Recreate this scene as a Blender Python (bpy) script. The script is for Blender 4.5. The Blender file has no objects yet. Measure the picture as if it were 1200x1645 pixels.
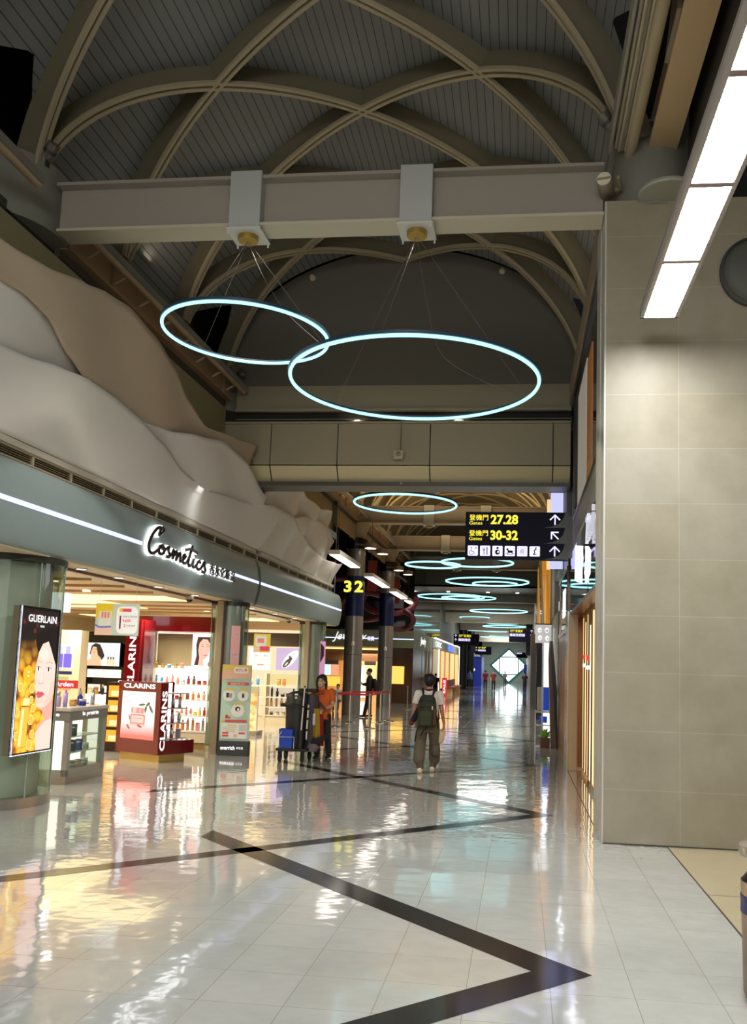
import bpy, math, random
from math import sin, cos, pi, sqrt, radians, atan2
from mathutils import Vector, Matrix

random.seed(7)
SC = bpy.context.scene
COL = SC.collection

# ------------------------------------------------------------------ camera
CAM_H = 1.75
PITCH, YAW, ROLL = 0.10936532, -0.11603575, 0.02933815
_f = Vector((sin(YAW) * cos(PITCH), cos(YAW) * cos(PITCH), sin(PITCH)))
_r = Vector((cos(YAW), -sin(YAW), 0))
_u = _r.cross(_f)
_r2 = cos(ROLL) * _r + sin(ROLL) * _u
_u2 = -sin(ROLL) * _r + cos(ROLL) * _u
cam_data = bpy.data.cameras.new('camera')
cam = bpy.data.objects.new('camera', cam_data)
COL.objects.link(cam)
cam.matrix_world = Matrix(((_r2.x, _u2.x, -_f.x, 0), (_r2.y, _u2.y, -_f.y, 0), (_r2.z, _u2.z, -_f.z, CAM_H), (0, 0, 0, 1)))
cam_data.sensor_fit = 'HORIZONTAL'
cam_data.sensor_width = 36
cam_data.lens = 36 * 1387.4 / 1200
cam_data.shift_x = -0.06375
cam_data.shift_y = 0.0813
cam_data.clip_start = 0.05
cam_data.clip_end = 400
SC.camera = cam

# ------------------------------------------------------------------ look
SC.view_settings.view_transform = 'Standard'
SC.view_settings.look = 'None'
SC.view_settings.exposure = 0.45
SC.view_settings.gamma = 1.0
SC.view_settings.use_curve_mapping = False
SC.cycles.max_bounces = 6
SC.cycles.diffuse_bounces = 3
SC.cycles.glossy_bounces = 3
SC.cycles.transmission_bounces = 6
SC.cycles.transparent_max_bounces = 10
SC.cycles.sample_clamp_indirect = 4.0
SC.cycles.caustics_reflective = False
SC.cycles.caustics_refractive = False

world = bpy.data.worlds.new('world')
SC.world = world
world.use_nodes = True
world.node_tree.nodes['Background'].inputs[0].default_value = (1.0, 0.965, 0.90, 1)
world.node_tree.nodes['Background'].inputs[1].default_value = 0.72


def lamp(name, kind, loc, power, color, size=0.3, size_y=None, target=None, spot=None, blend=0.6):
    d = bpy.data.lights.new(name, kind)
    d.energy = power * 2.2
    d.color = color
    if kind == 'AREA':
        d.shape = 'RECTANGLE' if size_y else 'SQUARE'
        d.size = size
        if size_y:
            d.size_y = size_y
    elif kind == 'SPOT':
        d.shadow_soft_size = size
        d.spot_size = radians(spot or 90)
        d.spot_blend = blend
    else:
        d.shadow_soft_size = size
    o = bpy.data.objects.new(name, d)
    COL.objects.link(o)
    o.location = loc
    if target is not None:
        o.rotation_euler = (Vector(target) - Vector(loc)).to_track_quat('-Z', 'Y').to_euler()
    return o


WARM = (1.0, 0.80, 0.55)
SHOPW = (1.0, 0.88, 0.70)
# shop interiors: recessed ceiling panels wash the shelves
for _x, _y in ((-7.3, 10.6), (-9.5, 10.6), (-7.2, 13.2), (-9.2, 13.4), (-6.9, 15.6), (-8.7, 16.0), (-10.5, 16.5), (-7.2, 18.6), (-9.0, 19.2), (-10.8, 19.4), (-7.0, 21.2), (-7.2, 23.2), (-8.6, 22.6), (-11.5, 13.0)):
    lamp('shop_downlight', 'SPOT', (_x, _y, 2.88), 105, SHOPW, 0.06, spot=150, blend=1.0, target=(_x, _y, 0))
lamp('shop_light', 'AREA', (-7.6, 41.0 + 4, 2.4), 200, WARM, 3.0, 3.0)
# added fill lamps behind and beside the camera; first one brightens the wave panels
lamp('hall_fill', 'AREA', (-1.2, -2.5, 6.6), 130, (0.97, 0.98, 1.0), 3.0, 2.0, target=(-5.4, 9.0, 4.2))
lamp('hall_fill', 'AREA', (6.0, 0.0, 6.5), 60, (1.0, 0.93, 0.82), 3.0, 3.0)
# down-lights in the saddle boxes of each cross beam
for _k in range(5):
    for _x in (-3.3, -1.27):
        lamp('beam_downlight', 'SPOT', (_x, 9.55 + 7 * _k, 6.66), 190 if _k == 0 else 230, (1.0, 0.95, 0.86), 0.08, spot=110, blend=0.8, target=(_x, 9.55 + 7 * _k, 0))
# added warm lamps between the far cross beams, aimed up for the vault glow
for _k in range(2, 5):
    lamp('vault_fill', 'AREA', (-2.4, 9.55 + 7 * _k - 3.5, 7.0), 150, (1.0, 0.66, 0.30), 3.5, 0.6, target=(-2.4, 9.55 + 7 * _k - 3.5, 12))
# added dim lamps by the side beams, standing in for bounce on the ribs
for _x, _tx in ((-5.3, -2.0), (0.7, -3.0)):
    for _y in (4.5, 12.6):
        lamp('vault_fill', 'AREA', (_x, _y, 7.3), 4, (1.0, 0.85, 0.62), 0.25, 3.0, target=(_tx, _y, 10.2))


# ------------------------------------------------------------------ materials
def lin(h):
    h = h.lstrip('#')
    out = []
    for i in (0, 2, 4):
        c = int(h[i:i + 2], 16) / 255
        out.append(c / 12.92 if c <= 0.04045 else ((c + 0.055) / 1.055) ** 2.4)
    return tuple(out)


_mats = {}


def M(name, col='808080', rough=0.5, metal=0.0, emit=None, es=1.0, spec=0.5, var=0.0, vscale=6.0, bump=0.0, bscale=40.0, trans=0.0, alpha=1.0, coat=0.0, ior=1.45):
    if name in _mats:
        return _mats[name]
    m = bpy.data.materials.new(name)
    m.use_nodes = True
    nt = m.node_tree
    b = nt.nodes['Principled BSDF']
    b.inputs['Base Color'].default_value = (*lin(col), 1)
    b.inputs['Roughness'].default_value = rough
    b.inputs['Metallic'].default_value = metal
    b.inputs['Specular IOR Level'].default_value = spec
    b.inputs['Coat Weight'].default_value = coat
    b.inputs['IOR'].default_value = ior
    if trans:
        b.inputs['Transmission Weight'].default_value = trans
    if alpha < 1:
        b.inputs['Alpha'].default_value = alpha
    if emit:
        b.inputs['Emission Color'].default_value = (*lin(emit), 1)
        b.inputs['Emission Strength'].default_value = es
    if var or bump:
        tc = nt.nodes.new('ShaderNodeTexCoord')
        nz = nt.nodes.new('ShaderNodeTexNoise')
        nz.inputs['Scale'].default_value = vscale
        nz.inputs['Detail'].default_value = 5
        nt.links.new(tc.outputs['Object'], nz.inputs['Vector'])
        if var:
            mx = nt.nodes.new('ShaderNodeMix')
            mx.data_type = 'RGBA'
            c = lin(col)
            mx.inputs['A'].default_value = (*[x * (1 - var) for x in c], 1)
            mx.inputs['B'].default_value = (*[min(1, x * (1 + var)) for x in c], 1)
            nt.links.new(nz.outputs['Fac'], mx.inputs['Factor'])
            nt.links.new(mx.outputs['Result'], b.inputs['Base Color'])
        if bump:
            n2 = nt.nodes.new('ShaderNodeTexNoise')
            n2.inputs['Scale'].default_value = bscale
            nt.links.new(tc.outputs['Object'], n2.inputs['Vector'])
            bp = nt.nodes.new('ShaderNodeBump')
            bp.inputs['Strength'].default_value = bump
            bp.inputs['Distance'].default_value = 0.01
            nt.links.new(n2.outputs['Fac'], bp.inputs['Height'])
            nt.links.new(bp.outputs['Normal'], b.inputs['Normal'])
    _mats[name] = m
    return m


def E(name, col=None, es=1.0):
    """a glowing surface"""
    if col is None:
        return _mats[name]
    return M(name, '050505', 0.4, emit=col, es=es)


def glass_mat(name, tint='cfe0d8', rough=0.02, mix=0.82):
    """thin architectural pane: clear view with fresnel reflection"""
    if name in _mats:
        return _mats[name]
    m = bpy.data.materials.new(name)
    m.use_nodes = True
    nt = m.node_tree
    nt.nodes.clear()
    out = nt.nodes.new('ShaderNodeOutputMaterial')
    tr = nt.nodes.new('ShaderNodeBsdfTransparent')
    tr.inputs[0].default_value = (*lin(tint), 1)
    gl = nt.nodes.new('ShaderNodeBsdfGlossy')
    gl.inputs['Roughness'].default_value = rough
    gl.inputs[0].default_value = (0.9, 1.0, 0.95, 1)
    fr = nt.nodes.new('ShaderNodeFresnel')
    fr.inputs[0].default_value = 1.5
    mth = nt.nodes.new('ShaderNodeMath')
    mth.operation = 'MULTIPLY_ADD'
    mth.inputs[1].default_value = mix
    mth.inputs[2].default_value = 0.03
    mth.use_clamp = True
    mx = nt.nodes.new('ShaderNodeMixShader')
    nt.links.new(fr.outputs[0], mth.inputs[0])
    nt.links.new(mth.outputs[0], mx.inputs[0])
    nt.links.new(tr.outputs[0], mx.inputs[1])
    nt.links.new(gl.outputs[0], mx.inputs[2])
    nt.links.new(mx.outputs[0], out.inputs[0])
    _mats[name] = m
    return m


# ------------------------------------------------------------------ mesh helper
class MB:
    def __init__(s):
        s.v, s.f = [], []

    def add(s, vs, fs, mat=None):
        n = len(s.v)
        for p in vs:
            p = Vector(p)
            if mat is not None:
                p = mat @ p
            s.v.append((p.x, p.y, p.z))
        for f in fs:
            s.f.append(tuple(n + i for i in f))
        return s

    def box(s, x0, x1, y0, y1, z0, z1, mat=None):
        vs = [(x0, y0, z0), (x1, y0, z0), (x1, y1, z0), (x0, y1, z0), (x0, y0, z1), (x1, y0, z1), (x1, y1, z1), (x0, y1, z1)]
        return s.add(vs, [(0, 3, 2, 1), (4, 5, 6, 7), (0, 1, 5, 4), (1, 2, 6, 5), (2, 3, 7, 6), (3, 0, 4, 7)], mat)

    def cyl(s, p0, p1, r0, r1=None, n=16, cap=True):
        if r1 is None:
            r1 = r0
        p0, p1 = Vector(p0), Vector(p1)
        d = (p1 - p0).normalized()
        a = Vector((0, 0, 1)) if abs(d.z) < 0.9 else Vector((1, 0, 0))
        u = d.cross(a).normalized()
        w = d.cross(u)
        vs = []
        for p, r in ((p0, r0), (p1, r1)):
            for i in range(n):
                t = 2 * pi * i / n
                vs.append(p + u * (r * cos(t)) + w * (r * sin(t)))
        fs = [(i, (i + 1) % n, n + (i + 1) % n, n + i) for i in range(n)]
        if cap:
            fs += [tuple(range(n - 1, -1, -1)), tuple(range(n, 2 * n))]
        return s.add(vs, fs)

    def lathe(s, prof, n=20, c=(0, 0, 0), cap=True, sx=1, sy=1):
        vs = []
        for r, z in prof:
            for i in range(n):
                t = 2 * pi * i / n
                vs.append((c[0] + r * cos(t) * sx, c[1] + r * sin(t) * sy, c[2] + z))
        fs = []
        for k in range(len(prof) - 1):
            for i in range(n):
                j = (i + 1) % n
                fs.append((k * n + i, k * n + j, (k + 1) * n + j, (k + 1) * n + i))
        if cap:
            fs += [tuple(range(n - 1, -1, -1)), tuple(range((len(prof) - 1) * n, len(prof) * n))]
        return s.add(vs, fs)

    def tube(s, pts, r, n=8, closed=False, cap=True):
        pts = [Vector(p) for p in pts]
        N = len(pts)
        rs = r if isinstance(r, (list, tuple)) else [r] * N
        vs = []
        up = None
        for i, p in enumerate(pts):
            if closed:
                d = pts[(i + 1) % N] - pts[i - 1]
            else:
                d = pts[min(i + 1, N - 1)] - pts[max(i - 1, 0)]
            d = d.normalized() if d.length > 1e-9 else Vector((0, 0, 1))
            if up is None:
                a = Vector((0, 0, 1)) if abs(d.z) < 0.9 else Vector((1, 0, 0))
                up = a
            u = d.cross(up)
            if u.length < 1e-6:
                u = d.cross(Vector((1, 0.3, 0.1)))
            u.normalize()
            w = u.cross(d).normalized()
            up = w
            for k in range(n):
                t = 2 * pi * k / n
                vs.append(p + u * (rs[i] * cos(t)) + w * (rs[i] * sin(t)))
        fs = []
        for i in range(N if closed else N - 1):
            a, b = i * n, ((i + 1) % N) * n
            for k in range(n):
                j = (k + 1) % n
                fs.append((a + k, a + j, b + j, b + k))
        if cap and not closed:
            fs += [tuple(range(n - 1, -1, -1)), tuple(range((N - 1) * n, N * n))]
        return s.add(vs, fs)

    def prism(s, pts, o, u, v, n, d):
        """2D outline pts in plane (o,u,v) given thickness d along n"""
        o, u, v, n = Vector(o), Vector(u), Vector(v), Vector(n)
        N = len(pts)
        vs = [o + u * a + v * b for a, b in pts] + [o + u * a + v * b + n * d for a, b in pts]
        fs = [tuple(range(N - 1, -1, -1)), tuple(range(N, 2 * N))]
        fs += [(i, (i + 1) % N, N + (i + 1) % N, N + i) for i in range(N)]
        return s.add(vs, fs)

    def grid(s, P, nu, nv):
        vs = [P(i / (nu - 1), j / (nv - 1)) for i in range(nu) for j in range(nv)]
        fs = [(i * nv + j, (i + 1) * nv + j, (i + 1) * nv + j + 1, i * nv + j + 1) for i in range(nu - 1) for j in range(nv - 1)]
        return s.add(vs, fs)

    def ball(s, c, r, n=12, sc=(1, 1, 1)):
        vs, fs = [], []
        m = max(6, n // 2 + 2)
        for j in range(1, m):
            ph = pi * j / m
            for i in range(n):
                t = 2 * pi * i / n
                vs.append((c[0] + r * sc[0] * sin(ph) * cos(t), c[1] + r * sc[1] * sin(ph) * sin(t), c[2] + r * sc[2] * cos(ph)))
        top = len(vs)
        vs.append((c[0], c[1], c[2] + r * sc[2]))
        vs.append((c[0], c[1], c[2] - r * sc[2]))
        for j in range(m - 2):
            for i in range(n):
                k = (i + 1) % n
                fs.append((j * n + i, (j + 1) * n + i, (j + 1) * n + k, j * n + k))
        for i in range(n):
            k = (i + 1) % n
            fs.append((top, i, k))
            fs.append((top + 1, (m - 2) * n + k, (m - 2) * n + i))
        return s.add(vs, fs)

    def cap(s, p0, p1, r0, r1=None, n=12):
        r1 = r0 if r1 is None else r1
        s.cyl(p0, p1, r0, r1, n)
        s.ball(p0, r0, n)
        s.ball(p1, r1, n)
        return s

    def mesh(s, name):
        me = bpy.data.meshes.new(name)
        me.from_pydata(s.v, [], s.f)
        me.update()
        return me

    def build(s, name, mat, parent=None, smooth=False, loc=None, rot=None, bevel=0, solid=0, angle=None):
        me = s.mesh(name)
        me.materials.append(mat)
        if smooth:
            me.polygons.foreach_set('use_smooth', [True] * len(me.polygons))
            me.set_sharp_from_angle(angle=radians(angle or 40))
        o = bpy.data.objects.new(name, me)
        COL.objects.link(o)
        if parent is not None:
            o.parent = parent
        if loc is not None:
            o.location = loc
        if rot is not None:
            o.rotation_euler = rot
        if solid:
            sm = o.modifiers.new('solid', 'SOLIDIFY')
            sm.thickness = solid
            sm.offset = 0
        if bevel:
            bm = o.modifiers.new('bevel', 'BEVEL')
            bm.width = bevel
            bm.segments = 2
            bm.limit_method = 'ANGLE'
        return o

    def voxel(s, name, mat, parent=None, size=0.01, it=4):
        """fuse the shapes into one continuous smooth surface"""
        me = s.mesh(name + '_src')
        o = bpy.data.objects.new(name + '_src', me)
        COL.objects.link(o)
        rm = o.modifiers.new('r', 'REMESH')
        rm.mode = 'VOXEL'
        rm.voxel_size = size
        sm = o.modifiers.new('s', 'SMOOTH')
        sm.iterations = it
        sm.factor = 0.6
        dg = bpy.context.evaluated_depsgraph_get()
        me2 = bpy.data.meshes.new_from_object(o.evaluated_get(dg))
        bpy.data.objects.remove(o)
        bpy.data.meshes.remove(me)
        me2.name = name
        me2.materials.clear()
        me2.materials.append(mat)
        me2.polygons.foreach_set('use_smooth', [True] * len(me2.polygons))
        o2 = bpy.data.objects.new(name, me2)
        COL.objects.link(o2)
        if parent is not None:
            o2.parent = parent
        return o2


def thing(name, label, cat, loc=(0, 0, 0), rotz=0.0, group=None):
    o = bpy.data.objects.new(name, None)
    o.empty_display_size = 0.1
    COL.objects.link(o)
    o.location = loc
    o.rotation_euler = (0, 0, rotz)
    return tag(o, label, cat, group)


def tag(o, label, cat, group=None):
    o['label'] = label
    o['category'] = cat
    if group:
        o['group'] = group
    return o


def struct(o, label=None, cat=None):
    o['kind'] = 'structure'
    if label:
        o['label'] = label
    if cat:
        o['category'] = cat
    return o


def copy_tree(o, loc=None, rotz=None, label=None, group=None, parent=None):
    c = o.copy()
    COL.objects.link(c)
    if parent is not None:
        c.parent = parent
    if loc is not None:
        c.location = loc
    if rotz is not None:
        c.rotation_euler = (0, 0, rotz)
    if label:
        c['label'] = label
    if group:
        c['group'] = group
    for ch in list(o.children):
        copy_tree(ch, parent=c)
    return c


_txt = {}


def text_geo(s, bold=0.0, shear=0.0, spacing=1.0):
    k = (s, bold, shear, spacing)
    if k in _txt:
        return _txt[k]
    cu = bpy.data.curves.new('t', 'FONT')
    cu.body = s
    cu.size = 1.0
    cu.offset = bold
    cu.shear = shear
    cu.space_character = spacing
    cu.resolution_u = 3
    cu.fill_mode = 'FRONT'
    o = bpy.data.objects.new('t', cu)
    COL.objects.link(o)
    dg = bpy.context.evaluated_depsgraph_get()
    me = bpy.data.meshes.new_from_object(o.evaluated_get(dg))
    vs = [v.co.copy() for v in me.vertices]
    fs = [tuple(p.vertices) for p in me.polygons]
    bpy.data.objects.remove(o)
    bpy.data.curves.remove(cu)
    bpy.data.meshes.remove(me)
    if vs:
        x0 = min(v.x for v in vs)
        x1 = max(v.x for v in vs)
        y0 = min(v.y for v in vs)
        y1 = max(v.y for v in vs)
    else:
        x0 = x1 = y0 = y1 = 0
    _txt[k] = (vs, fs, x0, x1, y0, y1)
    return _txt[k]


class Face:
    """a plane (origin at lower left, u right, v up) to draw flat artwork on"""
    def __init__(s, o, u, v, parent=None, step=0.002):
        s.o, s.u, s.v = Vector(o), Vector(u).normalized(), Vector(v).normalized()
        s.n = s.u.cross(s.v)
        s.parent = parent
        s.step = step
        s.L = {}
        s.c = 0

    def _mb(s, name, mat, layer):
        k = (name, mat.name, layer)
        if k not in s.L:
            s.L[k] = (MB(), mat)
        return s.L[k][0]

    def P(s, a, b, layer=0):
        return s.o + s.u * a + s.v * b + s.n * (s.step * layer)

    def poly(s, name, mat, pts, layer=1):
        s.c += 1
        mb = s._mb(name, mat, layer + s.c * 1e-5)
        n = len(pts)
        mb.add([s.P(a, b, layer) for a, b in pts], [tuple(range(n))])
        return s

    def rect(s, name, mat, x0, y0, x1, y1, layer=1):
        return s.poly(name, mat, [(x0, y0), (x1, y0), (x1, y1), (x0, y1)], layer)

    def rrect(s, name, mat, x0, y0, x1, y1, r, layer=1):
        pts = []
        for cx, cy, a0 in ((x1 - r, y0 + r, -90), (x1 - r, y1 - r, 0), (x0 + r, y1 - r, 90), (x0 + r, y0 + r, 180)):
            for k in range(5):
                a = radians(a0 + 22.5 * k)
                pts.append((cx + r * cos(a), cy + r * sin(a)))
        return s.poly(name, mat, pts, layer)

    def disc(s, name, mat, cx, cy, rx, ry=None, layer=1, rot=0, n=20):
        ry = rx if ry is None else ry
        pts = []
        for i in range(n):
            t = 2 * pi * i / n
            a, b = rx * cos(t), ry * sin(t)
            pts.append((cx + a * cos(rot) - b * sin(rot), cy + a * sin(rot) + b * cos(rot)))
        return s.poly(name, mat, pts, layer)

    def stroke(s, name, mat, pts, w, layer=1, closed=False):
        mb = s._mb(name, mat, layer)
        P = [Vector((a, b)) for a, b in pts]
        if closed:
            P.append(P[0])
        for i in range(len(P) - 1):
            d = P[i + 1] - P[i]
            if d.length < 1e-9:
                continue
            nn = Vector((-d.y, d.x)).normalized() * (w / 2)
            e = d.normalized() * (w / 4)
            q = [P[i] - nn - e, P[i + 1] - nn + e, P[i + 1] + nn + e, P[i] + nn - e]
            mb.add([s.P(a.x, a.y, layer + 0.02 * (i % 5)) for a in q], [(0, 1, 2, 3)])
        return s

    def text(s, name, mat, body, x, y, h=None, w=None, layer=2, bold=0.0, shear=0.0, align='L', rot=0.0, ext=0.0, spacing=1.0, capref=None):
        vs, fs, x0, x1, y0, y1 = text_geo(body, bold, shear, spacing)
        if not vs:
            return s
        gw, gh = x1 - x0, y1 - y0
        sy = (h / gh) if h else None
        sx = (w / gw) if w else None
        if sy is None:
            sy = sx
        if sx is None:
            sx = sy
        W = gw * sx
        ox = {'L': 0, 'C': -W / 2, 'R': -W}[align]
        mb = s._mb(name, mat, layer)
        P = []
        for q in vs:
            a = (q.x - x0) * sx + ox
            b = (q.y - y0) * sy
            a, b = a * cos(rot) - b * sin(rot), a * sin(rot) + b * cos(rot)
            P.append(s.P(x + a, y + b, layer))
        if ext:
            nn = s.n * ext
            N = len(P)
            edges = {}
            for f in fs:
                for i in range(len(f)):
                    e = (f[i], f[(i + 1) % len(f)])
                    edges[e] = 1
            side = [(a, b, b + N, a + N) for (a, b) in edges if (b, a) not in edges]
            mb.add(P + [p + nn for p in P], [tuple(reversed(f)) for f in fs] + [tuple(i + N for i in f) for f in fs] + side)
        else:
            mb.add(P, fs)
        return s

    def done(s, suffix=None):
        out = []
        for (name, mn, layer), (mb, mat) in s.L.items():
            out.append(mb.build(name, mat, s.parent))
        s.L = {}
        return out


def smoothline(pts, k=6):
    """Catmull-Rom through the points"""
    out = []
    n = len(pts)
    for i in range(n - 1):
        p0 = pts[max(i - 1, 0)]
        p1, p2 = pts[i], pts[i + 1]
        p3 = pts[min(i + 2, n - 1)]
        for j in range(k):
            t = j / k
            out.append(tuple(0.5 * ((2 * b) + (-a + c) * t + (2 * a - 5 * b + 4 * c - d) * t * t + (-a + 3 * b - 3 * c + d) * t ** 3) for a, b, c, d in zip(p0, p1, p2, p3)))
    out.append(tuple(pts[-1]))
    return out


def interp(tab, x):
    if x <= tab[0][0]:
        return tab[0][1]
    for (a, b), (c, d) in zip(tab, tab[1:]):
        if x <= c:
            t = (x - a) / (c - a)
            t = t * t * (3 - 2 * t) * 0.5 + t * 0.5
            return b + (d - b) * t
    return tab[-1][1]

# ================================================================== SETTING
XW = 0.87          # right wall of the concourse
COLY = [9.6 + 7 * k for k in range(-1, 6)]


def floor_mat():
    m = bpy.data.materials.new('polished_floor_tiles')
    m.use_nodes = True
    nt = m.node_tree
    b = nt.nodes['Principled BSDF']
    tc = nt.nodes.new('ShaderNodeTexCoord')
    mp = nt.nodes.new('ShaderNodeMapping')
    mp.inputs['Location'].default_value = (-0.195, -5.01 + 0.46 * 40, 0)
    nt.links.new(tc.outputs['Object'], mp.inputs['Vector'])
    br = nt.nodes.new('ShaderNodeTexBrick')
    br.offset = 0
    br.inputs['Scale'].default_value = 1
    br.inputs['Brick Width'].default_value = 0.458
    br.inputs['Row Height'].default_value = 0.46
    br.inputs['Mortar Size'].default_value = 0.0024
    br.inputs['Mortar Smooth'].default_value = 0.3
    br.inputs['Color1'].default_value = (*lin('bfc0ba'), 1)
    br.inputs['Color2'].default_value = (*lin('babbb4'), 1)
    br.inputs['Mortar'].default_value = (*lin('98968e'), 1)
    nt.links.new(mp.outputs[0], br.inputs['Vector'])
    nz = nt.nodes.new('ShaderNodeTexNoise')
    nz.inputs['Scale'].default_value = 5
    nz.inputs['Detail'].default_value = 6
    nt.links.new(tc.outputs['Object'], nz.inputs['Vector'])
    mx = nt.nodes.new('ShaderNodeMix')
    mx.data_type = 'RGBA'
    mx.blend_type = 'MULTIPLY'
    mx.inputs['Factor'].default_value = 0.25
    cr = nt.nodes.new('ShaderNodeValToRGB')
    cr.color_ramp.elements[0].position = 0.3
    cr.color_ramp.elements[0].color = (0.75, 0.75, 0.73, 1)
    cr.color_ramp.elements[1].position = 0.6
    nt.links.new(nz.outputs['Fac'], cr.inputs[0])
    nt.links.new(br.outputs['Color'], mx.inputs['A'])
    nt.links.new(cr.outputs[0], mx.inputs['B'])
    nt.links.new(mx.outputs['Result'], b.inputs['Base Color'])
    b.inputs['Roughness'].default_value = 0.075
    b.inputs['Specular IOR Level'].default_value = 1.0
    b.inputs['IOR'].default_value = 1.55
    b.inputs['Coat Weight'].default_value = 0.85
    b.inputs['Coat Roughness'].default_value = 0.05
    # waxed surface: long soft ripples with small ones over them
    add = nt.nodes.new('ShaderNodeMath')
    add.operation = 'ADD'
    last = None
    for i, (sc_, amp) in enumerate(((1.6, 1.0), (7.0, 0.33), (26.0, 0.035))):
        n = nt.nodes.new('ShaderNodeTexNoise')
        n.inputs['Scale'].default_value = sc_
        n.inputs['Detail'].default_value = 1
        nt.links.new(tc.outputs['Object'], n.inputs['Vector'])
        mu = nt.nodes.new('ShaderNodeMath')
        mu.operation = 'MULTIPLY'
        mu.inputs[1].default_value = amp
        nt.links.new(n.outputs['Fac'], mu.inputs[0])
        if last is None:
            last = mu
        else:
            ad = nt.nodes.new('ShaderNodeMath')
            ad.operation = 'ADD'
            nt.links.new(last.outputs[0], ad.inputs[0])
            nt.links.new(mu.outputs[0], ad.inputs[1])
            last = ad
    # joints sit slightly lower
    ad = nt.nodes.new('ShaderNodeMath')
    ad.operation = 'MULTIPLY_ADD'
    ad.inputs[1].default_value = -0.12
    nt.links.new(br.outputs['Fac'], ad.inputs[0])
    nt.links.new(last.outputs[0], ad.inputs[2])
    bp = nt.nodes.new('ShaderNodeBump')
    bp.inputs['Strength'].default_value = 0.42
    bp.inputs['Distance'].default_value = 0.012
    nt.links.new(ad.outputs[0], bp.inputs['Height'])
    nt.links.new(bp.outputs['Normal'], b.inputs['Normal'])
    nt.links.new(bp.outputs['Normal'], b.inputs['Coat Normal'])
    return m


FLOOR = floor_mat()
fl = MB()
fl.add([(-14, -6, 0), (1.53, -6, 0), (1.53, 9.5, 0), (-14, 9.5, 0), (1.3, 9.5, 0), (1.3, 123, 0), (-14, 123, 0)], [(0, 1, 2, 3), (3, 4, 5, 6)])
floor = struct(fl.build('floor', FLOOR))
floor['label'] = 'polished white tiled floor running down the concourse'
# black zigzag bands laid in the floor
inl = MB()


def band(x0, y0, x1, y1, w=0.235, z=0.0015, e0=0.0, e1=0.0):
    d = Vector((x1 - x0, y1 - y0, 0)).normalized()
    n = Vector((-d.y, d.x, 0)) * w / 2
    a = Vector((x0, y0, z)) - d * e0
    b = Vector((x1, y1, z)) + d * e1
    inl.add([a - n, b - n, b + n, a + n], [(0, 1, 2, 3)])


def chevron(xt, yt, xa, ya, xb, yb, w=0.25):
    """band with a pointed tip on the right; arms run to (xa,ya) far side and (xb,yb) near side"""
    h = w * sqrt(2)
    z = 0.0015
    inl.add([(xt, yt, z), (xt - h, yt, z), (xa, ya - h, z), (xa, ya, z)], [(0, 1, 2, 3)] if False else [(3, 2, 1, 0)])
    inl.add([(xt, yt, z), (xb, yb, z), (xb, yb + h, z), (xt - h, yt, z)], [(3, 2, 1, 0)])


for k in range(0, 9):
    yt = 5.33 + 5.61 * k
    if k == 0:
        chevron(0.45, yt, -3.15, yt + 3.62, -4.95, yt - 5.4)
    else:
        chevron(0.45, yt, -4.3 if k == 1 else -4.9, yt + (4.75 if k == 1 else 5.35), -4.9, yt - 5.35, w=0.20)
inl.build('inlay_band', M('black_granite_band', '1b1c20', 0.12, spec=0.6), floor)

side = MB()
side.box(1.53, 9, -6, 9.4, -0.05, 0.001)
sm = M('beige_travertine_floor', 'a89b7c', 0.35, var=0.12, vscale=3)
o = struct(side.build('floor', sm))
o['label'] = 'beige stone floor of the side hall on the right'
jb = MB()
jb.box(1.522, 1.535, -6, 9.33, 0.0, 0.003)
jb.box(1.535, 6, 7.4, 7.406, 0.0, 0.002)
jb.box(0.872, 0.882, 9.3, 17.2, 0, 0.003)
jb.build('expansion_joint', M('joint_dark', '3a352c', 0.6), o)

# ---------------------------------------------------------------- right stone-clad wall
tile_w = bpy.data.materials.new('stone_wall_cladding')
tile_w.use_nodes = True
nt = tile_w.node_tree
b = nt.nodes['Principled BSDF']
tc = nt.nodes.new('ShaderNodeTexCoord')
sp = nt.nodes.new('ShaderNodeSeparateXYZ')
cb = nt.nodes.new('ShaderNodeCombineXYZ')
nt.links.new(tc.outputs['Object'], sp.inputs[0])
nt.links.new(sp.outputs['X'], cb.inputs['X'])
nt.links.new(sp.outputs['Z'], cb.inputs['Y'])
mp = nt.nodes.new('ShaderNodeMapping')
mp.inputs['Location'].default_value = (-1.66 + 0.85 * 5, -0.55 + 0.60 * 3, 0)
nt.links.new(cb.outputs[0], mp.inputs['Vector'])
br = nt.nodes.new('ShaderNodeTexBrick')
br.offset = 0
br.inputs['Scale'].default_value = 1
br.inputs['Brick Width'].default_value = 0.85
br.inputs['Row Height'].default_value = 0.602
br.inputs['Mortar Size'].default_value = 0.003
br.inputs['Color1'].default_value = (*lin('928a76'), 1)
br.inputs['Color2'].default_value = (*lin('8f866e'), 1)
br.inputs['Mortar'].default_value = (*lin('a69e8b'), 1)
nt.links.new(mp.outputs[0], br.inputs['Vector'])
nz = nt.nodes.new('ShaderNodeTexNoise')
nz.inputs['Scale'].default_value = 2.6
nz.inputs['Detail'].default_value = 7
nz.inputs['Roughness'].default_value = 0.6
nt.links.new(tc.outputs['Object'], nz.inputs['Vector'])
cr = nt.nodes.new('ShaderNodeValToRGB')
cr.color_ramp.elements[0].position = 0.32
cr.color_ramp.elements[0].color = (0.72, 0.70, 0.64, 1)
cr.color_ramp.elements[1].position = 0.62
nt.links.new(nz.outputs['Fac'], cr.inputs[0])
mx = nt.nodes.new('ShaderNodeMix')
mx.data_type = 'RGBA'
mx.blend_type = 'MULTIPLY'
mx.inputs['Factor'].default_value = 0.55
nt.links.new(br.outputs['Color'], mx.inputs['A'])
nt.links.new(cr.outputs[0], mx.inputs['B'])
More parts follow.
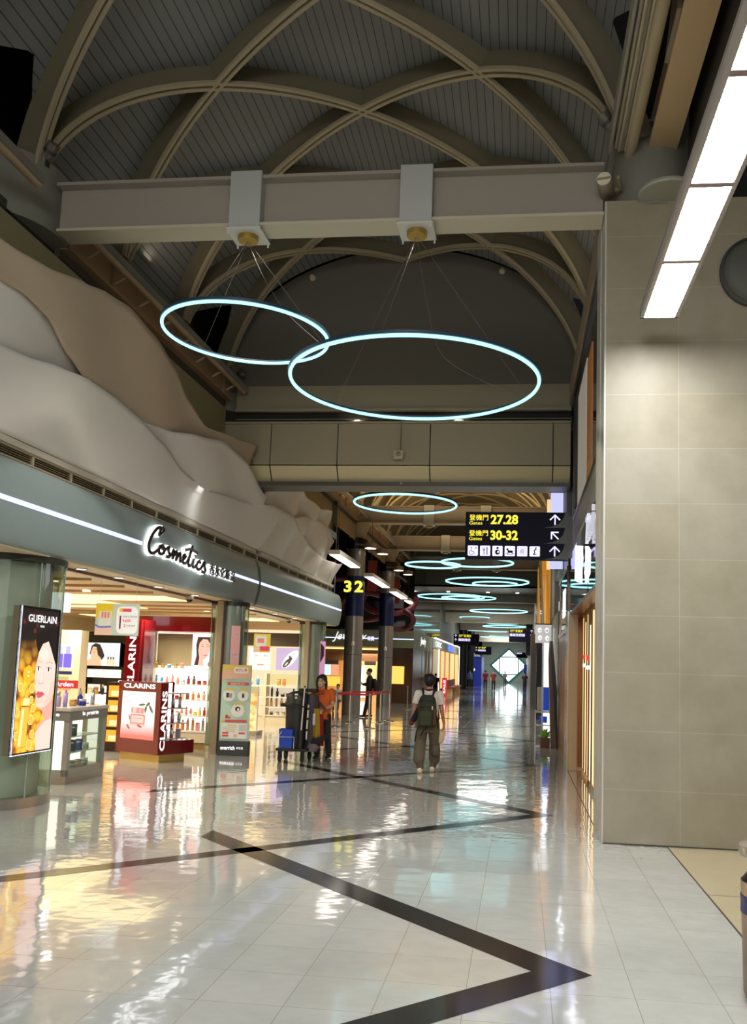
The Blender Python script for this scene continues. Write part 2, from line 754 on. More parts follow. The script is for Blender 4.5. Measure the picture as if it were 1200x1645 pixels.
nt.links.new(mx.outputs['Result'], b.inputs['Base Color'])
b.inputs['Roughness'].default_value = 0.5
wr = MB().box(0.885, 6.5, 9.32, 9.75, 0, 7.0)
wall_right = struct(wr.build('wall_right', tile_w))
wall_right['label'] = 'tall beige stone clad wall facing the camera on the right'
MB().box(0.868, 0.886, 9.325, 10.22, 0, 7.0).build('edge_panel', M('light_stone_edge', 'b9b5a9', 0.35, var=0.04), wall_right)
MB().box(0.86, 1.2, 9.75, 10.2, 0, 7.0).build('return_panel', M('light_stone_edge', 'b9b5a9'), wall_right)
bb = MB().box(0.885, 6.5, 9.312, 9.322, 0, 0.012)
bb.build('base_joint', M('joint_dark'), wall_right)

# right hall roof (dark soffit with beams)
taupe = M('painted_steel_taupe', '8d7f6b', 0.55, var=0.05)
gap_shade = M('gap_shade_dark', '3f3a31', 0.6)
rc = MB().box(1.75, 9, -6, 9.4, 8.6, 8.7)
ceil_r = struct(rc.build('ceiling', M('soffit_dark', '4a4338', 0.8)))
ceil_r['label'] = 'dark soffit over the side hall on the right'
cbm = MB()
for y in (-1.0, 2.5, 5.6):
    cbm.box(1.9, 9, y, y + 0.3, 8.0, 8.6)
cbm.build('cross_beam', taupe, ceil_r)
cbm = MB()
for x in (2.35, 3.6):
    cbm.box(x, x + 0.3, -6, 9.3, 7.6, 8.4)
cbm.build('long_beam', M('painted_steel_umber', '8a775c', 0.6), ceil_r)

# ---------------------------------------------------------------- added unseen dark shell keeping world light out
sh = MB()
sh.box(-14.2, -14, -6, 123, 0, 12)
sh.box(-14, 9, -6, 123, 11.6, 11.7)
sh.box(8.9, 9, -6, 123, 0, 12)
o = struct(sh.build('wall_blackout', M('void_dark', '0b0b0c', 0.95)))
ush = MB()
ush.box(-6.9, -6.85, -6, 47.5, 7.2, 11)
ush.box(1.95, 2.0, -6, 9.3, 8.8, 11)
struct(ush.build('wall_blackout_near', M('void_dark')))  # added dark sheets behind the deck openings, closing them to world light

# ---------------------------------------------------------------- the vault
VX, VA, VZ, VB = -2.42, 3.5, 7.2, 2.6


def deck_mat():
    m = bpy.data.materials.new('ribbed_metal_deck')
    m.use_nodes = True
    nt = m.node_tree
    b = nt.nodes['Principled BSDF']
    tc = nt.nodes.new('ShaderNodeTexCoord')
    sp = nt.nodes.new('ShaderNodeSeparateXYZ')
    nt.links.new(tc.outputs['Object'], sp.inputs[0])

    def mth(op, a, bb_=None):
        n = nt.nodes.new('ShaderNodeMath')
        n.operation = op
        for i, q in enumerate((a, bb_)):
            if q is None:
                continue
            if isinstance(q, (int, float)):
                n.inputs[i].default_value = q
            else:
                nt.links.new(q, n.inputs[i])
        return n.outputs[0]
    dx = mth('SUBTRACT', sp.outputs['X'], VX)
    dz = mth('SUBTRACT', sp.outputs['Z'], VZ - 0.3)
    ang = mth('ARCTAN2', dx, dz)
    fr = mth('FRACT', mth('MULTIPLY', ang, 27.0))
    g = mth('LESS_THAN', fr, 0.10)
    mx = nt.nodes.new('ShaderNodeMix')
    mx.data_type = 'RGBA'
    mx.inputs['A'].default_value = (*lin('717270'), 1)
    mx.inputs['B'].default_value = (*lin('353534'), 1)
    nt.links.new(g, mx.inputs['Factor'])
    nt.links.new(mx.outputs['Result'], b.inputs['Base Color'])
    b.inputs['Roughness'].default_value = 0.6
    bp = nt.nodes.new('ShaderNodeBump')
    bp.inputs['Strength'].default_value = 0.5
    bp.inputs['Distance'].default_value = 0.02
    bp.invert = True
    nt.links.new(g, bp.inputs['Height'])
    nt.links.new(bp.outputs['Normal'], b.inputs['Normal'])
    return m


DECK = deck_mat()
RIBF = M('painted_rib_flange', '9f9377', 0.45)
RIB = M('painted_rib_olive', '6c6550', 0.5, var=0.04)


def deck_pt(t, y, da=0.33, db=0.33):
    return (VX + (VA + da) * sin(t), y, VZ + (VB + db) * cos(t))


def deck(y0, y1, parent_name):
    mb = MB()
    ny = int((y1 - y0) / 0.1) + 1
    nt_ = 40

    def tl(y):
        d = min((y - c for c in COLY), key=abs)
        k_ = (d + 3.1) / 2.2 if d < -0.9 else (0.5 - d) / 1.4
        return radians(86) - max(0.0, k_) * radians(27)

    def P(a, bq):
        y = y0 + (y1 - y0) * a
        lim = tl(y)
        return deck_pt(-lim + 2 * lim * bq, y)
    mb.grid(P, ny, nt_)
    return mb.build(parent_name, DECK, smooth=True, angle=60)


def rib_mesh(ya, direction, y_lo, y_hi):
    """rib from left springing at y=ya crossing the vault to the right springing 4.667 m on (direction=+1)"""
    mb = MB()
    sec = [((-0.07, 0.0), (-0.022, 0.05)), ((0.022, 0.0), (0.07, 0.05)), ((-0.025, 0.03), (0.025, 0.35))]
    T = []
    n = 44
    for i in range(n + 1):
        t = radians(-80 + 160 * i / n)
        x = VX + VA * sin(t)
        z = VZ + VB * cos(t)
        fx = (x - (VX - VA)) / (2 * VA)
        y = ya + direction * 4.667 * fx
        T.append((Vector((x, y, z)), Vector((VA * cos(t), direction * 4.667 / (2 * VA) * VA * cos(t), -VB * sin(t))).normalized(), Vector((VB * sin(t), 0, VA * cos(t))).normalized()))
    T = [q for q in T if y_lo - 0.05 <= q[0].y <= y_hi + 0.05]
    if len(T) < 2:
        return None
    out = []
    for si, ((a0, b0), (a1, b1)) in enumerate(sec):
        if si == 2:
            out.append(mb)
            mb = MB()
        vs, fs = [], []
        for p, d, nn in T:
            bq = d.cross(nn).normalized()
            nn2 = bq.cross(d).normalized()
            for aa, bb_ in ((a0, b0), (a1, b0), (a1, b1), (a0, b1)):
                vs.append(p + bq * aa + nn2 * bb_)
        for i in range(len(T) - 1):
            for k in range(4):
                j = (k + 1) % 4
                fs.append((i * 4 + k, i * 4 + j, (i + 1) * 4 + j, (i + 1) * 4 + k))
        e = (len(T) - 1) * 4
        fs += [(3, 2, 1, 0), (e, e + 1, e + 2, e + 3)]
        mb.add(vs, fs)
    out.append(mb)
    return out


def vault(y0, y1, label):
    dk = struct(deck(y0, y1, 'ceiling'))
    dk['label'] = label
    k = -8
    while 9.3 + 2.3333 * k < y1 + 5:
        ya = 9.3 + 2.3333 * k
        for yy, dr in ((ya, 1), (ya, -1)):
            mb = rib_mesh(yy, dr, y0, y1)
            if mb:
                ro_ = mb[1].build('arch_rib', RIB, dk, smooth=True, angle=30)
                mb[0].build('rib_flange', RIBF, ro_, smooth=True, angle=30)
        k += 1
    return dk


vault_a = vault(2.2, 16.35, 'near barrel vault of dark metal decking with crossing arched ribs')
vault_b = vault(17.2, 47.0, 'second barrel vault beyond the panelled bulkhead, warmly lit')

# gable closing the near vault
gp = [(VX + (VA + 0.31) * sin(radians(-90 + 180 * i / 40)), VZ + (VB + 0.31) * cos(radians(-90 + 180 * i / 40))) for i in range(41)]
g = MB().prism(gp, (0, 16.4, 0), (1, 0, 0), (0, 0, 1), (0, 1, 0), 0.12)
gable = struct(g.build('wall_gable', M('gable_board_grey', '66635a', 0.85)))
gable['label'] = 'plain dark half-round gable wall closing the near vault'
for gx, gz in ((-4.3, 9.54), (-0.47, 9.59)):
    MB().lathe([(0.07, 0), (0.07, 0.04), (0.03, 0.09)], 14, (0, 0, 0)).build('smoke_detector', M('cream_plastic', 'b5ab92', 0.5), gable, loc=(gx, 16.38, gz), rot=(pi / 2, 0, 0), smooth=True)

# ---------------------------------------------------------------- cross beams
STEEL = M('painted_steel_grey_beige', '9c9488', 0.5, var=0.04)
FLG = M('steel_flange_lit', 'bcb29a', 0.5)  # paler than the web: caught light is put into the flange colour
WHITE = M('white_powder_coat', 'c9c6bd', 0.4)
GOLD = M('brass_disc', 'a98a3e', 0.35, metal=0.7)


def cross_beam(y, n, x0=-5.72, x1=0.86, box=True):
    name = 'trim_beam_%d' % n
    r = bpy.data.objects.new('trim_%d' % n, None)
    COL.objects.link(r)
    r.location = (0, y, 6.88)
    r['kind'] = 'structure'
    r['label'] = 'painted steel cross beam spanning the concourse below the vault, number %d from the camera' % n if False else 'painted steel cross beam spanning the concourse'
    mb = MB()
    mb.box(x0, x1, -0.02, 0.02, 0.03, 0.66)
    mb.box(x0, x1, -0.15, 0.15, 0.6, 0.64)
    mb.build('web', STEEL, r)
    MB().box(x0 + 0.05, x1, -0.17, 0.17, 0.0, 0.035).build('bottom_flange', FLG, r)
    if box:
        for bx in (-3.32, -1.28):
            s = MB()
            s.box(bx - 0.19, bx + 0.19, -0.185, 0.185, -0.035, 0.68)
            so = s.build('saddle_box', M('saddle_box_grey', 'aeb0ac', 0.45), r, bevel=0.008)
            p = MB().box(bx - 0.21, bx + 0.21, -0.21, 0.21, -0.055, -0.035)
            for cx in (-0.19, 0.19):
                for cy in (-0.19, 0.19):
                    p.cyl((bx + cx, cy, -0.1), (bx + cx, cy, -0.05), 0.012, n=8)
            p.build('base_plate', WHITE, so)
            MB().lathe([(0.0, -0.115), (0.115, -0.115), (0.12, -0.11), (0.12, -0.055)], 24, (bx, 0, 0), cap=False).build('brass_disc', GOLD, so, smooth=True)
    return r


for i, y in enumerate((9.55, 23.55, 30.55, 37.55, 44.55)):
    b_ = cross_beam(y, i + 1)
    if i == 4:
        for c in b_.children:
            pass
r = cross_beam(2.55, 6)

# ---------------------------------------------------------------- side longitudinal beams and pipes (left)
def longbeam_left(y0, y1, idx, full=True):
    r = bpy.data.objects.new('trim_%d' % idx, None)
    COL.objects.link(r)
    r['kind'] = 'structure'
    r['label'] = 'long steel side beam with rail pipe along the left springing'
    UM = M('painted_steel_umber2', '94795a', 0.55)
    mb = MB()
    mb.box(-5.88, -5.84, y0, y1, 6.96, 7.40)
    mb.box(-5.91, -5.78, y0, y1, 6.92, 6.959)
    y = y0 + 1.2
    while y < y1:
        mb.box(-5.839, -5.79, y, y + 0.14, 6.96, 7.38)
        y += 2.333
    if full:
        mb.build('side_beam', UM, r)
    MB().box(-5.985, -5.912, y0, y1, 6.82, 6.93).build('shadow_gap', gap_shade, r)  # dark strip stands in for the shade of the gap under the side beam
    p = MB().cyl((-5.55, y0, 7.12), (-5.55, y1, 7.12), 0.06, n=12)
    y = y0 + 0.4
    while y < y1:
        p.cyl((-5.55, y, 7.12), (-5.75, y, 7.0), 0.02, n=6)
        y += 0.7778
    p.build('rail_pipe', M('painted_steel_umber3', 'a08b6d', 0.5), r, smooth=True)
    MB().box(-5.485, -5.47, y0, y1, 7.1, 7.2).build('drip_edge', M('alu_edge', '9c9a92', 0.4, metal=0.6), r)
    return r


longbeam_left(1.5, 8.75, 7, False)
longbeam_left(9.9, 16.2, 9)
longbeam_left(17.2, 47, 8)


# column heads
def col_head(x, y, rr, z0, z1, n, label):
    r = MB()
    r.lathe([(rr, z0), (rr, z1)], 40, (x, y, 0))
    o = struct(r.build('trim_%d' % n, M('column_head_grey', '7d7c70', 0.6), smooth=True))
    o['label'] = label
    return o


UPS = [(-6.28, 16.8), (-6.28, 23.6), (-6.28, 30.6), (-6.28, 37.6), (-6.28, 44.6)]
for i, (x, y) in enumerate(UPS):
    col_head(x, y, 0.52, 6.8, 7.7, 10 + i, 'round steel column head on the left side of the vault')
col_head(-6.62, 9.62, 0.85, 6.93, 7.75, 16, 'large round steel column head at the left end of the first beam')
ch = col_head(1.42, 9.72, 0.42, 6.95, 7.85, 20, 'round steel column head above the stone clad wall')
MB().lathe([(0.0, 6.98), (0.3, 6.98), (0.31, 7.0), (0.3, 7.03)], 30, (1.52, 9.2, 0)).build('cover_plate', M('pale_plate', '9b9c8e', 0.5), ch, smooth=True)
col_head(1.3, 16.8, 0.42, 6.5, 7.5, 21, 'round steel column head at the bulkhead on the right')

# left wall band above the wave panels
olive = M('olive_wall_panel', '8f8763', 0.6, var=0.03)
wb = MB()
y = -2.0
while y < 16.3:
    wb.box(-5.98, -5.95, y + 0.008, min(y + 1.75, 16.35) - 0.008, 5.0, 6.82)
    y += 1.75
wu = struct(wb.build('wall_left', olive))
wu['label'] = 'olive metal panelled wall band above the wave panels'
MB().box(-6.03, -5.99, -2, 16.35, 5.0, 6.9).build('backing', M('dark_gap', '1a1812', 0.9), wu)
wb = MB()
y = 17.3
while y < 47:
    wb.box(-5.98, -5.95, y + 0.008, y + 2.32, 6.0 if y < 25 else 6.25, 6.86)
    y += 2.3333
wu2 = struct(wb.build('wall_left', M('ochre_wall_panel', '8f7a55', 0.6)))
wu2['label'] = 'ochre panelled band below the side beam of the second vault'

# right springing: long beam, pipes, cables
r = bpy.data.objects.new('trim_22', None)
COL.objects.link(r)
r['kind'] = 'structure'
r['label'] = 'long steel beam along the right springing of the vault'
MB().box(0.87, 1.05, 9.9, 16.4, 6.86, 7.25).build('side_beam', taupe, r)
MB().box(0.87, 1.05, 16.9, 47, 6.86, 7.25).build('side_beam', taupe, r)
MB().box(1.34, 1.66, 1.0, 9.6, 7.62, 7.66).box(1.47, 1.52, 1.0, 9.6, 7.661, 8.119).box(1.34, 1.66, 1.0, 9.6, 8.12, 8.16).build('wide_beam', M('painted_steel_tan', 'c0a680', 0.5), r)
br_ = MB()
br_.add([(1.30, 7.3, 7.66), (1.34, 7.3, 7.66), (1.34, 8.0, 7.66), (1.30, 8.0, 7.66), (1.30, 7.3, 8.15), (1.34, 7.3, 8.15)], [(0, 1, 2, 3), (0, 4, 5, 1), (3, 2, 5, 4), (0, 3, 4), (1, 5, 2)])
br_.build('stiffener', taupe, r)
MB().cyl((1.17, 1.0, 7.62), (1.15, 9.45, 7.62), 0.065, n=16).build('thick_pipe', M('painted_pipe', 'a6977a', 0.45), r, smooth=True)
c = MB()
for i, (x, z, q) in enumerate(((0.965, 7.66, 0.022), (1.0, 7.62, 0.018), (1.035, 7.66, 0.025), (1.07, 7.62, 0.016), (0.93, 7.70, 0.016), (1.02, 7.71, 0.02))):
    c.tube([(x, 1.0, z), (x, 5, z - 0.01), (x + 0.02, 9.35, z)], q, 8)
c.build('conduit_bundle', M('painted_conduits', 'a59c86', 0.5), r, smooth=True)
MB().box(0.90, 0.93, 1.0, 9.4, 7.60, 7.78).build('cable_tray', M('tray_grey', '8e8a7c', 0.5), r)
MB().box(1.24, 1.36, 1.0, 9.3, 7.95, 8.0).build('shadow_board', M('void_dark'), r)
MB().box(1.78, 1.84, 1.0, 9.3, 7.2, 8.4).build('dark_panel', M('dark_panel', '3d372c', 0.7), r)

# ---------------------------------------------------------------- bulkhead (portal) at y 16.4
PB = M('bulkhead_panel', '9c9277', 0.5, var=0.03)
r = bpy.data.objects.new('wall_bulkhead', None)
COL.objects.link(r)
r['kind'] = 'structure'
r['label'] = 'panelled beige bulkhead crossing the concourse between the two vaults'
seams = [-5.35, -3.55, -1.72, 0.12, 0.88]
pn = MB()
low = MB()
xs = [-5.35, -5.2] if False else None
edges = [(-6.2, -5.02), (-5.0, -3.66), (-3.64, -1.82), (-1.80, 0.56), (0.58, 0.9)]
for a, bq in edges:
    pn.box(a, bq, 16.4, 16.46, 5.68, 6.50)
    low.add([(a, 16.4, 5.66), (bq, 16.4, 5.66), (bq, 16.62, 5.36), (a, 16.62, 5.36), (a, 16.9, 5.36), (bq, 16.9, 5.36)], [(3, 2, 1, 0), (5, 4, 3, 2)] if False else [(0, 3, 2, 1), (3, 4, 5, 2)])
pn.build('panel', PB, r)
low.build('sloped_soffit', M('bulkhead_soffit', 'cdc097', 0.5), r)
MB().box(-6.2, 0.9, 16.64, 17.1, 5.38, 6.52).box(-6.2, 0.9, 16.47, 16.64, 5.72, 6.48).build('backing', M('dark_gap'), r)
MB().box(-6.2, 0.9, 16.34, 16.5, 6.5, 6.54).build('ledge', PB, r)
MB().box(-6.2, 0.9, 16.5, 17.1, 5.28, 5.36).build('track_rail', M('rail_dark', '4d4a3e', 0.4), r)
MB().box(-6.2, 0.9, 16.52, 17.1, 6.54, 6.8).build('recess', M('recess_dark', '2c2a24', 0.8), r)
MB().box(-5.75, 0.9, 16.38, 16.6, 6.78, 7.28).box(-5.75, 0.9, 16.3, 16.4, 6.74, 6.79).build('upper_beam', M('bulkhead_beam', '8f8870', 0.5), r)
MB().box(-5.75, 0.9, 16.42, 16.45, 6.60, 6.615).build('cable', M('cable_grey', '8b8775', 0.5), r)

# sensor box hanging on its rod in front of the bulkhead
t = thing('sensor_box', 'small cream sensor box on a rod hanging in front of the panelled bulkhead', 'sensor', (-2.4, 16.25, 5.84))
MB().box(-0.095, 0.095, -0.05, 0.05, -0.085, 0.085).build('housing', M('cream_plastic2', 'b8ac8d', 0.5), t, bevel=0.01)
MB().lathe([(0.05, 0), (0.05, 0.03), (0.02, 0.05)], 16).build('lens', M('sensor_lens', '8c8672', 0.3), t, loc=(0, -0.05, 0), rot=(pi / 2, 0, 0), smooth=True)
MB().cyl((0.03, 0, 0.08), (0.03, 0, 0.72), 0.008, n=8).build('rod', M('rod_grey', '6d6755', 0.4), t)
t = tag(MB().lathe([(0.055, 0.0), (0.055, -0.03), (0.03, -0.055)], 16, (-2.37, 16.55, 5.35)).build('smoke_detector', M('cream_plastic'), smooth=True), 'small round detector under the bulkhead soffit', 'detector')

# ================================================================== WAVE PANELS over the shop fascia
WTOP = [(4.0, 5.9), (7.0, 5.80), (7.7, 5.83), (8.3, 5.89), (9.0, 6.04), (9.5, 6.15), (10.14, 6.22), (10.94, 6.17), (11.8, 6.04), (12.6, 5.82), (13.58, 5.65), (14.82, 5.80), (16.1, 5.99)]
WMID = [(4.0, 5.3), (7.0, 5.56), (7.8, 5.62), (8.14, 5.64), (8.58, 5.59), (9.19, 5.37), (9.71, 5.25), (10.69, 5.17), (11.31, 5.09), (12.18, 5.2), (13.25, 5.4), (14.27, 5.57), (15.49, 5.54), (17.06, 5.2)]
WLOW = [(4.0, 4.7), (7.0, 4.85), (8.22, 4.96), (8.75, 5.05), (9.36, 5.13), (10.1, 5.14), (10.84, 5.08), (11.62, 4.96), (12.55, 4.77), (13.62, 4.71), (15.02, 4.82), (17.15, 5.10), (18.6, 5.16)]
WT2 = [(17.41, 5.47), (18.64, 5.66), (19.93, 5.97), (20.71, 5.86), (22.12, 5.85), (23.12, 6.0)]
WM2 = [(17.54, 5.16), (18.75, 5.16), (19.79, 5.2), (20.72, 5.39), (22.23, 5.53), (23.5, 5.45), (24.26, 5.33)]
WL2 = [(18.73, 5.16), (19.76, 5.0), (20.91, 4.79), (22.74, 4.68), (24.57, 4.75), (25.7, 4.87)]


def wavy(name, lower, upper, y0, y1, off, mat, label, tipdy=0.0, amp=0.10, per=2.9, ph=0.0, ty0=0.0):
    mb = MB()

    def P(a, b_):
        yl = y0 + (y1 - y0) * a
        zl, zu = lower(yl), upper(yl)
        zz = zl + (zu - zl) * b_
        yy = yl - tipdy * a * b_ + ty0 * (1 - a) * b_
        zc = (zz - 4.1)
        o_ = off(yl) if callable(off) else off
        x = -5.75 + 0.3 * zc + o_ + amp * sin(2 * pi * yl / per + ph + (zz - 4.5) * 0.9) * sin(pi * min(1, max(0, b_)) * 0.85 + 0.25)
        return (x, yy, zz)
    mb.grid(P, 90, 16)
    o = mb.build(name, mat, smooth=True, solid=0.04, angle=60)
    return tag(o, label, 'wall panel', 'wave shaped panels above the shop')


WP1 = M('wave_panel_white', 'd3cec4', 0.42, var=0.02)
WP2 = M('wave_panel_warm_shade', 'ad9b84', 0.45, var=0.02)  # same white panel, with its warm dim light put into the colour
const = lambda v: (lambda y: v)
wavy('wave_panel', const(4.14), lambda y: interp(WLOW, y), 4.0, 17.7, 0.14, WP1, 'lowest pale wave panel with a rolling top edge, just above the vent ledge', amp=0.06, ph=1.0, tipdy=-0.75)
wavy('wave_panel', lambda y: interp(WLOW, y) - 0.15, lambda y: interp(WMID, y), 4.0, 17.1, lambda y: 0.02 + 0.09 * min(1, max(0, (y - 10.5) / 2.5)), WP1, 'middle wave panel weaving behind the lowest one', amp=0.05, ph=2.2)
wavy('wave_panel', lambda y: interp(WMID, y) - 0.12, lambda y: interp(WTOP, y), 4.0, 16.1, lambda y: 0.10 - 0.09 * min(1, max(0, (y - 10.0) / 2.5)), WP2, 'topmost broad wave panel, warm dim light painted in as taupe, below the olive wall', amp=0.05, ph=0.3)
wavy('wave_panel', const(4.14), lambda y: interp(WL2, y) if y > 18.73 else 5.16, 17.88, 25.2, 0.10, WP1, 'lowest pale wave panel beyond the seam, near the shop corner', amp=0.07, per=1.7, ph=0.5, tipdy=-0.5, ty0=0.75)
wavy('wave_panel', lambda y: (interp(WL2, y) if y > 18.73 else 5.16) - 0.15, lambda y: interp(WM2, y), 17.5, 24.3, lambda y: 0.0, WP1, 'middle bulging wave panel beyond the seam', amp=0.10, per=2.3, ph=1.2)
wavy('wave_panel', lambda y: interp(WM2, y) - 0.1, lambda y: interp(WT2, y), 17.4, 23.2, lambda y: -0.08, WP1, 'topmost wave panel beyond the bulkhead, rising to a pointed tip', amp=0.09, per=2.0, ph=2.0)
sb = MB()
sb.prism([(17.6, 4.14), (17.98, 4.14), (18.7, 5.12), (18.3, 5.12)], (-6.84, 0, 0), (0, 1, 0), (0.28, 0, 1), (-1, 0, 0), 0.05)
tag(sb.build('seam_strip', M('seam_shadow', '8f877a', 0.5)), 'narrow recessed seam between the two runs of wave panels', 'trim')
wk = MB().box(-6.34, -6.3, -2, 26.0, 3.9, 6.0)
o = struct(wk.build('wall_left', M('backing_grey', '6f6a5c', 0.8)))
o['label'] = 'grey backing wall behind the wave panels'

# ledge + vent slot
t = thing('air_vent', 'long slotted air vent under the cream ledge above the fascia', 'vent', (-5.6, 4, 4.0))
MB().box(-0.25, 0.03, 0, 13.6, 0.05, 0.13).box(-0.25, 0.03, 14.0, 21.3, 0.05, 0.13).build('ledge', M('ledge_cream', 'b5ac9c', 0.45), t, bevel=0.01)
fr_ = MB().box(-0.05, 0.0, 0, 21.3, 0.03, 0.05).box(-0.05, 0.0, 0, 21.3, -0.09, -0.075)
yy = 0.0
while yy < 21.4:
    fr_.box(-0.05, 0.002, yy, yy + 0.03, -0.09, 0.05)
    yy += 0.86
fr_.build('frame', M('vent_frame_champagne', 'a5977c', 0.4), t)
lv = MB()
for i in range(4):
    lv.box(-0.06, -0.015, 0, 21.3, -0.068 + i * 0.025, -0.060 + i * 0.025)
lv.build('louvre', M('louvre_brown', '6e6249', 0.5), t)
MB().box(-0.12, -0.1, 0, 21.3, -0.09, 0.05).build('backing', M('dark_gap'), t)

# fascia: bulged metal band
FAS = M('fascia_teal_grey', '8b9a98', 0.36, metal=0.1, var=0.03)
PROF = [(-5.66, 3.92), (-5.60, 3.90), (-5.535, 3.78), (-5.50, 3.62), (-5.49, 3.45), (-5.495, 3.30), (-5.52, 3.14), (-5.56, 3.0), (-5.60, 2.96), (-5.72, 2.95)]
PROF_S = smoothline(PROF, 4)


def fascia(y0, y1, parent, gap=(3.405, 3.455)):
    mb = MB()
    pr = PROF_S
    vs = [(x, y, z) for y in (y0, y1) for x, z in pr]
    n = len(pr)
    mb.add(vs, [(i, i + 1, n + i + 1, n + i) for i in range(n - 1)])
    mb.add([(x, y0, z) for x, z in pr] + [(-5.72, y0, 3.92)], [tuple(range(n + 1))])
    mb.add([(x, y1, z) for x, z in pr] + [(-5.72, y1, 3.92)], [tuple(range(n, -1, -1))])
    return mb.build('fascia_band', FAS, parent, smooth=True, angle=50)


t = thing('shop_fascia', 'long teal grey bulged fascia over the cosmetics shop with a glowing stripe', 'fascia', (0, 0, 0))
MB().box(-6.25, -5.73, 3.0, 26.0, 2.965, 3.98).build('core_box', M('fascia_core', '38383a', 0.8), t)
fascia(3.0, 17.62, t)
fascia(17.72, 26.2, t)
jg = MB()
n_ = len(PROF_S)
jg.add([(x + 0.006, y, z) for y in (17.60, 17.74) for x, z in PROF_S], [(i, i + 1, n_ + i + 1, n_ + i) for i in range(n_ - 1)])
jg.build('joint_cover', M('joint_cover_green', '33423c', 0.4), t)
LS = E('led_stripe_lavender', 'c4ccff', 1.25)
for ya, yb in ((3.0, 11.9), (15.95, 17.6), (17.74, 26.15)):
    MB().box(-5.50, -5.482, ya, yb, 3.40, 3.455).build('light_stripe', LS, t)

# script sign with halo
DARKL = M('sign_letter_dark', '2a1f1c', 0.35)
HALO = E('sign_halo_white', 'ffffff', 3.0)
t = thing('shop_sign', 'dark script letters reading Cosmetics with a white halo on the fascia', 'sign', (-5.44, 0, 0))
LET = {
    'C': [(0.42, 0.98), (0.50, 1.02), (0.52, 0.94), (0.44, 0.80), (0.36, 0.72), (0.42, 0.98), (0.30, 0.92), (0.14, 0.62), (0.04, 0.26), (0.08, 0.04), (0.2, 0.02), (0.34, 0.18), (0.46, 0.38)],
    'o': [(0.46, 0.38), (0.40, 0.30), (0.40, 0.14), (0.48, 0.10), (0.58, 0.20), (0.58, 0.34), (0.50, 0.40), (0.46, 0.34), (0.56, 0.30), (0.68, 0.36)],
    's': [(0.68, 0.36), (0.74, 0.44), (0.74, 0.30), (0.80, 0.20), (0.76, 0.10), (0.66, 0.10), (0.76, 0.12), (0.88, 0.28)],
    'm': [(0.88, 0.28), (0.94, 0.42), (0.90, 0.10), (0.98, 0.32), (1.06, 0.40), (1.04, 0.10), (1.12, 0.32), (1.20, 0.40), (1.19, 0.14), (1.26, 0.14)],
    'e': [(1.26, 0.14), (1.36, 0.28), (1.42, 0.38), (1.36, 0.42), (1.30, 0.26), (1.34, 0.11), (1.44, 0.14), (1.52, 0.30)],
    't': [(1.52, 0.30), (1.62, 0.60), (1.68, 0.86), (1.58, 0.50), (1.54, 0.16), (1.60, 0.09), (1.68, 0.18)],
    'bar': [(1.38, 0.60), (1.60, 0.72), (1.90, 0.70)],
    'i': [(1.70, 0.20), (1.76, 0.40), (1.73, 0.14), (1.79, 0.10), (1.88, 0.22)],
    'dot': [(1.80, 0.52), (1.82, 0.56)],
    'c2': [(2.06, 0.36), (2.02, 0.42), (1.94, 0.34), (1.90, 0.18), (1.96, 0.09), (2.06, 0.14), (2.14, 0.26)],
    's2': [(2.14, 0.26), (2.24, 0.46), (2.24, 0.30), (2.30, 0.18), (2.24, 0.06), (2.12, 0.08)],
}
sc_y, sc_z, oy, oz = 2.36 / 2.3, 0.44, 11.98, 3.30
mb, mh = MB(), MB()
for k, pts in LET.items():
    sl = smoothline([(0.0, oy + a * sc_y, oz + b_ * sc_z - 0.035 * (a - 0.6)) for a, b_ in pts], 5)
    mb.tube(sl, 0.029, 6)
    mh.tube([(-0.035, p[1], p[2]) for p in sl], 0.043, 6)
mb.build('script_letters', DARKL, t, smooth=True)
mh.build('halo_light', HALO, t)

F = Face((-5.44 + 5.44, 14.5, 3.27), (0, 1, 0), (0, 0, 1), t)
F.text('chinese_letters', DARKL, '香水化粧品', 0, 0, h=0.19, w=1.38, layer=3, bold=0.0, ext=0.02)
F.text('halo_light', HALO, '香水化粧品', -0.01, -0.005, h=0.20, w=1.40, layer=-14, bold=0.02)
F.done()
lamp('sign_halo', 'AREA', (-5.25, 13.9, 3.5), 1.2, (0.95, 0.97, 1.0), 0.25, 3.6, target=(-5.6, 13.9, 3.45))

# soffit under fascia
so = MB().box(-6.6, -5.62, 3.0, 26.1, 2.935, 2.96)
o = struct(so.build('ceiling', M('shop_soffit_cream', 'd8c7a8', 0.6)))
o['label'] = 'cream soffit strip under the fascia with small downlights'
DL = E('downlight_glow', 'fff3d8', 4.0)
for i, y in enumerate((10.9, 12.0, 13.4, 15.0, 18.4, 20.2, 22.0, 24.8)):
    d = MB().lathe([(0.06, 0.0), (0.06, -0.012)], 16, (-5.85, y, 2.934))
    o = tag(d.build('downlight', DL), 'small round downlight in the cream soffit under the fascia', 'downlight', 'downlights under the shop fascia')
    MB().lathe([(0.06, -0.002), (0.085, -0.014), (0.085, 0.0)], 18, (-5.85, y, 2.934), cap=False).build('trim_ring', WHITE, o)
tr = MB().box(-6.02, -5.98, 10.4, 26, 2.895, 2.93)
tag(tr.build('shutter_track', M('shutter_track', '6a3f33', 0.4)), 'thin dark shutter track running under the fascia', 'track')

# ================================================================== glass drums round the columns
GL = glass_mat('drum_glass_green', 'eaf3ec', 0.02, 0.75)
CLAD = M('column_cladding_greygreen', 'c2c3b0', 0.3)
STEELP = M('brushed_steel', 'b4ada0', 0.28, metal=0.85)


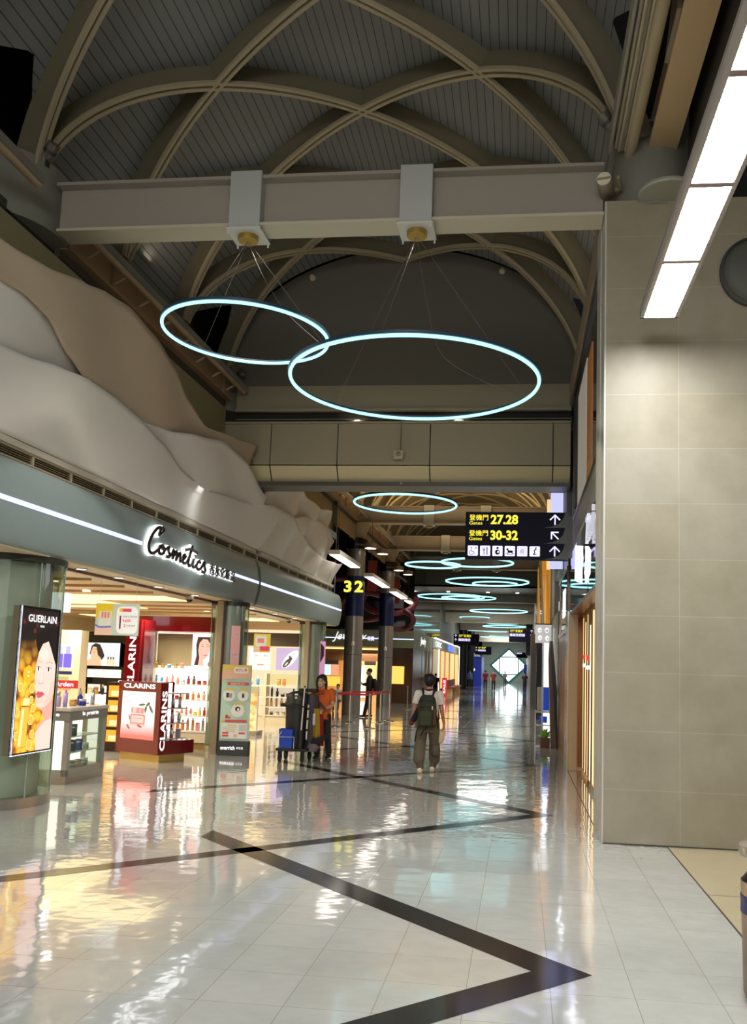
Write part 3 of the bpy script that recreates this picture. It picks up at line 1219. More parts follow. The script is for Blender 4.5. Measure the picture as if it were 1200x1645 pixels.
def drum(x, y, r, label):
    t = thing('glass_column', label, 'column', (x, y, 0))
    MB().lathe([(r + 0.012, 0.0), (r + 0.012, 0.12)], 48).build('steel_plinth', STEELP, t, smooth=True)
    MB().lathe([(r, 0.12), (r, 2.90)], 48, cap=False).build('glass_pane', GL, t, smooth=True)
    MB().lathe([(r * 0.80, 0.1), (r * 0.80, 2.95)], 40).build('inner_cladding', CLAD, t, smooth=True)
    seams = MB()
    for k in range(8):
        a = pi / 8 + k * pi / 4
        seams.box(-0.006, 0.006, -0.006, 0.006, 0.12, 2.9, Matrix.Translation((r * cos(a), r * sin(a), 0)))
    seams.build('pane_joint', M('pane_joint', '9db0a4', 0.2), t)
    MB().lathe([(r + 0.02, 2.86), (r + 0.02, 2.94)], 40).build('top_ring', M('top_ring_dark', '3a3a34', 0.4, metal=0.5), t, smooth=True)
    return t


drum(-6.32, 9.9, 0.71, 'green glass drum around the nearest column, carrying the tall gold perfume poster')
drum(-5.77, 16.75, 0.36, 'green glass drum behind the freestanding promotion banner')
drum(-5.81, 23.9, 0.36, 'green glass drum at the far end of the cosmetics shop')

# clear door leaf of glass right of the first drum
glass_mat('clear_pane', 'eef5f0', 0.01, 0.2)
# wooden/steel posts
for i, (x, y, lb) in enumerate(((-5.78, 16.22, 'beige square post between the red shelves and the second glass column'), (-5.79, 23.2, 'beige square post beside the last glass column'))):
    t = thing('door_post', lb, 'post', (x, y, 0))
    MB().box(-0.06, 0.06, -0.05, 0.10, 0, 2.93).build('post', M('post_champagne', 'a3947c', 0.35, metal=0.3), t, bevel=0.006)
    MB().box(0.055, 0.075, -0.03, 0.09, 0.05, 2.9).build('steel_edge', M('post_edge', '6f6555', 0.3, metal=0.6), t)

# ================================================================== tall perfume poster
PX = -5.585
t = thing('lightbox_poster', 'tall backlit gold and amber poster of a woman beside a serum bottle', 'poster', (PX, 9.15, 0.64))
PW, PH = 0.83, 1.68
MB().box(-0.10, -0.005, 0, PW, 0, PH).build('casing', M('casing_champagne', '8d8874', 0.35, metal=0.5), t, bevel=0.004)
f_ = MB()
for a in ((0, PW, 0, 0.022), (0, PW, PH - 0.022, PH), (0, 0.022, 0, PH), (PW - 0.022, PW, 0, PH)):
    f_.box(-0.02, 0.008, a[0], a[1], a[2], a[3])
f_.build('frame', M('frame_black', '1c1a1a', 0.25, metal=0.4), t)
MB().box(-0.01, 0.010, 0.0, 0.008, 0, PH).box(-0.01, 0.010, 0, PW, -0.004, 0.005).build('edge_light', E('edge_light', 'e8f0ff', 1.3), t)
# voronoi honey artwork
ha = bpy.data.materials.new('honey_artwork')
ha.use_nodes = True
nt = ha.node_tree
b = nt.nodes['Principled BSDF']
b.inputs['Base Color'].default_value = (0.01, 0.01, 0.01, 1)
tc = nt.nodes.new('ShaderNodeTexCoord')
vo = nt.nodes.new('ShaderNodeTexVoronoi')
vo.inputs['Scale'].default_value = 9
nt.links.new(tc.outputs['Object'], vo.inputs['Vector'])
cr = nt.nodes.new('ShaderNodeValToRGB')
cr.color_ramp.elements[0].position = 0.0
cr.color_ramp.elements[0].color = (*lin('ffd24a'), 1)
e = cr.color_ramp.elements.new(0.45)
e.color = (*lin('f7b32a'), 1)
e = cr.color_ramp.elements.new(0.66)
e.color = (*lin('c46f10'), 1)
cr.color_ramp.elements[-1].position = 0.9
cr.color_ramp.elements[-1].color = (*lin('3a1206'), 1)
nt.links.new(vo.outputs['Distance'], cr.inputs[0])
sp = nt.nodes.new('ShaderNodeSeparateXYZ')
nt.links.new(tc.outputs['Object'], sp.inputs[0])
mr = nt.nodes.new('ShaderNodeMapRange')
mr.inputs['From Min'].default_value = 0.85
mr.inputs['From Max'].default_value = 1.3
nt.links.new(sp.outputs['Z'], mr.inputs['Value'])
mx = nt.nodes.new('ShaderNodeMix')
mx.data_type = 'RGBA'
mx.blend_type = 'MIX'
cr2 = nt.nodes.new('ShaderNodeValToRGB')
cr2.color_ramp.elements[0].color = (*lin('8a2d0e'), 1)
cr2.color_ramp.elements[0].position = 0.0
cr2.color_ramp.elements[1].color = (*lin('120807'), 1)
cr2.color_ramp.elements[1].position = 0.35
nt.links.new(vo.outputs['Distance'], cr2.inputs[0])
nt.links.new(mr.outputs[0], mx.inputs['Factor'])
nt.links.new(cr.outputs[0], mx.inputs['A'])
nt.links.new(cr2.outputs[0], mx.inputs['B'])
nt.links.new(mx.outputs['Result'], b.inputs['Emission Color'])
b.inputs['Emission Strength'].default_value = 1.0
F = Face((0.0, 0.02, 0.02), (0, 1, 0), (0, 0, 1), t, step=0.0008)
W, Hh = PW - 0.04, PH - 0.04
F.rect('honey_artwork', ha, 0, 0, W, Hh, 1)
SKIN = E('ad_skin', 'f3cdbd', 1.0)
SKIN2 = E('ad_skin_shade', 'e0a593', 1.0)
HAIR = E('ad_hair', '16100f', 1.0)
LIP = E('ad_lips', 'cf5a66', 1.0)
DK = E('ad_dark', '1a1212', 1.0)
WH = E('ad_white', 'ffffff', 1.1)
# hair, neck, face
F.poly('portrait_hair', HAIR, [(0.40 * W, 0.78 * Hh), (0.48 * W, 0.70 * Hh), (0.50 * W, 0.60 * Hh), (W, 0.46 * Hh), (W, 0.86 * Hh), (0.86 * W, 0.875 * Hh), (0.62 * W, 0.86 * Hh), (0.46 * W, 0.82 * Hh)], 2)
F.poly('portrait_neck', SKIN2, [(0.62 * W, 0.33 * Hh), (0.97 * W, 0.38 * Hh), (W, 0.25 * Hh), (W, 0), (0.66 * W, 0), (0.64 * W, 0.1 * Hh), (0.60 * W, 0.17 * Hh), (0.78 * W, 0.22 * Hh)], 2)
F.poly('portrait_face', SKIN, [(0.46 * W, 0.60 * Hh), (0.50 * W, 0.69 * Hh), (0.60 * W, 0.755 * Hh), (0.75 * W, 0.775 * Hh), (0.82 * W, 0.73 * Hh), (W, 0.60 * Hh), (W, 0.40 * Hh), (0.92 * W, 0.34 * Hh), (0.80 * W, 0.31 * Hh), (0.66 * W, 0.295 * Hh), (0.54 * W, 0.31 * Hh), (0.52 * W, 0.36 * Hh), (0.50 * W, 0.41 * Hh), (0.47 * W, 0.44 * Hh), (0.47 * W, 0.48 * Hh), (0.44 * W, 0.52 * Hh)], 3)
F.poly('portrait_hair', HAIR, [(0.76 * W, 0.78 * Hh), (0.84 * W, 0.72 * Hh), (0.92 * W, 0.67 * Hh), (W, 0.61 * Hh), (W, 0.84 * Hh), (0.8 * W, 0.86 * Hh)], 4)
F.poly('portrait_hand', SKIN, [(0.60 * W, 0.0), (0.58 * W, 0.06 * Hh), (0.56 * W, 0.12 * Hh), (0.66 * W, 0.16 * Hh), (0.80 * W, 0.20 * Hh), (0.97 * W, 0.22 * Hh), (W, 0.2 * Hh), (W, 0.0)], 4)
for cx, cy, s_ in ((0.52, 0.578, 0.8), (0.80, 0.572, 1.0)):
    F.disc('portrait_eye', WH, cx * W, cy * Hh, 0.055 * W * s_, 0.013 * Hh, 4)
    F.disc('portrait_iris', DK, cx * W, cy * Hh, 0.026 * W * s_, 0.015 * Hh, 5)
    F.stroke('portrait_lash', DK, [((cx - 0.07 * s_) * W, (cy + 0.008) * Hh), (cx * W, (cy + 0.018) * Hh), ((cx + 0.08 * s_) * W, (cy + 0.006) * Hh)], 0.006, 5)
    F.stroke('portrait_brow', SKIN2, [((cx - 0.08 * s_) * W, (cy + 0.042) * Hh), (cx * W, (cy + 0.055) * Hh), ((cx + 0.11 * s_) * W, (cy + 0.045) * Hh)], 0.012, 4)
F.stroke('portrait_brow', SKIN2, [(0.60 * W, 0.55 * Hh), (0.58 * W, 0.50 * Hh), (0.56 * W, 0.475 * Hh), (0.62 * W, 0.47 * Hh), (0.68 * W, 0.475 * Hh)], 0.008, 4)
F.poly('portrait_lips', LIP, [(0.50 * W, 0.40 * Hh), (0.56 * W, 0.42 * Hh), (0.61 * W, 0.412 * Hh), (0.66 * W, 0.416 * Hh), (0.74 * W, 0.395 * Hh), (0.66 * W, 0.375 * Hh), (0.56 * W, 0.368 * Hh)], 5)
F.stroke('lip_line', E('ad_lipline', '9c3642', 1), [(0.50 * W, 0.40 * Hh), (0.60 * W, 0.398 * Hh), (0.73 * W, 0.396 * Hh)], 0.004, 6)
BL = E('ad_blush', 'eec0b0', 1.0)
BR = E('ad_bright', 'f7d8cb', 1.0)
F.poly('portrait_shade', BL, [(0.80 * W, 0.31 * Hh), (0.92 * W, 0.34 * Hh), (W, 0.40 * Hh), (W, 0.52 * Hh), (0.93 * W, 0.47 * Hh), (0.84 * W, 0.40 * Hh), (0.72 * W, 0.33 * Hh)], 4)
F.disc('portrait_shade', BL, 0.62 * W, 0.345 * Hh, 0.11 * W, 0.014 * Hh, 4)
F.poly('portrait_highlight', BR, [(0.62 * W, 0.57 * Hh), (0.64 * W, 0.50 * Hh), (0.60 * W, 0.48 * Hh), (0.57 * W, 0.50 * Hh), (0.59 * W, 0.57 * Hh)], 4)
F.disc('portrait_highlight', BR, 0.66 * W, 0.68 * Hh, 0.12 * W, 0.04 * Hh, 4)
F.stroke('portrait_nose', E('ad_nose', 'b97666', 1), [(0.57 * W, 0.475 * Hh), (0.60 * W, 0.469 * Hh)], 0.007, 6)
F.stroke('portrait_nose', E('ad_nose'), [(0.65 * W, 0.472 * Hh), (0.68 * W, 0.477 * Hh)], 0.006, 6)
for hx, hy, hr_ in ((0.10, 0.45, 0.05), (0.40, 0.44, 0.06), (0.46, 0.30, 0.05), (0.42, 0.22, 0.06), (0.48, 0.12, 0.05), (0.42, 0.05, 0.06), (0.08, 0.12, 0.05), (0.06, 0.28, 0.05), (0.40, 0.36, 0.045)):
    hex_ = [(hx * W + hr_ * cos(q_ * pi / 3), hy * Hh + hr_ * sin(q_ * pi / 3)) for q_ in range(6)]
    F.poly('honeycomb_cell', E('ad_gold_bottle', 'e9b544', 1.05), hex_, 1.5)
    F.stroke('honeycomb_edge', E('ad_gold_light', 'ffe79a', 1.15), hex_, 0.006, 1.7, closed=True)
# serum bottle
GB = E('ad_gold_bottle', 'e9b544', 1.05)
GB2 = E('ad_gold_light', 'ffe79a', 1.15)
GB3 = E('ad_gold_dark', '7a4a10', 1.0)
F.poly('bottle_body', GB, [(0.10 * W, 0.03 * Hh), (0.33 * W, 0.04 * Hh), (0.36 * W, 0.31 * Hh), (0.15 * W, 0.315 * Hh)], 2)
F.poly('bottle_highlight', GB2, [(0.14 * W, 0.05 * Hh), (0.20 * W, 0.05 * Hh), (0.23 * W, 0.30 * Hh), (0.18 * W, 0.30 * Hh)], 3)
F.stroke('bottle_outline', GB3, [(0.10 * W, 0.03 * Hh), (0.33 * W, 0.04 * Hh), (0.36 * W, 0.31 * Hh), (0.15 * W, 0.315 * Hh)], 0.004, 4, closed=True)
F.poly('bottle_neck', GB2, [(0.19 * W, 0.325 * Hh), (0.34 * W, 0.322 * Hh), (0.34 * W, 0.37 * Hh), (0.21 * W, 0.375 * Hh)], 3)
F.poly('bottle_dropper', GB, [(0.225 * W, 0.375 * Hh), (0.31 * W, 0.375 * Hh), (0.285 * W, 0.425 * Hh), (0.26 * W, 0.44 * Hh)], 3)
F.stroke('bottle_outline', GB3, [(0.16 * W, 0.32 * Hh), (0.36 * W, 0.316 * Hh)], 0.008, 4)
F.poly('hexagon_badge', E('ad_hexagon', 'f2ae22', 1.05), [(0.14 * W, 0.54 * Hh), (0.16 * W, 0.50 * Hh), (0.28 * W, 0.475 * Hh), (0.38 * W, 0.51 * Hh), (0.39 * W, 0.57 * Hh), (0.28 * W, 0.605 * Hh), (0.15 * W, 0.58 * Hh)], 2)
F.text('badge_text', WH, '金鑽', 0.27 * W, 0.548 * Hh, h=0.022, layer=3, align='C')
F.text('badge_text', WH, '修護', 0.27 * W, 0.520 * Hh, h=0.022, layer=3, align='C')
F.text('bottle_text', GB3, 'ABEILLE', 0.25 * W, 0.16 * Hh, h=0.009, layer=4, align='C')
F.text('brand_lettering', WH, 'GUERLAIN', 0.54 * W, 0.905 * Hh, h=0.085, w=0.76 * W, layer=7, align='C', bold=0.015)
F.text('brand_lettering', WH, 'PARIS', 0.54 * W, 0.870 * Hh, h=0.026, layer=7, align='C', bold=0.01)
F.done()

# ================================================================== free standing promotion banner
t = thing('banner_stand', 'freestanding mint and white promotion banner with black foot', 'banner', (-5.62, 16.02, 0), 0.12)
BW, BH = 0.56, 1.70
MB().box(-0.01, BW + 0.01, -0.06, 0.16, 0, 0.27).build('foot_box', M('foot_charcoal', '3c3c3c', 0.5), t, bevel=0.006)
MB().box(0, BW, 0.01, 0.03, 0.27, BH).build('panel', M('banner_mint', 'b9d3bf', 0.5), t)
F = Face((0, 0.0, 0.27), (1, 0, 0), (0, 0, 1), t, step=0.002)
PYE, PPK, PRD, PWT, PGR, PBK = M('print_yellow', 'd8c455', 0.6), M('print_peach', 'e3b59a', 0.6), M('print_red', 'd0524e', 0.6), M('print_white', 'e8e6df', 0.6), M('print_grey', '9b9b98', 0.6), M('print_black', '2c2c2e', 0.6)
h_ = BH - 0.27
F.rect('banner_print', PYE, 0, h_ - 0.13, BW, h_, 1)
F.poly('banner_print', PPK, [(0, h_ - 0.13), (0, h_ - 0.30), (0.12, h_ - 0.27), (BW, h_ - 0.25), (BW, h_ - 0.12), (0.3, h_ - 0.17), (0.12, h_ - 0.08)], 2)
F.rrect('banner_print', PWT, 0.22, h_ - 0.16, 0.50, h_ - 0.04, 0.04, 3)
F.text('banner_lettering', PRD, '免稅優惠', 0.36, h_ - 0.125, h=0.055, w=0.22, layer=4, align='C', bold=0.02)
F.rect('banner_print', PRD, 0.11, h_ - 0.385, 0.52, h_ - 0.33, 2)
F.text('banner_lettering', PWT, '滿額贈好禮三選一', 0.315, h_ - 0.375, h=0.034, layer=3, align='C')
for cx, cy, r_ in ((0.15, h_ - 0.58, 0.115), (0.42, h_ - 0.58, 0.105), (0.33, h_ - 0.86, 0.125)):
    F.disc('banner_print', PWT, cx, cy, r_, r_, 2)
    F.rect('banner_print', PYE, cx - 0.07, cy + r_ - 0.02, cx + 0.09, cy + r_ + 0.022, 3)
F.rect('product_print', PBK, 0.10, h_ - 0.62, 0.15, h_ - 0.53, 3)
F.rect('product_print', PGR, 0.155, h_ - 0.62, 0.21, h_ - 0.54, 3)
F.rect('product_print', PBK, 0.40, h_ - 0.62, 0.44, h_ - 0.55, 3)
F.rect('product_print', PBK, 0.41, h_ - 0.55, 0.43, h_ - 0.53, 3)
F.disc('product_print', PBK, 0.33, h_ - 0.83, 0.05, 0.045, 3)
F.disc('product_print', PWT, 0.34, h_ - 0.84, 0.022, 0.03, 4)
F.disc('product_print', PRD, 0.13, h_ - 0.97, 0.03, 0.03, 3)
F.rect('product_print', PRD, 0.10, h_ - 1.01, 0.20, h_ - 0.975, 3)
F.rect('banner_print', PYE, 0.03, h_ - 1.075, 0.09, h_ - 1.035, 2)
F.rect('banner_print', PRD, 0.10, h_ - 1.08, 0.51, h_ - 1.035, 2)
F.rect('banner_print', PWT, 0.04, 0.04, 0.52, h_ - 1.10, 2)
F.rect('banner_print', PYE, 0.15, h_ - 1.15, 0.32, h_ - 1.125, 3)
F.rect('banner_print', PYE, 0.12, h_ - 1.26, 0.30, h_ - 1.24, 3)
for q in range(4):
    F.rect('small_print', PGR, 0.06, h_ - 1.175 - 0.018 * q, 0.34 - 0.05 * (q % 2), h_ - 1.170 - 0.018 * q, 3)
F.rect('banner_print', M('print_pale', 'c9cac4', 0.6), 0.37, h_ - 1.24, 0.50, h_ - 1.12, 3)
for x0, y0 in ((0.06, 0.08), (0.06, 0.13), (0.37, 0.13)):
    F.rect('banner_print', PRD, x0, y0, x0 + 0.12, y0 + 0.035, 3)
F.rect('banner_print', PPK, 0.28, 0.07, 0.34, 0.13, 3)
F.done()
F = Face((0, -0.062, 0), (1, 0, 0), (0, 0, 1), t)
F.text('foot_lettering', WH, 'everrich', 0.05, 0.11, h=0.075, w=0.27, bold=0.02, layer=1)
F.text('foot_lettering', WH, '昇恆昌', 0.35, 0.125, h=0.04, layer=1)
F.done()

# ================================================================== SHOP INTERIOR
fl2 = M('shop_wall_cream', 'd9c4a0', 0.6)
cw = MB()
cw.box(-13.2, -6.3, 3.0, 26.2, 2.94, 3.0)
c_ = struct(cw.build('ceiling', M('shop_ceiling_peach', 'd3b58c', 0.65)))
c_['label'] = 'peach coloured shop ceiling with glowing coves'
COVE = E('cove_glow', 'ffe6a0', 1.35)
cv = MB()
cv.box(-10.5, -6.6, 15.4, 16.6, 2.925, 2.935)
cv.box(-12.0, -6.8, 22.4, 23.9, 2.925, 2.935)
cv.box(-12.5, -8.6, 11.5, 19.5, 2.925, 2.935)
cv.build('cove_light', COVE, c_)
bd = MB()
for y in (12.2, 13.3, 14.4, 18.0, 19.2, 20.4):
    bd.box(-13, -6.4, y, y + 0.05, 2.90, 2.94)
bd.build('ceiling_seam', M('seam_tan', 'b08c66', 0.6), c_)
for (x, y) in ((-7.6, 14.4), (-8.8, 17.3), (-7.3, 19.5), (-7.2, 12.6)):
    d = tag(MB().lathe([(0.07, 0), (0.07, -0.012)], 16, (x, y, 2.925)).build('downlight', DL), 'round white downlight recessed in the peach shop ceiling', 'downlight', 'downlights in the shop ceiling')
wl = MB()
wl.box(-13.2, -13.1, 3, 27, 0, 3)
wl.box(-13.1, -6.45, 26.0, 26.1, 0, 2.94)
wl.box(-13.1, -7.0, 3.0, 3.1, 0, 2.94)
w_ = struct(wl.build('wall_shop', fl2))
w_['label'] = 'cream back and side walls of the cosmetics shop'


def dome_cam(x, y, z, lb):
    t = thing('dome_camera', lb, 'security camera', (x, y, z))
    MB().lathe([(0.075, 0.0), (0.075, -0.05), (0.065, -0.06)], 20).build('housing', M('camera_white', 'a39d90', 0.4), t, smooth=True)
    MB().ball((0, 0, -0.06), 0.055, 16, (1, 1, 0.95)).build('dome', M('dome_smoke', '1a1612', 0.08), t, smooth=True)


dome_cam(-5.95, 15.0, 2.91, 'dark dome camera under the soffit above the red shelf wall')
dome_cam(-6.0, 22.0, 2.91, 'dark dome camera under the soffit before the last glass column')

BOTTLE = {}


def bottle_mesh(kind, mat, cap):
    key = (kind, mat.name, cap.name)
    if key in BOTTLE:
        return BOTTLE[key]
    a, b_ = MB(), MB()
    if kind == 'bottle':
        a.lathe([(0.026, 0), (0.03, 0.01), (0.03, 0.10), (0.014, 0.125)], 12)
        b_.lathe([(0.014, 0.12), (0.016, 0.125), (0.016, 0.17)], 10)
    elif kind == 'jar':
        a.lathe([(0.038, 0), (0.042, 0.01), (0.042, 0.045), (0.036, 0.05)], 14)
        b_.lathe([(0.041, 0.05), (0.041, 0.075)], 14)
    elif kind == 'box':
        a.box(-0.03, 0.03, -0.025, 0.025, 0, 0.13)
        b_.box(-0.031, 0.031, -0.026, 0.026, 0.09, 0.10)
    elif kind == 'tube':
        a.lathe([(0.022, 0.03), (0.026, 0.08), (0.006, 0.15)], 12, sx=1.3, sy=0.6)
        b_.lathe([(0.024, 0.0), (0.024, 0.03)], 12)
    elif kind == 'tall':
        a.lathe([(0.024, 0), (0.024, 0.16)], 12)
        b_.lathe([(0.012, 0.16), (0.012, 0.20)], 10)
    ma = a.mesh('body')
    ma.materials.append(mat)
    mb2 = b_.mesh('cap')
    mb2.materials.append(cap)
    for m in (ma, mb2):
        m.polygons.foreach_set('use_smooth', [kind != 'box'] * len(m.polygons))
    BOTTLE[key] = (ma, mb2)
    return BOTTLE[key]


PMAT = {
    'pink': M('product_pink', 'd98d86', 0.3), 'peach': M('product_peach', 'e0a87e', 0.3), 'red': M('product_red', 'a11f35', 0.25),
    'blue': M('product_blue', '3f97c9', 0.25), 'navy': M('product_navy', '1e2f8f', 0.25), 'white': M('product_white', 'e6e4df', 0.3), 'amber': M('product_amber', 'c97b35', 0.25),
    'gold': M('product_gold', 'c79e55', 0.3, metal=0.5), 'black': M('product_black', '1f1d22', 0.25), 'violet': M('product_violet', 'a98fd0', 0.3), 'yellow': M('product_yellow', 'd9c94a', 0.3), 'silver': M('product_silver', 'b5b5ba', 0.25, metal=0.7),
    'teal': M('product_teal', '2fa295', 0.3), 'cream': M('product_cream', 'e2d3b4', 0.4), 'brown': M('product_brown', '6b3f2a', 0.3), 'slate': M('product_slate', '3b4250', 0.35),
}


def product(kind, col, cap, x, y, z, label, group, s=1.0, rz=0.0, cat=None):
    ma, mc = bottle_mesh(kind, PMAT[col], PMAT[cap])
    nm = {'bottle': 'cosmetic_bottle', 'jar': 'cream_jar', 'box': 'product_box', 'tube': 'cream_tube', 'tall': 'spray_bottle'}[kind]
    a = bpy.data.objects.new(nm, ma)
    COL.objects.link(a)
    a.location = (x, y, z)
    a.scale = (s, s, s)
    a.rotation_euler = (0, 0, rz)
    tag(a, label, cat or {'jar': 'jar', 'box': 'box', 'tube': 'tube'}.get(kind, 'bottle'), group)
    c = bpy.data.objects.new('lid' if kind != 'box' else 'printed_band', mc)
    COL.objects.link(c)
    c.parent = a
    return a


def row(spec, p0, p1, z, where, group, s=1.0):
    """spec: list of (kind, colour, cap); evenly set from p0 to p1"""
    n = len(spec)
    for i, (k, c, cp) in enumerate(spec):
        tt = (i + 0.5) / n
        x = p0[0] + (p1[0] - p0[0]) * tt
        y = p0[1] + (p1[1] - p0[1]) * tt
        product(k, c, cp, x, y, z, '%s %s %s' % (c, {'bottle': 'cosmetic bottle', 'jar': 'cream jar', 'box': 'product box', 'tube': 'cream tube', 'tall': 'slim spray bottle'}[k], where), group, s)


# ---------------------------------------------------------------- shelf wall of the red brand
RED = M('lacquer_red', '7d0f16', 0.12, coat=0.6)
REDD = M('lacquer_oxblood', '5e0c12', 0.16, coat=0.5)
t = thing('shelf_unit', 'bright white wall shelves under a glossy red lacquer header', 'shelves', (-7.5, 16.85, 0))
# x 0..1.38 , facing -y
MB().box(0.0, 1.40, 0.36, 0.40, 0.14, 2.32).build('back_panel', E('shelf_back_glow', 'fff1dc', 1.7), t)
MB().box(-0.3, 1.44, -0.02, 0.4, 2.33, 2.64).build('red_header', RED, t, bevel=0.005)
MB().box(1.36, 1.42, -0.02, 0.4, 0.0, 2.33).box(-0.02, 0.04, 0.1, 0.4, 0, 2.33).build('side_panel', M('cream_laminate', 'cfc0a2', 0.4), t)
for i, z in enumerate((1.60, 1.28, 0.975, 0.66, 0.36)):
    MB().box(0.02, 1.38, 0.02, 0.37, z - 0.022, z).build('shelf', M('shelf_white', 'd9d2c4', 0.3), t)
MB().box(0.02, 1.38, 0.0, 0.34, 0.13, 0.34 - 0.03).build('base_cabinet', M('cream_laminate'), t)
MB().box(0.02, 1.36, 0.02, 0.34, 0.0, 0.12).build('brass_plinth', M('brass_plinth', 'b39757', 0.3, metal=0.6), t)
MB().box(0.05, 0.80, 0.35, 0.358, 1.64, 2.30).build('taupe_backing', M('taupe_backing', 'a89a7a', 0.5), t)
row([('box', 'gold', 'white'), ('jar', 'amber', 'gold'), ('jar', 'blue', 'white'), ('jar', 'peach', 'gold'), ('box', 'pink', 'white')], (-7.42, 17.0), (-6.75, 17.0), 1.6, 'on the top shelf of the red header unit', 'products on the top shelf')
row([('tall', 'blue', 'white'), ('bottle', 'blue', 'white'), ('tube', 'pink', 'white'), ('tall', 'pink', 'white'), ('bottle', 'pink', 'white'), ('jar', 'white', 'silver'), ('bottle', 'red', 'black'), ('bottle', 'brown', 'black'), ('jar', 'red', 'red'), ('jar', 'amber', 'red'), ('box', 'peach', 'white')], (-7.4, 17.0), (-6.15, 17.0), 1.28, 'on the second shelf of the red header unit', 'products on the second shelf')
row([('jar', 'white', 'pink'), ('tube', 'white', 'pink'), ('bottle', 'red', 'red'), ('jar', 'red', 'red'), ('jar', 'red', 'red'), ('box', 'peach', 'white'), ('box', 'brown', 'gold'), ('bottle', 'amber', 'white'), ('tube', 'amber', 'white'), ('bottle', 'peach', 'amber'), ('bottle', 'amber', 'amber')], (-7.4, 17.0), (-6.15, 17.0), 0.975, 'on the third shelf of the red header unit', 'products on the third shelf')
row([('tube', 'pink', 'white'), ('tube', 'pink', 'white'), ('jar', 'white', 'pink'), ('tube', 'peach', 'white'), ('bottle', 'pink', 'white'), ('tube', 'pink', 'white'), ('jar', 'yellow', 'yellow'), ('bottle', 'yellow', 'white'), ('bottle', 'red', 'brown'), ('tube', 'peach', 'white')], (-7.1, 17.0), (-6.15, 17.0), 0.66, 'on the fourth shelf of the red header unit', 'products on the fourth shelf')
row([('bottle', 'teal', 'white'), ('box', 'peach', 'gold'), ('bottle', 'amber', 'gold'), ('bottle', 'amber', 'gold'), ('tall', 'peach', 'white'), ('tall', 'gold', 'pink'), ('box', 'pink', 'white'), ('tall', 'silver', 'pink'), ('box', 'amber', 'white')], (-7.1, 17.0), (-6.15, 17.0), 0.36, 'on the lowest shelf of the red header unit', 'products on the lowest shelf', 1.25)

# portrait advert standing on those shelves
t = thing('portrait_advert', 'square pale advert with a woman\'s face standing on the red header shelves', 'poster', (-6.62, 17.1, 1.62))
MB().box(0, 0.50, 0.0, 0.02, 0, 0.63).build('backing', M('frame_white', 'dcdcdc', 0.4), t)
F = Face((0, -0.001, 0), (1, 0, 0), (0, 0, 1), t, 0.001)
F.rect('advert_sky', E('ad_sky', 'd7ecfa', 1.05), 0.005, 0.005, 0.495, 0.625, 1)
F.poly('advert_hair', E('ad_brownhair', '4a2c24', 1), [(0.02, 0.05), (0.06, 0.25), (0.04, 0.45), (0.07, 0.62), (0.34, 0.62), (0.36, 0.5), (0.2, 0.5), (0.14, 0.3), (0.10, 0.05)], 2)
F.poly('advert_face', E('ad_tanskin', 'e8b49c', 1), [(0.10, 0.05), (0.12, 0.20), (0.09, 0.35), (0.11, 0.50), (0.18, 0.58), (0.28, 0.57), (0.33, 0.48), (0.33, 0.36), (0.31, 0.28), (0.26, 0.19), (0.20, 0.15), (0.22, 0.03)], 3)
F.stroke('advert_feature', E('ad_brow', '6b3d30', 1), [(0.15, 0.46), (0.20, 0.475)], 0.008, 4)
F.stroke('advert_feature', E('ad_brow'), [(0.26, 0.47), (0.31, 0.46)], 0.008, 4)
F.stroke('advert_feature', E('ad_brow'), [(0.16, 0.425), (0.20, 0.43)], 0.010, 4)
F.stroke('advert_feature', E('ad_brow'), [(0.27, 0.43), (0.31, 0.425)], 0.010, 4)
F.stroke('advert_lips', LIP, [(0.21, 0.245), (0.285, 0.25)], 0.02, 4)
for cx in (0.34, 0.43):
    F.disc('advert_bottle', E('ad_redbottle', 'b5493c', 1), cx, 0.07, 0.035, 0.05, 3)
    F.rect('advert_bottle', E('ad_redbottle'), cx - 0.012, 0.1, cx + 0.012, 0.15, 3)
F.done()

# red tower with the vertical name
t = thing('brand_tower', 'tall glossy red tower with the vertical white name CLARINS', 'display tower', (-7.40, 15.62, 0))
MB().box(0, 0.30, 0, 0.06, 0.0, 2.50).build('front_slab', RED, t, bevel=0.004)
MB().box(0.28, 0.34, 0.06, 0.55, 0.0, 2.50).build('side_slab', REDD, t)
F = Face((0, -0.001, 0), (1, 0, 0), (0, 0, 1), t)
F.text('vertical_lettering', WH, 'CLARINS', 0.215, 1.18, h=0.135, w=1.14, rot=pi / 2, layer=1, bold=0.02)
F.done()

# ---------------------------------------------------------------- red brand kiosk
ang = atan2(14.38 - 14.85, -6.13 + 7.06)
t = thing('display_kiosk', 'oxblood kiosk with backlit cream jar poster and white CLARINS lettering', 'kiosk', (-7.06, 14.85, 0), ang)
KW = 1.04
MB().box(0.0, KW - 0.0, 0.06, 0.62, 0.0, 0.13).build('brass_plinth', M('brass_plinth'), t)
MB().box(-0.06, KW + 0.03, 0.0, 0.16, 0.13, 1.36).build('front_slab', REDD, t, bevel=0.004)
MB().box(-0.06, KW + 0.03, 0.14, 0.80, 0.13, 0.36).build('base_box', REDD, t, bevel=0.004)
MB().box(-0.06, KW * 0.55, 0.16, 0.72, 0.36, 1.36).build('core_box', REDD, t)
MB().box(KW * 0.55, KW * 0.56, 0.16, 0.66, 0.36, 1.34).build('glowing_back', E('kiosk_glow', 'fff3e6', 1.6), t)
for z in (0.40, 0.66, 0.92, 1.18):
    MB().box(KW * 0.55, KW - 0.02, 0.17, 0.66, z - 0.02, z).build('shelf', M('shelf_grey', 'a8a2a0', 0.3), t)
ca, sa = cos(ang), sin(ang)


def kpt(a, b_):
    return (-7.06 + a * ca - b_ * sa, 14.85 + a * sa + b_ * ca)


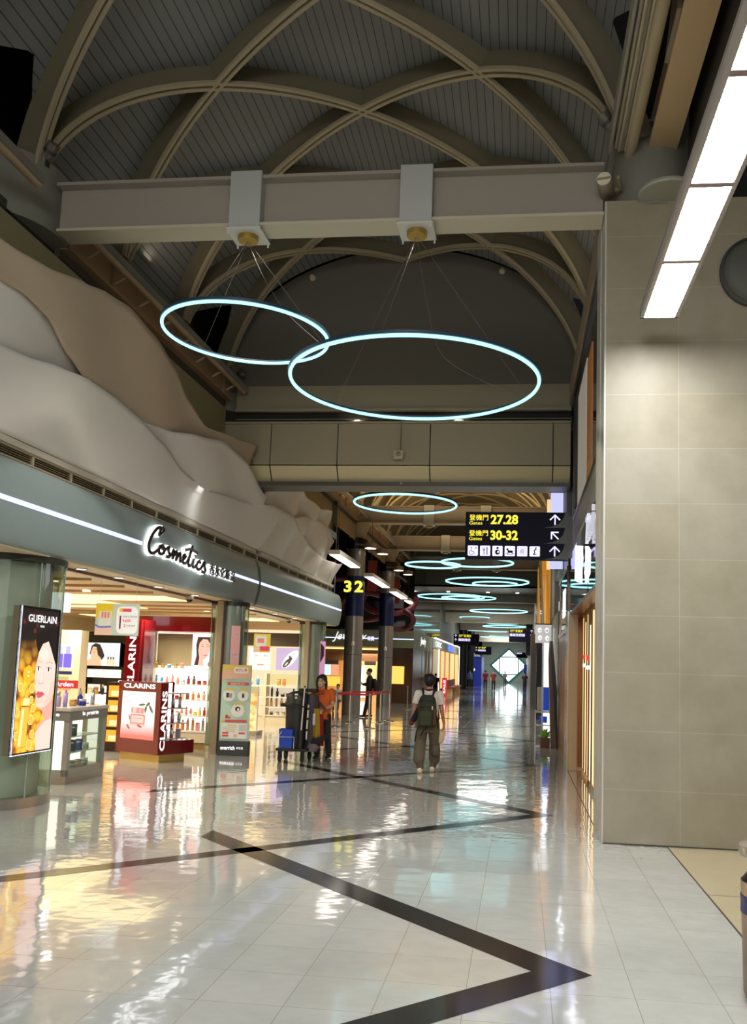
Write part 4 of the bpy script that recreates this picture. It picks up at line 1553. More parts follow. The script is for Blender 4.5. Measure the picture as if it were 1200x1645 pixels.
for z, spec in ((0.40, [('box', 'silver', 'white'), ('tube', 'silver', 'red'), ('box', 'silver', 'red')]), (0.66, [('tube', 'peach', 'silver'), ('tube', 'silver', 'red'), ('tube', 'silver', 'silver')]), (0.92, [('tall', 'silver', 'silver'), ('tube', 'silver', 'black'), ('tall', 'silver', 'silver')])):
    for i, (k, c, cp) in enumerate(spec):
        x, y = kpt(KW - 0.10, 0.24 + 0.15 * i)
        product(k, c, cp, x, y, z, '%s %s on the side shelves of the oxblood kiosk' % (c, 'box' if k == 'box' else 'tube'), 'products on the kiosk side shelves', 1.2)
F = Face((0.04, -0.001, 0.42), (1, 0, 0), (0, 0, 1), t, 0.001)
adm = bpy.data.materials.new('peach_fade_artwork')
adm.use_nodes = True
nt = adm.node_tree
b = nt.nodes['Principled BSDF']
b.inputs['Base Color'].default_value = (0.01, 0.01, 0.01, 1)
tc = nt.nodes.new('ShaderNodeTexCoord')
sp = nt.nodes.new('ShaderNodeSeparateXYZ')
nt.links.new(tc.outputs['Object'], sp.inputs[0])
mr = nt.nodes.new('ShaderNodeMapRange')
mr.inputs['From Min'].default_value = 0.42
mr.inputs['From Max'].default_value = 1.16
nt.links.new(sp.outputs['Z'], mr.inputs['Value'])
cr = nt.nodes.new('ShaderNodeValToRGB')
cr.color_ramp.elements[0].color = (*lin('f2705f'), 1)
cr.color_ramp.elements[1].position = 0.42
cr.color_ramp.elements[1].color = (*lin('fff4f1'), 1)
nt.links.new(mr.outputs[0], cr.inputs[0])
nt.links.new(cr.outputs[0], b.inputs['Emission Color'])
b.inputs['Emission Strength'].default_value = 1.05
F.rect('advert_artwork', adm, 0.02, -0.05, 0.90, 0.77, 1)
JR = E('ad_rosejar', 'dd8b7c', 1)
JR2 = E('ad_rosejar_light', 'f5c3b6', 1)
JR3 = E('ad_rosejar_dark', 'a85a50', 1)
LF = E('ad_leaf', '5f6a4a', 1)
F.rrect('advert_jar', JR, 0.26, 0.20, 0.66, 0.38, 0.03, 2)
F.rrect('advert_jar_glass', JR2, 0.30, 0.23, 0.62, 0.35, 0.02, 3)
F.rect('advert_jar_line', JR3, 0.34, 0.30, 0.58, 0.307, 4)
F.rrect('advert_lid', JR, 0.28, 0.39, 0.62, 0.49, 0.02, 2)
F.rrect('advert_lid_shine', JR2, 0.33, 0.40, 0.42, 0.48, 0.01, 3)
F.rrect('advert_lid_shine', JR2, 0.50, 0.40, 0.53, 0.48, 0.01, 3)
F.disc('advert_blob', JR2, 0.44, 0.185, 0.26, 0.022, 2)
F.disc('advert_seed', JR3, 0.22, 0.15, 0.06, 0.022, 3, rot=-0.7)
F.disc('advert_seed', JR3, 0.24, 0.32, 0.05, 0.016, 2, rot=1.9)
F.disc('advert_seed', JR3, 0.52, 0.175, 0.07, 0.02, 3, rot=-0.3)
F.disc('advert_leaf', LF, 0.56, 0.545, 0.09, 0.02, 4, rot=0.1)
F.disc('advert_leaf', LF, 0.80, 0.48, 0.085, 0.028, 4, rot=-0.9)
F.disc('advert_leaf', LF, 0.72, 0.56, 0.06, 0.025, 4, rot=0.5)
F.disc('advert_leaf', LF, 0.66, 0.47, 0.05, 0.03, 4, rot=1.4)
F.stroke('advert_stem', LF, [(0.70, 0.56), (0.65, 0.40)], 0.02, 4)
F.rect('advert_stripe', E('ad_stripe', 'd98a9a', 1), 0.715, 0.5, 0.725, 0.77, 3)
for y in (0.705, 0.62, 0.595, 0.57):
    F.rect('advert_smallprint', E('ad_pinkprint', 'e8b9b4', 1), 0.12, y, 0.24 if y < 0.7 else 0.36, y + 0.012, 3)
F.text('kiosk_lettering', WH, 'CLARINS', 0.46, 0.825, h=0.085, w=0.84, layer=2, align='C', bold=0.03)
F.done()
F = Face((KW + 0.032, 0.0, 0.2), (0, 1, 0), (0, 0, 1), t)
F.text('side_lettering', WH, 'CLARINS', 0.14, 0.0, h=0.11, w=1.02, rot=pi / 2, layer=1, bold=0.025)
F.done()

# ---------------------------------------------------------------- grey counter of the swiss brand
t = thing('display_counter', 'grey counter with glowing glass fronts and white brand lettering', 'counter', (-7.22, 11.46, 0), 0.03)
LG = M('counter_greige', '8c877d', 0.4)
CW, CD, CH_ = 1.04, 1.16, 1.05
MB().box(0.0, CW, 0.0, CD, 0, 0.11).build('steel_plinth', M('counter_plinth', '9a8f80', 0.3, metal=0.4), t)
cb_ = MB()
for x0, x1 in ((0, 0.07), (CW - 0.075, CW)):
    for y0, y1 in ((0, 0.09), (CD - 0.1, CD)):
        cb_.box(x0, x1, y0, y1, 0.11, 0.9)
cb_.box(0, CW, 0, CD, 0.11, 0.20)
cb_.build('carcass', LG, t)
MB().box(-0.01, CW + 0.01, -0.01, CD + 0.01, 0.87, 1.0).build('name_band', M('name_band_grey', '77716a', 0.4), t, bevel=0.003)
MB().box(-0.02, CW + 0.02, -0.02, CD + 0.02, 1.0, CH_).build('stone_top', M('counter_top', 'b9b3ab', 0.2), t, bevel=0.005)
MB().box(0.10, CW - 0.34, 0.06, CD - 0.06, 0.2, 0.87).build('glowing_core', E('counter_glow', 'fffbe6', 1.5), t)
MB().box(0.06, CW - 0.06, 0.02, 0.03, 0.2, 0.87).build('front_pane', E('front_pane_glow', 'f5f8dd', 1.15), t)
for z in (0.42, 0.64):
    MB().box(CW - 0.34, CW - 0.04, 0.08, CD - 0.09, z - 0.012, z).build('shelf', M('shelf_glassy', 'dfe8cf', 0.2), t)
MB().box(CW - 0.012, CW - 0.004, 0.09, CD - 0.10, 0.2, 0.87).build('side_pane', glass_mat('clear_pane'), t)
F = Face((0, -0.012, 0.9), (1, 0, 0), (0, 0, 1), t)
F.text('brand_lettering', WH, 'la prairie', CW - 0.58, 0.015, h=0.07, w=0.44, layer=1, bold=0.02)
F.done()
F = Face((CW + 0.012, 0.0, 0.9), (0, 1, 0), (0, 0, 1), t)
F.text('brand_lettering', WH, 'la prairie', CD * 0.52, 0.015, h=0.075, w=0.50, layer=1, bold=0.02, align='C')
F.done()
for z, spec in ((0.2, [('jar', 'white', 'silver'), ('jar', 'silver', 'silver'), ('jar', 'pink', 'silver'), ('jar', 'silver', 'white')]), (0.42, [('box', 'navy', 'silver'), ('box', 'slate', 'silver'), ('box', 'navy', 'silver'), ('jar', 'silver', 'white')]), (0.64, [('box', 'slate', 'silver'), ('box', 'slate', 'silver')])):
    for i, (k, c, cp) in enumerate(spec):
        product(k, c, cp, -7.22 + CW - 0.14, 11.46 + 0.25 + 0.18 * i, z, '%s %s inside the glowing side of the grey counter' % (c, 'box' if k == 'box' else 'jar'), 'products inside the grey counter', 1.25)
for i, (k, c, cp, px_, py_) in enumerate((('bottle', 'violet', 'silver', 0.70, 0.3), ('tall', 'violet', 'pink', 0.78, 0.36), ('jar', 'gold', 'gold', 0.76, 0.62), ('jar', 'navy', 'silver', 0.84, 0.74), ('bottle', 'navy', 'silver', 0.74, 0.85), ('tall', 'silver', 'silver', 0.80, 1.12), ('jar', 'cream', 'gold', 0.5, 0.3), ('jar', 'silver', 'gold', 0.4, 0.2), ('jar', 'white', 'silver', 0.55, 0.12), ('bottle', 'yellow', 'gold', 0.6, 0.5))):
    product(k, c, cp, -7.22 + px_, 11.46 + py_, CH_, '%s %s standing on top of the grey counter' % (c, 'tester jar' if k == 'jar' else 'tester bottle'), 'testers on the grey counter', 1.25)
t = thing('acrylic_case', 'clear acrylic display case on top of the grey counter', 'display case', (-7.1, 11.55, CH_))
MB().box(0, 0.36, 0, 0.4, 0, 0.26).build('acrylic_box', glass_mat('clear_pane'), t)

# ---------------------------------------------------------------- dark perfume wall behind
BLKW = M('black_gloss_panel', '121112', 0.15)
t = thing('perfume_wall', 'black gloss perfume wall with a bright portrait screen and shelves', 'shelves', (-11.4, 21.0, 0))
MB().box(0.2, 2.4, 0.3, 0.4, 0.0, 2.42).box(0.2, 2.4, 0.0, 0.3, 2.12, 2.42).box(0.2, 0.34, 0, 0.3, 0, 2.42).build('carcass', BLKW, t)
for z in (0.55, 0.85, 1.12, 1.50):
    MB().box(0.34, 2.4, 0.02, 0.3, z - 0.03, z).build('shelf', BLKW, t)
for (x0, x1, z0, z1) in ((0.36, 0.78, 1.26, 1.48), (0.80, 1.26, 1.26, 1.48), (1.55, 1.7, 1.26, 1.48), (0.75, 1.5, 0.6, 0.84), (0.4, 0.72, 0.9, 1.1), (0.8, 1.6, 0.88, 1.05), (1.7, 2.3, 1.3, 1.7)):
    MB().box(x0, x1, 0.24, 0.27, z0, z1).build('glowing_niche', E('niche_glow', 'fbe8d6', 1.1), t)
F = Face((0, -0.002, 0), (1, 0, 0), (0, 0, 1), t)
F.text('brand_lettering', WH, 'GUERLAIN', 1.55, 2.16, h=0.17, bold=0.03, layer=1)
F.text('brand_lettering', WH, 'GUERLAIN', 1.34, 1.13, h=0.085, bold=0.03, layer=16)
F.done()
t = thing('video_screen', 'bright screen showing a dark haired woman and three bottles on the black wall', 'screen', (-11.02, 20.96, 1.56))
MB().box(-0.02, 0.98, 0.0, 0.03, -0.02, 0.60).build('bezel', M('frame_black'), t)
F = Face((0, -0.001, 0), (1, 0, 0), (0, 0, 1), t, 0.001)
F.rect('screen_sky', E('ad_sky2', 'cfe6f7', 1.1), 0, 0, 0.96, 0.58, 1)
F.poly('screen_hair', E('ad_dkhair', '2a1c18', 1), [(0.16, 0.30), (0.20, 0.50), (0.30, 0.57), (0.42, 0.54), (0.50, 0.40), (0.56, 0.25), (0.50, 0.15), (0.42, 0.2), (0.3, 0.2)], 2)
F.poly('screen_body', E('ad_bodyskin', 'e9b68d', 1), [(0.08, 0.0), (0.10, 0.12), (0.2, 0.18), (0.19, 0.34), (0.24, 0.48), (0.33, 0.47), (0.36, 0.36), (0.38, 0.27), (0.46, 0.20), (0.5, 0.0)], 3)
F.stroke('screen_feature', E('ad_brow'), [(0.23, 0.41), (0.27, 0.42)], 0.01, 4)
F.stroke('screen_feature', E('ad_brow'), [(0.30, 0.42), (0.34, 0.41)], 0.01, 4)
F.stroke('screen_feature', LIP, [(0.26, 0.335), (0.30, 0.335)], 0.014, 4)
for cx in (0.66, 0.73, 0.80):
    F.rect('screen_bottle', E('ad_gb', 'f0c778', 1), cx - 0.025, 0.02, cx + 0.025, 0.17, 2)
    F.rect('screen_bottle_cap', E('ad_gbc', '5c2f2a', 1), cx - 0.02, 0.17, cx + 0.02, 0.23, 2)
F.done()
# lilac bottle display + red arden board
t = thing('display_niche', 'cream display niche with three violet bottles printed on a lit panel', 'display', (-9.75, 16.6, 0))
MB().box(-0.15, 0.95, 0.0, 0.3, 0, 2.30).build('carcass', M('cream_laminate'), t)
F = Face((0, -0.002, 0), (1, 0, 0), (0, 0, 1), t)
F.rect('lilac_panel', E('ad_lilac', 'e9e6ff', 1.1), 0.02, 1.52, 0.80, 2.02, 1)
for i in range(4):
    F.rrect('violet_bottle', E('ad_violet', '7d67d8', 1), 0.05 + 0.185 * i, 1.54, 0.22 + 0.185 * i, 1.82, 0.02, 2)
    F.rect('violet_bottle_top', E('ad_lav', 'b9b3ef', 1), 0.09 + 0.185 * i, 1.82, 0.18 + 0.185 * i, 1.97, 2)
F.rect('shelf_label', E('ad_navy', '2b2a5e', 1), 0.3, 1.41, 0.80, 1.47, 1)
F.rect('lit_product_panel', E('ad_orange', 'e3a06c', 1), 0.02, 1.10, 0.80, 1.24, 1)
F.rect('lit_product_panel', E('ad_olive', 'bdb77a', 1), 0.30, 1.27, 0.74, 1.36, 1)
F.done()
t = thing('brand_board', 'deep red brand board reading Elizabeth Arden above a grey counter', 'sign', (-8.82, 14.7, 1.20))
MB().box(0, 1.0, 0, 0.05, 0, 0.14).build('board', M('arden_red', '9c1f26', 0.4, emit='9c1f26', es=0.5), t)
MB().box(0.0, 1.0, 0.02, 0.5, -1.2, -0.26).build('counter_box', M('counter_greige'), t)
MB().box(0.02, 0.04, 0.2, 0.22, -0.26, 0).box(0.96, 0.98, 0.2, 0.22, -0.26, 0).build('upright', STEELP, t)
F = Face((0, -0.002, 0), (1, 0, 0), (0, 0, 1), t)
F.text('board_lettering', WH, 'Elizabeth Arden', 0.94, 0.03, h=0.085, w=0.86, layer=1, bold=0.02, align='R')
F.done()
# amber display rack between counter and kiosk
t = thing('display_rack', 'narrow dark rack of amber lit perfume niches left of the oxblood kiosk', 'rack', (-7.85, 15.9, 0))
MB().box(0, 0.5, 0, 0.35, 0, 1.30).build('carcass', M('rack_dark', '2c1c14', 0.4), t)
for i in range(4):
    F = Face((0, -0.002, 0), (1, 0, 0), (0, 0, 1), t)
    F.rect('amber_niche', E('ad_amber', 'f2a531', 1), 0.05, 0.18 + 0.28 * i, 0.42, 0.40 + 0.28 * i, 1)
    F.rect('amber_box', E('ad_cream2', 'ffdf9a', 1), 0.10, 0.20 + 0.28 * i, 0.26, 0.30 + 0.28 * i, 2)
    F.done()
# white perfume gondola behind the counter
t = thing('gondola', 'low white gondola of perfume boxes behind the grey counter', 'shelves', (-9.8, 18.2, 0))
MB().box(0, 1.1, 0, 0.5, 0, 0.95).build('carcass', E('gondola_glow', 'fdf4e4', 0.95), t)
for z in (0.5, 0.75):
    MB().box(-0.01, 1.11, -0.06, 0.0, z - 0.02, z).build('shelf', M('shelf_white'), t)
row([('box', 'gold', 'white'), ('box', 'cream', 'gold'), ('box', 'gold', 'brown'), ('bottle', 'black', 'gold'), ('box', 'cream', 'gold'), ('bottle', 'amber', 'gold')], (-9.7, 18.4), (-8.8, 18.4), 0.95, 'on the low white gondola', 'perfumes on the white gondola', 1.3)

# hanging cards
t = thing('hanging_card', 'hanging promotional card with a red price and a slim bottle', 'hanging sign', (-6.40, 12.45, 2.10), 0.12)
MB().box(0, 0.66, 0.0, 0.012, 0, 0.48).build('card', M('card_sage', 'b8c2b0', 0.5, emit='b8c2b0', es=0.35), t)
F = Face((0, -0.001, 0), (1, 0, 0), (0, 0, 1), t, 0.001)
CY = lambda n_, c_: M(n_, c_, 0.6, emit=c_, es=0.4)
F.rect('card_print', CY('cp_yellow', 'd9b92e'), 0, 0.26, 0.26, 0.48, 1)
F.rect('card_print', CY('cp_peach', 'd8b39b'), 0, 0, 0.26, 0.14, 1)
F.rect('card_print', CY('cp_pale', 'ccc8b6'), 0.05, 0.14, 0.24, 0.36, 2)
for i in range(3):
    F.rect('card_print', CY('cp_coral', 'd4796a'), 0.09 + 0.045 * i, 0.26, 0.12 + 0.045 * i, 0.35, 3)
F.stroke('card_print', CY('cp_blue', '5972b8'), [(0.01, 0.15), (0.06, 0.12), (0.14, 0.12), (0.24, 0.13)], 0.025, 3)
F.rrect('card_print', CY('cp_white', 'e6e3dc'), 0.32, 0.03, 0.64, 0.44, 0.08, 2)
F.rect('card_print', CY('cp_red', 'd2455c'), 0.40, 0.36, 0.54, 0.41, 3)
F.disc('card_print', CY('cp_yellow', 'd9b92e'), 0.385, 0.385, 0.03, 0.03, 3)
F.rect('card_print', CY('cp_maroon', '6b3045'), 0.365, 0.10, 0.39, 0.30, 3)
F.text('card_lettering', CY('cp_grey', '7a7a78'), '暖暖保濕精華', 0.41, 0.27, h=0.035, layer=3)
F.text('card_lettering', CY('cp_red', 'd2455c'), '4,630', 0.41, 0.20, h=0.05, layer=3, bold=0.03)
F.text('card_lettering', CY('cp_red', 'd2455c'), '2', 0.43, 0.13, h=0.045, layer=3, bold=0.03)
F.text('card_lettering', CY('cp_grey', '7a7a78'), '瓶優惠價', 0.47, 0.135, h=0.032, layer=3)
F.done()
MB().cyl((0.05, 0.006, 0.48), (0.05, 0.006, 0.83), 0.003, n=6).cyl((0.6, 0.006, 0.48), (0.6, 0.006, 0.83), 0.003, n=6).build('cord', M('cord_white', 'cccccc', 0.5), t)
t = thing('hanging_card', 'small yellow hanging card just right of the second glass column', 'hanging sign', (-5.75, 18.3, 1.98), 0.15)
MB().box(0, 0.36, 0.0, 0.012, 0, 0.40).build('card', CY('cp_yellow2', 'cdb13c'), t)
F = Face((0, -0.001, 0), (1, 0, 0), (0, 0, 1), t, 0.001)
F.rrect('card_print', CY('cp_pale', 'ccc8b6'), 0.03, 0.12, 0.28, 0.36, 0.05, 1)
F.rect('card_print', CY('cp_coral', 'd4796a'), 0.08, 0.20, 0.22, 0.30, 2)
F.rect('card_print', CY('cp_red', 'd2455c'), 0.14, 0.03, 0.34, 0.13, 2)
F.rect('card_print', CY('cp_peach', 'd8b39b'), 0.0, 0.0, 0.13, 0.10, 2)
F.done()
MB().cyl((0.05, 0.006, 0.40), (0.05, 0.006, 0.95), 0.003, n=6).cyl((0.3, 0.006, 0.40), (0.3, 0.006, 0.95), 0.003, n=6).build('cord', M('cord_white'), t)
# square ceiling lamp box behind the nearest drum
t = thing('lamp_box', 'white glowing square lamp box under the shop ceiling behind the first glass column', 'lamp', (-8.2, 14.6, 2.55))
MB().box(-0.14, 0.14, -0.14, 0.14, 0, 0.34).build('shade', E('lampbox_glow', 'f4f6ff', 1.6), t, bevel=0.01)
MB().cyl((0, 0, 0.34), (0, 0, 0.40), 0.02, n=8).build('stem', STEELP, t)

# pink tall posters inside second drum
t = thing('column_poster', 'pair of narrow coral posters fixed around the second glass column', 'poster', (-5.77, 16.75, 1.68))
for a0 in (-1.95, -1.15):
    mb = MB()
    R_ = 0.372
    vs = []
    for i in range(7):
        a = a0 + 0.5 * i / 6
        for z in (0, 0.78):
            vs.append((R_ * cos(a), R_ * sin(a), z))
    mb.add(vs, [(2 * i, 2 * i + 2, 2 * i + 3, 2 * i + 1) for i in range(6)])
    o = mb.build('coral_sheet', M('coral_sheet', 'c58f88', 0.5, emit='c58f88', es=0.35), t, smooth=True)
    mb = MB()
    for z0, z1 in ((0.16, 0.19), (0.20, 0.23), (0.60, 0.63)):
        vs = []
        for i in range(5):
            a = a0 + 0.12 + 0.26 * i / 4
            for z in (z0, z1):
                vs.append((1.004 * R_ * cos(a), 1.004 * R_ * sin(a), z))
        mb.add(vs, [(2 * i, 2 * i + 2, 2 * i + 3, 2 * i + 1) for i in range(4)])
    mb.build('white_print', M('print_white'), t)

# ---------------------------------------------------------------- second bay: brand wall with E header
t = thing('shelf_unit', 'cream wall unit with a dark header showing a letter E and two adverts', 'shelves', (-8.6, 24.3, 0))
MB().box(0, 2.62, 0.36, 0.42, 0, 2.72).build('back_panel', E('unit_cream_glow', 'f0d3ab', 0.92), t)
MB().box(0, 2.62, -0.02, 0.36, 2.24, 2.62).build('dark_header', M('header_bronze', '4f443c', 0.25, metal=0.3), t)
MB().box(0.0, 0.04, 0, 0.36, 0, 2.24).box(1.32, 1.40, 0, 0.36, 0, 1.45).box(2.50, 2.6, 0, 0.36, 0, 2.24).build('side_panel', M('cream_laminate'), t)
for z in (1.12, 0.80, 0.52, 0.28):
    MB().box(1.40, 2.50, 0.0, 0.36, z - 0.03, z).build('shelf', M('shelf_white'), t)
    MB().box(0.04, 1.32, 0.0, 0.36, z - 0.03, z).build('shelf', M('shelf_white'), t)
MB().box(0.04, 2.50, 0.02, 0.36, 0.0, 0.24).build('base_cabinet', M('cream_laminate'), t)
F = Face((0, -0.022, 0), (1, 0, 0), (0, 0, 1), t)
F.text('header_lettering', WH, 'E', 1.19, 2.33, h=0.2, w=0.14, bold=0.01, layer=1)
F.done()
F = Face((0, 0.355, 0), (1, 0, 0), (0, 0, 1), t, 0.002)
F.rect('face_advert', E('ad_palegrey', 'eef2fb', 1.1), 0.75, 1.55, 1.38, 2.18, 1)
F.poly('face_advert_skin', E('ad_paleskin', 'f6dccb', 1.1), [(0.85, 2.1), (1.34, 2.12), (1.36, 1.85), (1.27, 1.62), (1.08, 1.55), (0.92, 1.66), (0.84, 1.9)], 2)
F.stroke('face_advert_eye', E('ad_eyegrey', '8f8a86', 1), [(0.90, 1.95), (1.0, 1.965)], 0.02, 3)
F.stroke('face_advert_eye', E('ad_eyegrey'), [(1.18, 1.965), (1.29, 1.95)], 0.02, 3)
F.stroke('face_advert_lips', E('ad_lips2', 'd98a80', 1), [(1.0, 1.70), (1.18, 1.70)], 0.03, 3)
F.rect('bottle_advert', E('ad_mauve', 'b9a3bf', 1.05), 1.55, 1.56, 2.33, 2.20, 1)
F.disc('bottle_advert_glow', E('ad_glow', 'f4ead8', 1.1), 1.97, 1.88, 0.33, 0.14, 2, rot=0.85)
F.disc('bottle_advert_body', E('ad_darkbottle', '4c403c', 1), 1.88, 1.77, 0.17, 0.07, 3, rot=0.85)
F.rect('bottle_advert_neck', E('ad_darkbottle'), 1.93, 1.86, 2.03, 1.98, 3)
F.disc('bottle_advert_shine', E('ad_glow'), 1.86, 1.74, 0.07, 0.02, 4, rot=0.85)
F.stroke('bottle_advert_dropper', E('ad_silver', 'cfcfcf', 1), [(2.0, 1.95), (2.10, 2.07)], 0.05, 4)
F.rect('yellow_backing', E('ad_yellowback', 'dcc98a', 0.9), 1.42, 1.14, 2.2, 1.44, 1)
F.rect('maroon_tester', E('ad_maroon', '5c1f28', 0.9), 2.22, 1.14, 2.44, 1.44, 2)
for z in (0.83, 0.55, 0.31):
    F.rect('shelf_backing', E('ad_shelfback', 'cfc2a6', 0.85), 1.42, z, 2.48, z + 0.22, 1)
F.done()
row([('tall', 'black', 'black'), ('bottle', 'black', 'black'), ('jar', 'black', 'gold'), ('jar', 'black', 'black'), ('bottle', 'red', 'black')], (-7.15, 24.45), (-6.35, 24.45), 0.80, 'on the black row of the E wall unit', 'black products on the E wall unit', 1.4)
row([('bottle', 'gold', 'brown'), ('tall', 'amber', 'gold'), ('bottle', 'gold', 'gold'), ('bottle', 'brown', 'gold'), ('jar', 'gold', 'gold'), ('jar', 'brown', 'gold')], (-7.15, 24.45), (-6.25, 24.45), 0.52, 'on the golden row of the E wall unit', 'golden products on the E wall unit', 1.4)
row([('jar', 'brown', 'gold'), ('jar', 'cream', 'gold'), ('jar', 'cream', 'gold'), ('jar', 'peach', 'gold'), ('jar', 'brown', 'gold')], (-7.15, 24.45), (-6.25, 24.45), 0.28, 'on the lowest row of the E wall unit', 'jars on the E wall unit', 1.2)
row([('box', 'gold', 'cream'), ('box', 'amber', 'gold')], (-6.95, 24.45), (-6.65, 24.45), 1.12, 'on the top row of the E wall unit', 'boxes on the E wall unit', 1.4)
row([('box', 'white', 'blue'), ('bottle', 'navy', 'silver'), ('box', 'white', 'violet'), ('tube', 'white', 'blue'), ('bottle', 'blue', 'white')], (-8.4, 24.45), (-7.4, 24.45), 1.12, 'on the left white shelf of the E wall unit', 'skincare on the left shelf', 1.5)
row([('box', 'navy', 'silver'), ('box', 'white', 'blue'), ('bottle', 'white', 'silver'), ('box', 'white', 'navy'), ('box', 'blue', 'white')], (-8.4, 24.45), (-7.4, 24.45), 0.80, 'on the left middle shelf of the E wall unit', 'skincare on the left middle shelf', 1.5)

# slim orange backlit display stand
t = thing('display_stand', 'slim stand with orange glowing front and dark side shelves near the aisle', 'display stand', (-6.92, 20.6, 0), 0.0)
MB().box(0, 0.62, 0.0, 0.5, 0, 0.10).build('plinth', M('counter_plinth'), t)
MB().box(0.30, 0.62, 0.0, 0.06, 0.10, 1.18).build('front_slab', M('stand_cream', 'd7cdb8', 0.4), t)
MB().box(0.0, 0.30, 0.06, 0.5, 0.10, 1.15).build('carcass', M('stand_brown', '6b5a4c', 0.5), t)
F = Face((0.30, -0.002, 0.1), (1, 0, 0), (0, 0, 1), t)
om = bpy.data.materials.new('orange_marble_glow')
om.use_nodes = True
nt = om.node_tree
b = nt.nodes['Principled BSDF']
b.inputs['Base Color'].default_value = (0.01, 0.01, 0.01, 1)
tc = nt.nodes.new('ShaderNodeTexCoord')
nz = nt.nodes.new('ShaderNodeTexNoise')
nz.inputs['Scale'].default_value = 6
nt.links.new(tc.outputs['Object'], nz.inputs['Vector'])
cr = nt.nodes.new('ShaderNodeValToRGB')
cr.color_ramp.elements[0].position = 0.35
cr.color_ramp.elements[0].color = (*lin('f08a2c'), 1)
cr.color_ramp.elements[1].position = 0.65
cr.color_ramp.elements[1].color = (*lin('ffe2a0'), 1)
nt.links.new(nz.outputs['Fac'], cr.inputs[0])
nt.links.new(cr.outputs[0], b.inputs['Emission Color'])
b.inputs['Emission Strength'].default_value = 1.1
F.rect('orange_panel', om, 0.02, 0.02, 0.30, 0.90, 1)
F.rect('gold_panel', E('ad_goldpanel', 'c9b57c', 0.8), 0.02, 0.91, 0.30, 1.06, 1)
F.done()
F = Face((0, 0.058, 0.1), (1, 0, 0), (0, 0, 1), t)
for i in range(4):
    F.rect('niche_glow', E('niche_glow'), 0.03, 0.06 + 0.25 * i, 0.27, 0.20 + 0.25 * i, 1)
    F.rect('boxed_product', E('ad_goldpanel'), 0.08, 0.08 + 0.25 * i, 0.2, 0.17 + 0.25 * i, 2)
F.done()

# ================================================================== LED RINGS
RG = E('ring_glow_cyan', '9cf0f4', 1.6)
RH = M('ring_housing_blue', '23364a', 0.4)
WIRE = M('steel_wire', '55554e', 0.6)


def ring(cx, cy, cz, r, label, a=0.0, b_=0.0, wires=None, thick=0.021, group=None, n=96):
    t = thing('ring_light', label, 'ring light', (cx, cy, cz), 0, group)
    pts = [(r * cos(u), r * sin(u), a * r * cos(u) + b_ * r * sin(u)) for u in [2 * pi * i / n for i in range(n)]]
    g = MB().tube([(p[0], p[1], p[2]) for p in pts], thick, 8, closed=True)
    g.build('led_tube', RG, t, smooth=True)
    h = MB()
    ro = r + thick * 1.3
    vs, fs = [], []
    for i in range(n):
        u = 2 * pi * i / n
        zz = a * r * cos(u) + b_ * r * sin(u)
        for rr, dz in ((ro - thick * 0.6, thick * 0.8), (ro + thick * 0.1, thick * 0.8), (ro + thick * 0.1, thick * 2.4), (ro - thick * 0.6, thick * 2.4)):
            vs.append((rr * cos(u), rr * sin(u), zz + dz))
        for k in range(4):
            q = (k + 1) % 4
            j = ((i + 1) % n) * 4
            fs.append((i * 4 + k, j + k, j + q, i * 4 + q))
    h.add(vs, fs)
    h.build('housing', RH, t, smooth=True)
    if wires:
        w = MB()
        wx, wy, wz = wires
        for u in (0.4, 0.4 + 2 * pi / 3, 0.4 + 4 * pi / 3):
            w.cyl((wx - cx, wy - cy, wz - cz), (r * cos(u), r * sin(u), a * r * cos(u) + b_ * r * sin(u)), 0.0025, n=5)
        w.tube(smoothline([(wx - cx, wy - cy, wz - cz), (0.1, 0.2, (wz - cz) * 0.7), (0.32, 0.55, 0.5), (r * cos(0.4) * 0.9, r * sin(0.4) * 1.2, 0.05)], 6), 0.003, 5)
        w.build('suspension_wire', WIRE, t)
    return t


ring(-3.277, 9.545, 5.6, 0.962, 'smaller near glowing cyan ring hung below the first beam on the left', -0.031, 0.006, (-3.32, 9.55, 6.78), 0.019)
ring(-1.329, 10.14, 5.2, 1.506, 'largest glowing cyan ring hung below the first beam', 0.002, -0.004, (-1.28, 9.55, 6.78), 0.021)
ring(-2.55, 18.5, 5.3, 1.12, 'cyan ring seen just under the panelled bulkhead', -0.01, 0, (-3.3, 23.5, 6.8), 0.022)
for i, (x, y, r) in enumerate(((-3.05, 29.6, 0.95), (-1.47, 28.8, 1.2), (-1.37, 35.1, 1.68), (-1.08, 35.9, 0.92), (-3.45, 42.8, 1.66), (-3.0, 43.4, 0.96), (-2.5, 43.3, 1.25), (-1.33, 52.8, 1.75), (-3.15, 59.7, 1.02), (-1.36, 66.1, 1.28), (-1.31, 71.3, 1.75), (-3.35, 78.6, 1.75), (-2.3, 80.5, 1.1), (-1.41, 92.0, 1.8), (-3.0, 95.0, 1.3), (-1.6, 104.0, 1.8))):
    ring(x, y, 5.3, r, 'distant cyan ring light floating below the far ceiling', 0, 0, None, 0.03 if i < 9 else 0.035, 'distant ring lights', 64)

# ================================================================== FLIGHT GATE SIGN
NAVY = M('sign_navy', '05061a', 0.6, spec=0.2)
YEL = E('sign_yellow', 'f5df2c', 1.1)
LAV = E('sign_lavender', 'd3cbff', 1.15)
OLV = M('sign_olive', '33362a', 0.4)


